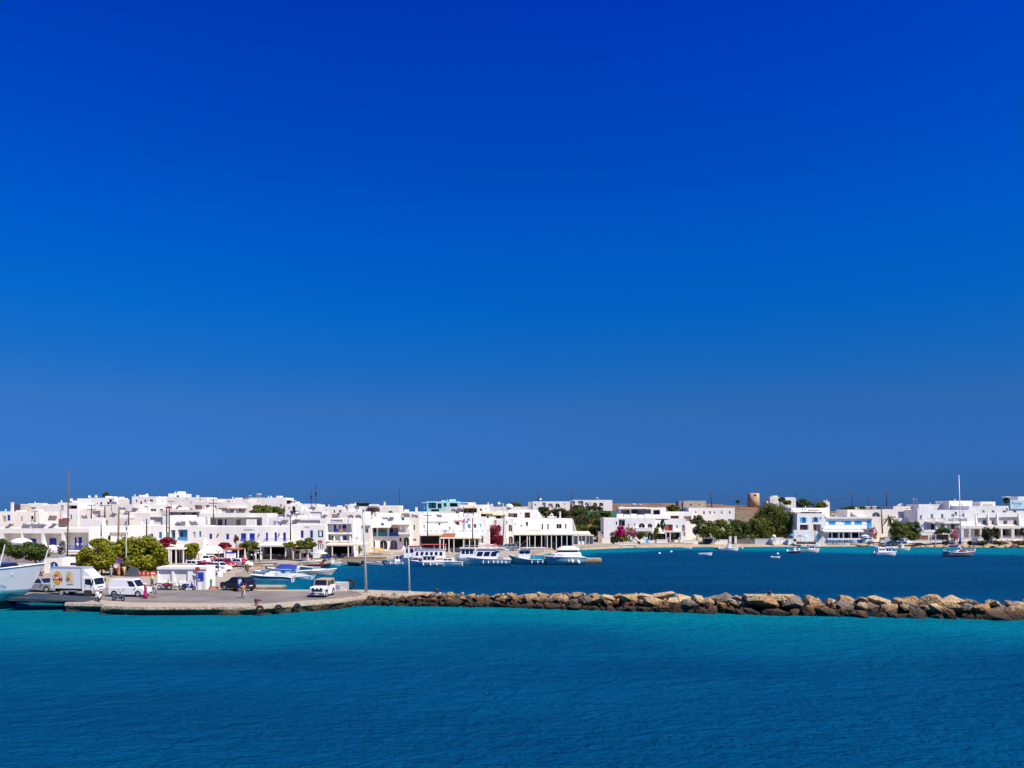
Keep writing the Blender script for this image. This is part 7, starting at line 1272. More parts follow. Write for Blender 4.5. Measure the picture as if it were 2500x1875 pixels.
c_ = MB().loft([[(-6.6, -1.6, 4.36), (-3.4, -1.6, 4.2), (-3.4, 1.6, 4.2), (-6.6, 1.6, 4.36)], [(-5.6, -1.4, 5.05), (-4.1, -1.4, 5.0), (-4.1, 1.4, 5.0), (-5.6, 1.4, 5.05)]]).build('bridge_screen', GLASS, t)
MB().tube([(-3.6, -2.6, 4.3), (-3.0, -2.4, 7.2)], [.07, .05]).tube([(-4.8, -2.6, 4.3), (-3.05, -2.4, 6.2)], .04).build('derrick', GEL, t); MB().tube([(-.2, 0, 4.9), (.2, .2, 6.6)], [.07, .05]).build('jackstaff', GEL, t); MB().tube([(-7.2, -2.4, 4.3), (-7.2, -2.4, 5.3)], .05).cbox((-7.2, -2.4, 5.4), (.4, .4, .3)).build('searchlight', GEL, t)
rp_ = MB().add([(-2.6, -2.4, 1.45), (5.2, -1.6, .98), (5.2, 2.2, .98), (-2.6, 2.4, 1.45), (-2.6, -2.4, 1.1), (5.2, -1.6, .91), (5.2, 2.2, .91), (-2.6, 2.4, 1.1)], [(0, 1, 2, 3), (7, 6, 5, 4), (0, 4, 5, 1), (1, 5, 6, 2), (2, 6, 7, 3), (3, 7, 4, 0)]).build('loading_ramp', M('ramp_steel', (.03, .045, .06), .5, .3, 2), t)
q = MB()
for k in range(9): q.box(-2.2+k*.75, -2.12+k*.75, -1.6, 2.0, 1.40-k*.0452, 1.445-k*.0452)
q.build('ramp_cleats', MATS['ramp_steel'], rp_)
# ---------------------------------------------------------------- quay furniture
k = House('white concrete kiosk with recessed panels and a blue notice board by the quay road', 384, 503, 1384, GY(1439, .93), depth=3.2, base=.9, name='kiosk', cat='kiosk', parapet=.08, ops=[('n', 387, 1394, 419, 1421, {'dep': .18}), ('n', 425, 1394, 458, 1421, {'dep': .18}), ('n', 470, 1394, 481, 1432, {'dep': .15})])
k.slab(383, 504, 1384, 1390, .12, 'cornice', WHITE); k.item('notice_board', M('blue_notice', (.02, .05, .33), .4, .3, 4), 482.5, 1397, 497, 1418, -.06, .05); k.item('notice_strip', PLATE, 484, 1414, 488, 1416.5, -.08, .03)
for px in (481, 499):
    (u, z1), (_, z0) = k.loc(px, 1397, -.2), k.loc(px, 1440, -.2); MB().tube([(u, -.2, 0), (u, -.2, z1)], .03).build('board_post', GREY, k.root)
t = thing('round_sign', 'red-brown round sign on the corner of the white kiosk', 'sign', Vector((PX(482.5, GY(1439, .93)-.35), GY(1439, .93)-.35, .92))); z = PZ(1391, 100)-.92; MB().tube([(0, 0, 0), (0, 0, z)], .03).build('post', GREY, t); MB().lathe([(.02, -.03), (.30, -.02), (.30, .02)], (0, -.04, z), 18, 'y').build('disc', M('sign_red_brown', (.30, .05, .05), .5), t)
t = thing('waste_bin', 'tall green waste bin beside the kiosk', 'bin', GP(509.5, 1436, .93)); MB().loft([[(-.3, -.3, 0), (.3, -.3, 0), (.3, .3, 0), (-.3, .3, 0)], [(-.33, -.33, 1.05), (.33, -.33, 1.05), (.33, .33, 1.05), (-.33, .33, 1.05)]]).build('body', M('bin_green', (.01, .26, .10), .5, .1), t); MB().loft([[(-.35, -.35, 1.06), (.35, -.35, 1.06), (.35, .35, 1.06), (-.35, .35, 1.06)], [(-.25, -.25, 1.16), (.25, -.25, 1.16), (.25, .25, 1.16), (-.25, .25, 1.16)]]).build('lid', MATS['bin_green'], t)
t = thing('net_heap', 'small heap of reddish fishing net beside the green bin', 'net', GP(521, 1437, .93)); me = leaves([(0, 0, .12, .6, .35, .2), (.3, .1, .1, .35, .25, .15)], 350, .07, rnd); me.materials.append(M('rust_net', (.36, .13, .07), .9, .3)); link('netting', me, t); MB().lathe([(.5, 0), (.4, .15), (.1, .24)], n=9).build('pile', MATS['rust_net'], t)
t = thing('concrete_block', 'weathered white concrete block with grey panel on the mole', 'block', GP(833, 1443, .9)); MB().box(-.78, .82, -.5, .6, 0, 1.12).build('block', OLDW if False else M('stained_white_block', (.62, .58, .53), .9, .25, 2, bump=.3), t); MB().box(-.62, -.1, -.53, -.5, .3, .8).build('panel', GREY, t); MB().box(-1.0, 1.3, -.7, .8, 0, .07).build('plinth', PAVE, t)
def tyre(label, loc, rot, R=.42, r=.15):
    t = thing('tyre', label, 'tyre', loc); t.rotation_euler = rot; MB().torus((0, 0, 0), R, r, 18, 8).build('rubber_ring', RUBBER, t, True); q = MB()
    for i in range(18): a = i*PI/9; q.cbox(((R+r)*math.cos(a), 0, (R+r)*math.sin(a)), (.05, r*1.5, .09), Matrix.Rotation(-a, 4, 'Y'))
    q.build('tread', RUBBER, t); return t
tyre('old tyre hung over the back of the concrete block', GP(845, 1443, .9)+Vector((.3, .9, .8)), (0, 0, 0), .5)
for px, row, lb, Y, rz in ((636, 1487, 'tyre fender hanging below the rusty bollard', 83.5, 0), (677, 1485, 'middle tyre fender on the quay face', 84.68, .7), (723, 1482, 'rightmost tyre fender on the quay face', 86.07, .7)):
    tyre(lb, (PX(px, Y)+.26*math.sin(rz), Y-.26*math.cos(rz), PZ(row, Y)), (0, 0, rz), .29, .11)
t = thing('bollard', 'rusty T-shaped mooring bollard on the quay edge', 'bollard', GP(626, 1479, .9)); RU = M('rust', (.20, .055, .03), .85, .3, 5); MB().lathe([(.26, 0), (.2, .06), (.15, .12), (.14, .5), (.2, .56)], n=12).build('stem', RU, t, True); MB().tube([(-.2, 0, .6), (.55, 0, .62)], [.16, .12], 8).build('horn', RU, t, True)
t = thing('bollard', 'squat dark bollard near the stepped left end of the quay', 'bollard', GP(241, 1470, .9)); MB().lathe([(.2, 0), (.13, .1), (.13, .3), (.2, .36), (.16, .44)], n=12).build('stem', DARK, t, True); MB().box(-1.6, 1.2, -.25, .25, -.05, .02).build('steel_plate', GREY, t)
t = thing('mooring_post', 'dark round bollard standing on the mole where the boulders begin', 'bollard', GP(1066, 1449, .9)); MB().lathe([(.35, 0), (.28, .1), (.24, .35), (.34, .45), (.25, .58)], n=12).build('stem', DARK, t, True)
t = thing('mooring_post', 'dark iron bollard on a flat pale boulder of the breakwater', 'bollard', (PX(1878, 85.5), 85.5, 1.9)); MB().lathe([(.3, 0), (.2, .1), (.2, .3), (.3, .38), (.2, .45)], n=12).build('stem', DARK, t, True); MB().prism([(-2.6, -.8), (2.6, -.7), (2.9, 1), (-2.4, 1.1)], -.5, 0).build('slab', RM[0], t)
# no-entry sign and parking sign under the trees
t = thing('road_sign', 'round no-entry sign with a purple and blue sign above it under the trees', 'sign', GP(291, 1410, .96)); MB().tube([(0, 0, 0), (0, 0, 2.9)], .035).build('post', STEEL, t)
MB().lathe([(.02, -.02), (.42, -.02), (.42, .02)], (-.42, -.06, 1.75), 20, 'y').build('white_disc', PLATE, t); MB().torus((-.42, -.09, 1.75), .36, .05, 20, 6).build('red_ring', M('sign_red', (.6, .12, .08), .5), t); MB().lathe([(.02, -.02), (.36, -.02), (.36, .02)], (0, -.06, 2.6), 6, 'y').build('purple_sign', M('sign_purple', (.18, .02, .32), .5), t); MB().box(-.36, .3, -.09, -.06, 2.15, 2.3).build('blue_plate', M('sign_blue', (.08, .10, .40), .5), t)
# barriers, dark tent
for i, px in enumerate((342, 352, 362, 372)):
    t = thing('barrier', ['red plastic barrier left end of the row by the dark tent', 'red plastic barrier second in the row by the dark tent', 'red plastic barrier third in the row, before the kiosk', 'red plastic barrier right end of the row, nearest the kiosk'][i], 'barrier', GP(px, 1407, .96), 0, 'plastic barriers behind the van'); MB().loft([[(-.5, -.2, 0), (.5, -.2, 0), (.5, .2, 0), (-.5, .2, 0)], [(-.5, -.06, .75), (.5, -.06, .75), (.5, .06, .75), (-.5, .06, .75)]]).build('body', M('barrier_red', (.58, .10, .05), .5, .1), t); MB().box(-.45, .45, -.13, -.1, .38, .5).build('white_band', PLATE, t)
t = thing('dark_tent', 'dark tarpaulin tent under the broad round tree', 'tent', GP(326, 1407, .96)); MB().loft([[(-1.2, -.8, 0), (1.2, -.8, 0), (1.2, .8, 0), (-1.2, .8, 0)], [(-.3, -.3, 1.5), (.5, -.3, 1.3), (.5, .3, 1.3), (-.3, .3, 1.5)]]).build('tarpaulin', M('dark_tarp', (.05, .055, .07), .8, .2), t); MB().tube([(-.3, -.3, 1.4), (-.3, -.3, 1.7)], .03).build('pole', GREY, t)
# low tan wall, white hut and discs behind the ship
t = thing('planter_wall', 'tan masonry planter wall with orange soil behind the ferry', 'wall', Vector((PX(-30, 125), 125, .9))); MB().box(0, 7.4, 0, .6, 0, 1.3).build('wall', M('tan_masonry', (.42, .28, .16), .9, .3, 2, bump=.5), t); MB().box(.1, 7.3, .08, .52, 1.3, 1.4).build('soil', TERRA, t)
h = House('white ticket hut with dark arched roof vent above the ferry bow', 108, 152, 1363, 126, depth=4, base=.9, name='ticket_hut', cat='hut', ops=[('w', 120, 1371, 142, 1386, {'arch': True, 'col': M('blue_disc', (.02, .14, .55), .5)})]); h.item('roof_vent', GREY, 114, 1356, 142, 1363, .4, 2)
for px, lb in ((52, 'big white domed parasol in front of the arcaded house'), (130, 'white square canopy between the arcade posts and the ferry mast'), (20, 'white parasol at the far left, half hidden by the dark tree')):
    Y = 141; t = thing('parasol', lb, 'parasol', (PX(px, Y), Y, .95)); z = PZ(1313 if px == 52 else 1330, Y)-.95; MB().tube([(0, 0, 0), (0, 0, z)], .05).build('pole', GREY, t); MB().lathe([(1.9, z-.9), (1.5, z-.45), (.8, z-.12), (.03, z)], n=16).build('canopy', WCANVAS, t, True)
# pergolas and tent of the left restaurants
def pergola(label, x0, x1, row, Y, dep, mat, posts, name='pergola', slope=0.0):
    t = thing(name, label, 'pergola', (PX(x0, Y), Y, .96)); w = (x1-x0)*Y/F; z = PZ(row, Y)-.96; MB().add([(0, 0, z), (w, 0, z), (w, dep, z+slope), (0, dep, z+slope), (0, 0, z-.22), (w, 0, z-.22), (w, dep, z+slope-.1), (0, dep, z+slope-.1)], [(0, 1, 2, 3), (7, 6, 5, 4), (0, 4, 5, 1), (1, 5, 6, 2), (2, 6, 7, 3), (3, 7, 4, 0)]).build('canopy', mat, t)
    for px in posts:
        for y in (.15, dep-.15): u = PX(px, Y)-PX(x0, Y); MB().box(u-.09, u+.09, y-.09, y+.09, 0, z-.1).build('post', WHITE, t)
    MB().box(.1, w-.1, dep+.05, dep+.15, 0, z-.15).build('rear_screen', SHADE, t); return t
pergola('cream roofed cafe pergola between the round trees and the small yellow-green tree', 386, 451, 1339, 148, 5, CANVAS, (390, 412, 417, 429, 447), slope=.5)
pergola('rusty timber pergola carrying the crimson bougainvillea', 545, 583, 1340, 150, 4, TERRA, (548, 564, 581)); pergola('dark timber shelter beside the crimson pergola', 588, 626, 1344, 158, 4, M('grey_thatch', (.20, .19, .16), .9, .3, 3), (590, 606, 624))
t = thing('market_tent', 'white pyramid market tent with rust-red sides in the car park', 'tent', (PX(519, 150), 150, .96)); s_ = 150/F; z0, z1 = PZ(1347, 150)-.96, PZ(1333, 150)-.96
MB().loft([[(-26*s_, -2, z0-.25), (26*s_, -2, z0-.25), (26*s_, 2, z0-.25), (-26*s_, 2, z0-.25)], [(-26*s_, -2, z0), (26*s_, -2, z0), (26*s_, 2, z0), (-26*s_, 2, z0)], [(-12*s_, -.5, z1), (12*s_, -.5, z1), (12*s_, .5, z1), (-12*s_, .5, z1)]]).build('roof', WCANVAS, t); MB().box(-25*s_, 25*s_, 1.7, 1.8, 0, z0-.2).build('back_cloth', TERRA, t)
for x in (-25, 25):
    for y in (-1.9, 1.9): MB().tube([(x*s_, y, 0), (x*s_, y, z0)], .05).build('pole', ORANGE, t)
MB().box(-20*s_, 18*s_, -.8, .4, 0, .9).build('counter', REDP, t)
t = thing('ice_cabinet', 'tall white cabinet standing under the crimson pergola', 'cabinet', GP(564, 1376, .96)); MB().box(-.75, .75, -.5, .5, 0, 1.9).build('cabinet', GEL, t); MB().box(-.68, -.02, -.53, -.5, .1, 1.8).build('door', GEL, t); MB().box(.02, .68, -.53, -.5, .1, 1.8).build('door', GEL, t); MB().box(-.75, .75, -.52, .5, 1.91, 2.15).build('blue_header', BLUE, t)
t = thing('closed_parasol', 'closed red parasol beside the brown waste bin', 'parasol', GP(595, 1389, .96)); MB().tube([(0, 0, 0), (0, 0, 2.3)], .04).build('pole', DARK, t); MB().lathe([(.05, .8), (.38, 1.0), (.3, 1.5), (.16, 2.0), (.03, 2.3)], n=9).build('canopy', REDC, t)
t = thing('waste_bin', 'brown barrel bin at the end of the parked cars', 'bin', GP(603, 1392.5, .96)); MB().lathe([(.3, 0), (.34, .3), (.34, .8), (.3, 1.0), (.26, 1.0)], n=12).build('barrel', BROWN, t); MB().torus((0, 0, .55), .345, .02, 14, 5, 'z').build('hoop', DARK, t)
t = thing('sandwich_board', 'white folding board in front of the nearest white hatchback', 'sign', GP(539, 1408, .96)); MB().add([(-.4, -.25, 0), (.4, -.25, 0), (.4, 0, 1.0), (-.4, 0, 1.0), (-.4, .25, 0), (.4, .25, 0)], [(0, 1, 2, 3), (5, 4, 3, 2)]).build('boards', PLATE, t); MB().box(-.3, .3, -.02, .0, .98, 1.03).build('hinge', GREY, t)
t = thing('sea_wall', 'low tan sea wall behind the blue-covered boat', 'wall', GP(620, 1384, .96)); MB().box(0, 4.0, 0, .5, 0, .62).build('wall', M('tan_masonry', (.42, .28, .16)), t); MB().box(-.05, 4.05, -.05, .55, .621, .72).build('coping', PAVE, t)
t = thing('old_jetty_wall', 'tan low wall at the waterline left of the floodlight mast', 'wall', Vector((PX(840, 162), 162, .4))); MB().box(0, 8.5, -.3, .5, -1, .95).build('wall', MATS['tan_masonry'], t); MB().box(-.05, 8.55, -.36, .56, .951, 1.03).build('coping', PAVE, t)
# ---------------------------------------------------------------- chairs, tables, parasols
def chair(mat, name='cafe_chair'):
    t = bpy.data.objects.new(name, None); C.objects.link(t); MB().box(-.24, .24, -.24, .24, .42, .47).build('seat', mat, t); q = MB(); q.box(-.24, .24, .2, .25, .62, .95)
    q.box(-.24, -.2, .2, .25, .47, .62).box(.2, .24, .2, .25, .47, .62); q.build('backrest', mat, t)
    for x in (-.21, .21):
        for y in (-.21, .21): MB().box(x-.02, x+.02, y-.02, y+.02, 0, .42).build('leg', mat, t)
    return t
def table(mat, topm):
    t = bpy.data.objects.new('cafe_table', None); C.objects.link(t); MB().box(-.42, .42, -.42, .42, .71, .75).build('table_top', topm, t)
    for x in (-.36, .36):
        for y in (-.36, .36): MB().box(x-.025, x+.025, y-.025, y+.025, 0, .71).build('leg', mat, t)
    return t
ORD = 'first second third fourth fifth sixth seventh eighth ninth tenth eleventh twelfth thirteenth fourteenth fifteenth sixteenth seventeenth eighteenth'.split()
def setout(proto, spots, label, cat, group):
    for i, (x, y, z, rz) in enumerate(sorted(spots)):
        o = proto if i == 0 else copy_tree(proto); o.location = (x, y, z); o.rotation_euler = (0, 0, rz); tag(o, ORD[i]+' from the left, '+label, cat, group)
PALEWOOD = M('pale_wood', (.50, .36, .24), .7, .15, 4)
r = random.Random(3)
sp_ = []
for i in range(18): sp_.append((PX(642+i*4.6, 163.2), 163.2+(i % 3)*.9-.6, .99, r.choice((0, PI, 1.5, -1.5))+r.uniform(-.3, .3)))
setout(chair(PALEWOOD), sp_, 'pale wooden chair under the long cream canopy', 'chair', 'chairs of the cream canopy restaurant')
setout(table(PALEWOOD, WHC), [(PX(648+i*11, 163.6), 163.6, .99, 0) for i in range(7)], 'white-topped table under the long cream canopy', 'table', 'tables of the cream canopy restaurant')
setout(chair(M('dark_blue_chair', (.03, .05, .16), .6)), [(PX(1275+i*9.5, 208.5), 208.5+(i % 2)*1.1, 1.0, r.uniform(0, 6)) for i in range(14)], 'dark chair inside the quayside restaurant with white posts', 'chair', 'chairs of the white-posted restaurant'); setout(table(GREY, WHC), [(PX(1280+i*19, 209), 209, 1.0, 0) for i in range(7)], 'white-clothed table inside the quayside restaurant with white posts', 'table', 'tables of the white-posted restaurant')
setout(chair(LBLUE), [(PX(2022+i*7.5, 236.5), 236.5+(i % 2)*1.0, 1.12, r.uniform(0, 6)) for i in range(11)], 'sky-blue chair on the white terrace of the blue-shuttered hotel', 'chair', 'blue terrace chairs'); setout(table(LBLUE, PALEB), [(PX(2026+i*15, 237), 237, 1.12, 0) for i in range(5)], 'pale blue table on the white terrace of the blue-shuttered hotel', 'table', 'blue terrace tables')
setout(chair(GEL), [(PX(2372+i*7.2, 235.5), 235.5+(i % 2)*1.0, 1.12, r.uniform(0, 6)) for i in range(17)], 'white chair on the terrace of the cream arcade', 'chair', 'white arcade chairs'); setout(table(GEL, WHC), [(PX(2378+i*15, 236), 236, 1.12, 0) for i in range(8)], 'white table on the terrace of the cream arcade', 'table', 'white arcade tables')
setout(chair(BROWN), [(PX(1080+i*9, 189.6), 189.6+(i % 2)*.9, .99, r.uniform(0, 6)) for i in range(9)], 'brown chair between the white posts of the quayside cafe', 'chair', 'brown quayside cafe chairs')
setout(chair(GREY), [(PX(800+i*6, 164.5), 164.5+(i % 2)*.9, .99, r.uniform(0, 6)) for i in range(11)], 'grey chair under the awning of the balcony hotel by the floodlight', 'chair', 'chairs under the hotel awning')
def parasol(label, px, row, Y, R, mat, sq=False, hz=None, base=1.12):
    t = thing('parasol', label, 'parasol', (PX(px, Y), Y, base)); z = PZ(row, Y)-base; MB().tube([(0, 0, 0), (0, 0, z)], .04).build('pole', GREY, t); MB().lathe([(R, z-.55), (R, z-.45), (R*.5, z-.2), (.03, z)], n=4 if sq else 10).build('canopy', mat, t); MB().lathe([(.3, 0), (.3, .08), (.06, .1)], n=10).build('foot', GREY, t)
parasol('cream cafe umbrella beside the slender cypress', 1615, 1298, 239.5, 1.15, CANVAS); parasol('white square parasol on the right end of the beach bar terrace', 2112, 1305, 236, 1.3, WCANVAS, True); parasol('dark grey parasol between the stair and the blue-shuttered hotel', 2007, 1296, 240, 1.0, M('charcoal_canvas', (.08, .08, .09), .8)); parasol('closed-looking dark parasol on the beach terrace with grey chairs', 1954, 1305, 238.5, 1.0, M('grey_canvas', (.22, .22, .24), .8)); parasol('pale blue parasol over the beach loungers', 1967, 1306, 238, .9, PALEB); parasol('small blue parasol at the white garden wall', 1934, 1303, 239, .9, LBLUE)
parasol('square white parasol in front of the red signboard house', 783, 1345, 163, 1.4, WCANVAS, True, base=.99); parasol('orange-tan parasol in front of the pointed arches', 926, 1337, 180, 1.3, M('ochre_canvas', (.60, .36, .10), .8), base=.99); parasol('coral red parasol left of the orange-tan one', 914, 1335, 181, .8, M('coral_canvas', (.65, .2, .12), .8), base=.99)
t = thing('terrace_shade', 'grey fabric shade over the quayside tables left of the red signboard', 'shade', (PX(733, 161.9), 161.9, .99)); z = PZ(1342, 162)-.99; MB().box(0, 1.7, 0, 2.2, z-.7, z).build('fabric', M('taupe_canvas', (.26, .24, .21), .85), t); 
for x, y in ((.05, .05), (1.65, .05), (.05, 2.1), (1.65, 2.1)): MB().box(x-.04, x+.04, y-.04, y+.04, 0, z-.7).build('post', WHITE, t)
t = thing('menu_booth', 'brown-roofed white booth on the quay beside the grey shade', 'booth', (PX(715, 162), 162, .99)); MB().box(0, 1.5, 0, 1.4, z-.25, z).build('roof', BROWN, t)
for x, y in ((.07, .07), (1.43, .07), (.07, 1.3), (1.43, 1.3)): MB().box(x-.07, x+.07, y-.07, y+.07, 0, z-.25).build('post', WHITE, t)
MB().box(.1, 1.4, 1.0, 1.3, 0, 1.1).build('counter', GREY, t)
# ---------------------------------------------------------------- beach edge walls and gates
def wall(label, x0, x1, r0, Y, mat, dep=.45, base=1.0, name='garden_wall', Y2=None):
    t = thing(name, label, 'wall', (PX(x0, Y), Y, base-.4), math.atan2((Y2 or Y)-Y, PX(x1, Y2 or Y)-PX(x0, Y))); w = math.hypot(PX(x1, Y2 or Y)-PX(x0, Y), (Y2 or Y)-Y); z = PZ(r0, Y)-base+.4; MB().box(0, w, 0, dep, 0, z).build('wall', mat, t); MB().box(-.03, w+.03, -.05, dep+.05, z+.002, z+.1).build('coping', mat, t); return t
wall('white beach wall left of the gate pillars', 1715, 1779, 1318, 239.5, PINKW); wall('dark grey beach wall right of the gate pillars', 1799, 1842, 1317, 240, M('dark_stone', (.16, .14, .13), .95, .3, 2)); wall('pale grey beach wall right of the dark one', 1843, 1880, 1316, 240, GREYW); wall('white chapel yard wall by the beach', 1880, 1904, 1315, 240, WHITE); wall('white low wall running to the blue-shuttered house', 1905, 1944, 1316, 240.5, WHITE)
for px, lb in ((1782.5, 'white gate pillar left of the dark gate'), (1795.5, 'white gate pillar right of the dark gate')): t = thing('gate_pillar', lb, 'pillar', (PX(px, 239.5), 239.5, .9)); zz = PZ(1310.5, 239.5)-.9; MB().box(-.32, .32, -.3, .3, 0, zz).build('shaft', CREAM, t); MB().box(-.38, .38, -.36, .36, zz, zz+.14).build('cap', CREAM, t)
t = thing('gate', 'dark timber gate between the white pillars', 'gate', (PX(1789, 240), 240, .95))
for i in range(6): MB().box(-.66+i*.22, -.46+i*.22, 0, .06, 0, 1.9).build('board', DKW, t)
MB().box(-.66, .64, -.03, 0, .4, .52).build('rail', DKW, t)
t = thing('gate_shrine', 'white cross-shaped gatepost with a round top by the beach grove', 'shrine', (PX(1889, 239), 239, 1.0)); s_ = 239/F; MB().box(-4*s_, 4*s_, -.4, .4, 0, 9*s_).build('base', CREAM, t); MB().box(-8*s_, 8*s_, -.5, .5, 9*s_, 13*s_).build('crossbar', CREAM, t); MB().lathe([(4.6*s_, 13*s_), (5.2*s_, 16*s_), (4.2*s_, 19.5*s_), (.1, 21*s_)], n=12).build('round_top', CREAM, t, True)
t = thing('beach_hut', 'white hut with cobalt doors behind the chapel yard wall', 'hut', (PX(1897, 241.5), 241.5, 1.0)); MB().box(0, 17*s_, 0, 2.2, 0, 11*s_).build('wall', M('grey_white_hut', (.60, .62, .64), .85), t); MB().box(2*s_, 10*s_, -.05, -.004, 0, 10*s_).build('door', M('mid_blue_paint', (.03, .16, .40), .5), t); MB().box(-.1, 17*s_+.1, -.15, 2.3, 11*s_+.002, 12*s_).build('roof', WHITE, t)
t = thing('beach_awning', 'dark awning with faded lettering under the leftmost grove tree', 'awning', (PX(1716, 237.8), 237.8, 1.05)); s_ = 238/F; MB().box(0, 28*s_, -.6, 1.5, 11*s_, 12.5*s_).build('canopy', MATS['grey_canvas'], t); MB().box(.2, 28*s_-.2, 1.2, 1.3, 0, 10.9*s_).build('back_screen', SHADE, t)
for x in (.15, 28*s_-.15): MB().box(x-.06, x+.06, -.5, -.4, 0, 11*s_).build('post', BROWN, t)
lettering('ΤΑΒΕΡΝΑ', 24*s_, .8*s_, (2*s_, -.62, 11.4*s_), MATS['tan_letters'], t)
# promenade furniture left of the seaside house
wall('white low promenade wall in three lengths, left part', 1500, 1520, 1326, 231, WHITE, base=1.1); wall('white low promenade wall, long middle part', 1523, 1556, 1326, 232, WHITE, base=1.1); wall('cream wall at the foot of the stone gateposts', 1470, 1490, 1313, 236, CREAM, base=1.1); wall('white terrace front of the seaside cafe', 1603, 1630, 1318, 238, WHITE, base=1.1); wall('cream raised bed beside the prickly shrub', 1668, 1704, 1320, 239, CREAM, base=1.1); wall('white stub of wall by the blue panels', 1585, 1603, 1320, 238.5, WHITE, base=1.1)
for px, lb in ((1498, 'dark litter bin left end of the promenade'), (1560, 'dark litter bin before the seaside cafe')): t = thing('litter_bin', lb, 'bin', (PX(px, 230.5), 230.5, 1.1)); MB().lathe([(.22, 0), (.26, .1), (.28, .75), (.24, .8)], n=10).build('drum', DARK, t); MB().tube([(-.3, 0, 0), (-.3, 0, 1.0)], .03).build('post', DARK, t)
for px, rt, lb in ((1463, 1300, 'stone gatepost left of the pair above the promenade'), (1469, 1306, 'shorter stone gatepost right of the pair above the promenade')): t = thing('gate_post', lb, 'pillar', (PX(px, 238), 238, 1.0)); zz = PZ(rt, 238)-1; MB().box(-.35, .35, -.3, .3, 0, zz).build('shaft', OLDW, t); MB().box(-.45, .45, -.4, .4, zz, zz+.15).build('cap', CREAM, t)
t = thing('notice_board', 'dark notice board with a white sheet on the promenade', 'sign', (PX(1539, 235), 235, 1.1)); MB().box(-.6, .6, -.05, .05, .6, 2.2).build('board', M('slate_board', (.08, .11, .13), .6), t); MB().box(-.05, .45, -.08, -.05, 1.0, 2.0).build('white_sheet', PLATE, t)
for x in (-.5, .5): MB().box(x-.05, x+.05, .0, .06, 0, .6).build('leg', DARK, t)
for px, lb, mt in ((1568, 'white wall panel at the seaside house gate', WHITE), (1575, 'pale blue wall panel at the seaside house gate', PALEB), (1580, 'sky blue gate panel of the seaside house', LBLUE)): t = thing('garden_gate', lb, 'gate', (PX(px, 237.5), 237.5, 1.1)); MB().box(-.32, .32, -.05, .05, 0, 1.3).build('panel', mt, t); MB().box(-.36, .36, -.07, .07, 1.302, 1.38).build('cap', mt, t)
t = thing('timber_ramp', 'brown sloping timber ramp beside the notice board', 'ramp', (PX(1546, 235.5), 235.5, 1.1)); MB().add([(0, 0, 1.9), (2.0, 0, 0), (2.0, 1, 0), (0, 1, 1.9), (0, 0, 1.7), (1.8, 0, 0), (1.8, 1, 0), (0, 1, 1.7)], [(0, 1, 2, 3), (4, 7, 6, 5), (0, 4, 5, 1), (3, 2, 6, 7), (0, 3, 7, 4)]).build('planks', BROWN, t); MB().box(0, .1, 0, .1, 0, 1.7).build('strut', BROWN, t)
t = thing('beach_bar_hut', 'low grey beach hut with open front left of the stone gateposts', 'hut', (PX(1400, 228), 228, 1.0)); s_ = 228/F; MB().box(0, 50*s_, -.3, 3, 22*s_, 23.6*s_).build('roof', PINKW, t); MB().box(.1, 50*s_-.1, 2.7, 2.9, 0, 22*s_).build('back_wall', GREY, t)
for i in range(6): MB().box(.1+i*9.6*s_-.07, .1+i*9.6*s_+.07, -.25, -.1, 0, 22*s_).build('post', OLDW, t)
MB().box(38*s_, 48*s_, .4, .5, .2, 17*s_).build('slate_screen', M('slate_cloth', (.07, .10, .16), .8), t); MB().box(1.2, 3.2, 0, .5, 0, 1.0).build('counter', GEL, t)
# garden walls and terraces by the balcony hotel
wall('reddish stone retaining wall left of the hotel garden steps', 2245, 2266, 1308, 236.6, RSTONE, base=1.9); wall('reddish stone retaining wall right of the two white garden posts', 2287, 2316, 1306, 236.6, RSTONE, base=1.9); wall('white upper garden wall of the balcony hotel', 2244, 2322, 1299, 239, WHITE); wall('small reddish wall panel by the cream house', 2149, 2159, 1313, 237.5, RSTONE, base=1.5); wall('grey white wall bay right of the small reddish panel', 2160, 2174, 1311, 236, GREYW)
wall('cream sea-front wall below the arcade terrace', 2338, 2540, 1314, 236.5, CREAM, base=1.9); wall('low cream kerb wall along the beach road', 2150, 2336, 1319, 236, PINKW, base=1.7, Y2=236.3)
for px, lb in ((2273, 'white garden post left of two before the reddish walls'), (2284, 'white garden post right of two before the reddish walls')): t = thing('garden_post', lb, 'post', (PX(px, 234.5), 234.5, 1.0)); MB().tube([(0, 0, 0), (0, 0, 2.4)], .12).build('shaft', CREAM, t); MB().lathe([(.2, 2.4), (.25, 2.5), (.1, 2.7)], n=10).build('cap', CREAM, t)
for px, lb in ((2251, 'white rounded urn-shaped chimney pot left on the garden terrace'), (2285.5, 'white rounded urn-shaped chimney pot in the middle of the garden terrace'), (2308, 'white rounded urn-shaped chimney pot at the right of the garden terrace')): t = thing('garden_urn', lb, 'urn', (PX(px, 239.3), 239.3, PZ(1297, 239.3))); MB().lathe([(.25, 0), (.42, .5), (.34, 1.0), (.18, 1.3), (.22, 1.4)], n=12).build('urn', WHITE, t, True); MB().lathe([(.34, 1.405), (.26, 1.5)], n=12).build('rim', WHITE, t)
q = MB(); rings = []
for px in np.arange(2120, 2620, 6):
    Y = float(np.interp(PX(px, 234), [90, 100, 116, 149, 170, 220], [237, 238, 238.2, 233.4, 231, 229]))-1.6; x = PX(px, Y); hz = 1.75*min(1, (px-2120)/60)
    rings.append([(x, Y-1.2, -.5), (x, Y, .12+rnd.uniform(-.1, .1)), (x, Y+1.3, .45*hz+rnd.uniform(-.12, .12)), (x, Y+2.6, .8*hz+rnd.uniform(-.1, .1)), (x, max(236.4, Y+3.4), hz+.1), (x, max(237.2, Y+6), hz-.1)])
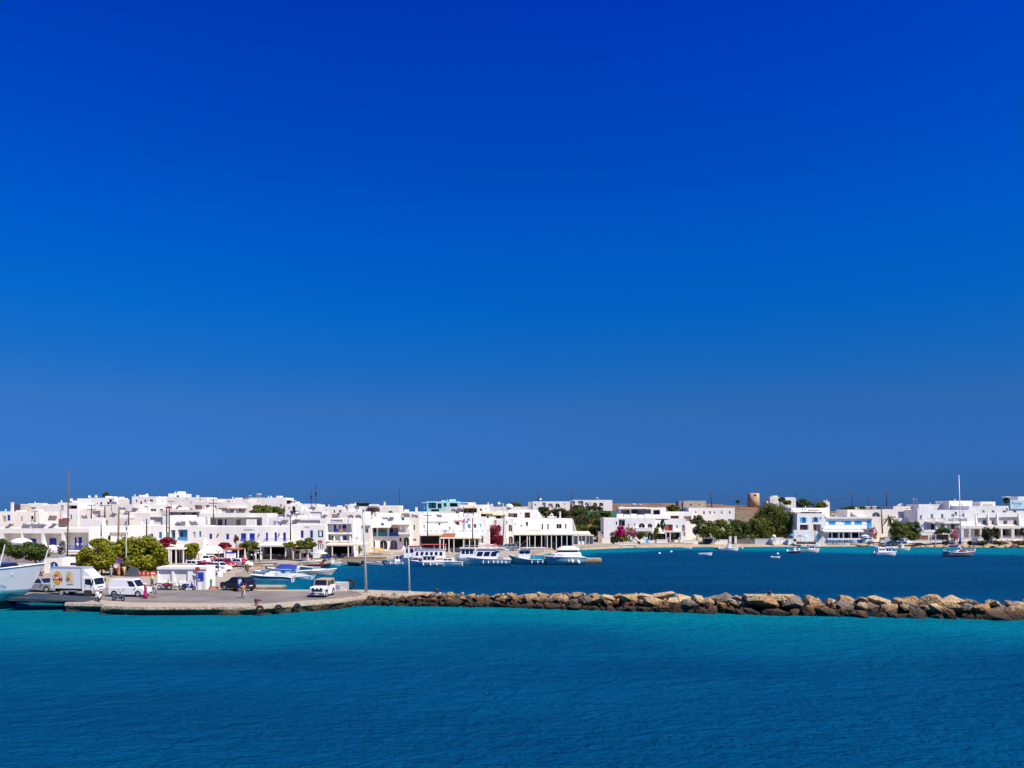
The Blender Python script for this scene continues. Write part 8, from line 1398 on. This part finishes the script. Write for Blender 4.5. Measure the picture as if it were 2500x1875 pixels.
q.loft(rings, closed=False, caps=False); tag(q.build('rocky_bank', M('tan_rock_bank', (.40, .28, .17), .95, .4, 1.2, bump=.8, bscale=3)), 'tan rocky bank along the right-hand shore', kind='structure')
# shore stones on the right (part of the beach edge)
t = thing('shore_rocks', 'strip of small tan rocks along the right-hand shore', 'rocks', (0, 0, 0)); rr = random.Random(9)
for i in range(150):
    px = rr.uniform(2215, 2520); Y = float(np.interp(PX(px, 234), [100, 116, 149, 170], [238, 238.2, 233.4, 231]))+rr.uniform(-1.5, 1.6); o = link('stone', ROCKS[rr.randrange(12)], t); s0 = rr.uniform(.2, .62); o.location = (PX(px, Y), Y, max(0, (Y-float(np.interp(PX(px, 234), [100, 116, 149, 170], [238, 238.2, 233.4, 231])))*.3+.35)+rr.uniform(0, .2)); o.scale = (s0*1.4, s0, s0*.7); o.rotation_euler = (rr.uniform(-.4, .4), rr.uniform(-.4, .4), rr.uniform(0, 6))
# ---------------------------------------------------------------- rooftop things
PANEL = M('solar_glass', (.12, .125, .14), .3, .3, 3); TANKM = M('tank_metal', (.50, .50, .50), .4, .15, 3, metal=.3); TANKR = M('rust_tank', (.36, .17, .09), .8, .3, 3)
def solar(label, px, row, Y, rz=.3, tk=None, sc=1.0):
    t = thing('solar_heater', label, 'solar heater', (PX(px, Y), Y, PZ(row, Y)), rz, 'rooftop solar water heaters'); t.scale = (sc, sc, sc)
    MB().add([(-1, -.8, .15), (1, -.8, .15), (1, .5, 1.05), (-1, .5, 1.05), (-1, -.77, .07), (1, -.77, .07), (1, .53, .97), (-1, .53, .97)], [(0, 1, 2, 3), (7, 6, 5, 4), (0, 4, 5, 1), (1, 5, 6, 2), (2, 6, 7, 3), (3, 7, 4, 0)]).build('collector', PANEL, t)
    MB().lathe([(.05, -.95), (.27, -.9), (.27, .9), (.05, .95)], (0, .72, 1.15), 12, 'x').build('tank', tk or TANKM, t, True); q = MB()
    for x in (-.9, .9): q.tube([(x, -.8, 0), (x, -.8, .16)], .03).tube([(x, .72, 0), (x, .72, .9)], .03).tube([(x, -.8, .05), (x, .72, .05)], .025)
    q.box(-.9, .9, -.83, -.77, .02, .07); q.build('frame', GREY, t)
SH = [(22, 1290, 152, 'left end of the arcaded house roof', TANKR), (64, 1290, 153, 'arcaded house roof beside the left crossarm pole', None), (88, 1290, 153, 'arcaded house roof behind the second porch', None), (103, 1290, 153, 'arcaded house roof above the second porch post', None), (129, 1290, 153, 'arcaded house roof above the third porch', None), (128, 1271, 170, 'roof beside the long brick-red awning', TANKR),
      (206, 1266, 190, 'roof left of the twin crossarm poles', None), (277, 1262, 182, 'roof left of the stout wooden pole', None), (305, 1262, 184, 'roof right of the stout wooden pole', None), (279, 1231, 222, 'skyline by the small sloping roof', None), (299, 1246, 196, 'cream house wall top right of the wooden pole', None), (328, 1250, 196, 'roof under the white house with a wide window', None),
      (432, 1284, 170, 'parapet house roof above the teal loggia', None), (444, 1284, 170.5, 'parapet house roof above the blue loggia', TANKR), (472, 1283, 170, 'roof terrace with the slanting wall', None), (436, 1243, 203, 'roof beside the red crossarm pole', TANKR), (606, 1218, 225, 'skyline roof left of the big white house', None), (632, 1214, 240, 'skyline roof of the big white house', None),
      (684, 1280, 176, 'guesthouse roof left of the grey pole', None), (694, 1280, 176, 'guesthouse roof with an orange tank', TANKR), (722, 1280, 176, 'guesthouse roof right of the grey pole', TANKR), (706, 1263, 196, 'roof below the satellite dish', None), (728, 1261, 196, 'roof right below the dish terrace', None), (763, 1246, 205, 'white box house roof under the twin masts', None), (792, 1265, 186, 'hotel roof left of the floodlight mast', None), (818, 1265, 186, 'hotel roof above the raised letters', TANKR),
      (942, 1272, 195, 'terrace house roof above the canopy', None), (955, 1271, 195, 'terrace house roof beside a red tank', TANKR), (977, 1263, 205, 'low white house roof, first of three right of the bush', TANKR), (993, 1263, 205, 'low white house roof, second of three right of the bush', TANKR), (1014, 1263, 205, 'low white house roof under the white chimney', None), (1108, 1250, 217, 'terrace left of the reed pergola', None), (1122, 1250, 217, 'terrace under the reed pergola', None), (1072, 1263, 203, 'parapet row behind the red lettering', None),
      (1460, 1220, 334, 'hilltop house with three arches', None), (1546, 1238, 258, 'upper seaside house, left one', None), (1561, 1238, 258, 'upper seaside house, right one', None), (2036, 1262, 247, 'blue-shuttered hotel roof', None), (2085, 1261, 248, 'right half of the blue-shuttered hotel roof', None), (2200, 1236, 265, 'flat cream house with the bracket posts', None), (1223, 1237, 253, 'white house with the small dome', None)]
for i, (px, row, Y, lb, tk) in enumerate(SH): solar('solar water heater on the '+lb if not lb.startswith(('left end', 'skyline', 'terrace', 'roof', 'right half')) else 'solar water heater at the '+lb, px, row, Y, (-.5, .3, .7, -.2)[i % 4], tk, .62+.08*(i % 3))
def dish(label, px, row, Y, R=.45):
    t = thing('satellite_dish', label, 'dish', (PX(px, Y), Y, PZ(row, Y)-.6)); MB().tube([(0, 0, -.4), (0, 0, .6)], .03).build('mount', GREY, t); q = MB(); rings = []
    for rad in (.02, .5, .8, 1.0): rings.append([(R*rad*math.cos(a*PI/7), -.12+.18*R*0-.25*R*rad*rad, .7+R*rad*math.sin(a*PI/7)) for a in range(14)])
    q.loft(rings, caps=False); q.build('reflector', GEL, t, True); MB().tube([(0, -.1, .35), (0, -.5, .7)], .02).build('feed_arm', GREY, t)
for px, row, Y, lb in ((374, 1275, 172, 'dark-shadowed satellite dish on the grey-panelled cube house'), (350, 1276, 168, 'satellite dish left of the plain pole behind the broad tree'), (236, 1212, 228, 'white satellite dish on the skyline left of the conifer'), (220, 1213, 228, 'white satellite dish further left on the same skyline roof'), (360, 1209, 230, 'tilted dish on the top house with the arched opening'), (176, 1221, 206, 'small dish beside the tall rusty mast'), (1320, 1219, 335, 'dish on the left hilltop house'), (1201, 1234, 252, 'white dish left of the small roof dome'), (1219, 1229, 256, 'dish on a stalk behind the small roof dome'), (2196, 1233, 264, 'dish beside the bracket posts')): dish(lb, px, row, Y)
t = thing('roof_dome', 'small white dome on the flat roof left of the hilltop houses', 'dome', (PX(1243, 251), 251, PZ(1237.5, 251))); MB().lathe([(1.3, -.5), (1.25, .2), (.95, .65), (.5, .9), (.02, 1.0)], n=14).build('dome', WHITE, t, True); MB().box(-2.2, 2.2, -.5, 1.5, -.6, -.2).build('base', WHITE, t)
for px, lb in ((2117, 'pale rooftop cistern left of two behind the lunette house'), (2133, 'pale rooftop cistern right of two behind the lunette house')): t = thing('cistern', lb, 'cistern', (PX(px, 262), 262, PZ(1243, 262))); MB().box(-.6, .6, -.5, .5, 0, .7).build('tank', OLDW, t); MB().box(-.75, .75, -.6, .6, .702, .95).build('lid', GEL, t)
t = thing('tank_stand', 'white terrace table set on the slope beside the olive scrub', 'furniture', (PX(1418, 262), 262, float(HT(PX(1418, 262), 262)))); MB().box(-.9, .9, -.4, .4, .9, 1.0).build('top', GEL, t)
for x in (-.7, .7): MB().box(x-.06, x+.06, -.06, .06, 0, .9).build('leg', GEL, t)
MB().box(-.3, .4, -.1, .1, 1.0, 1.9).build('back', GEL, t)
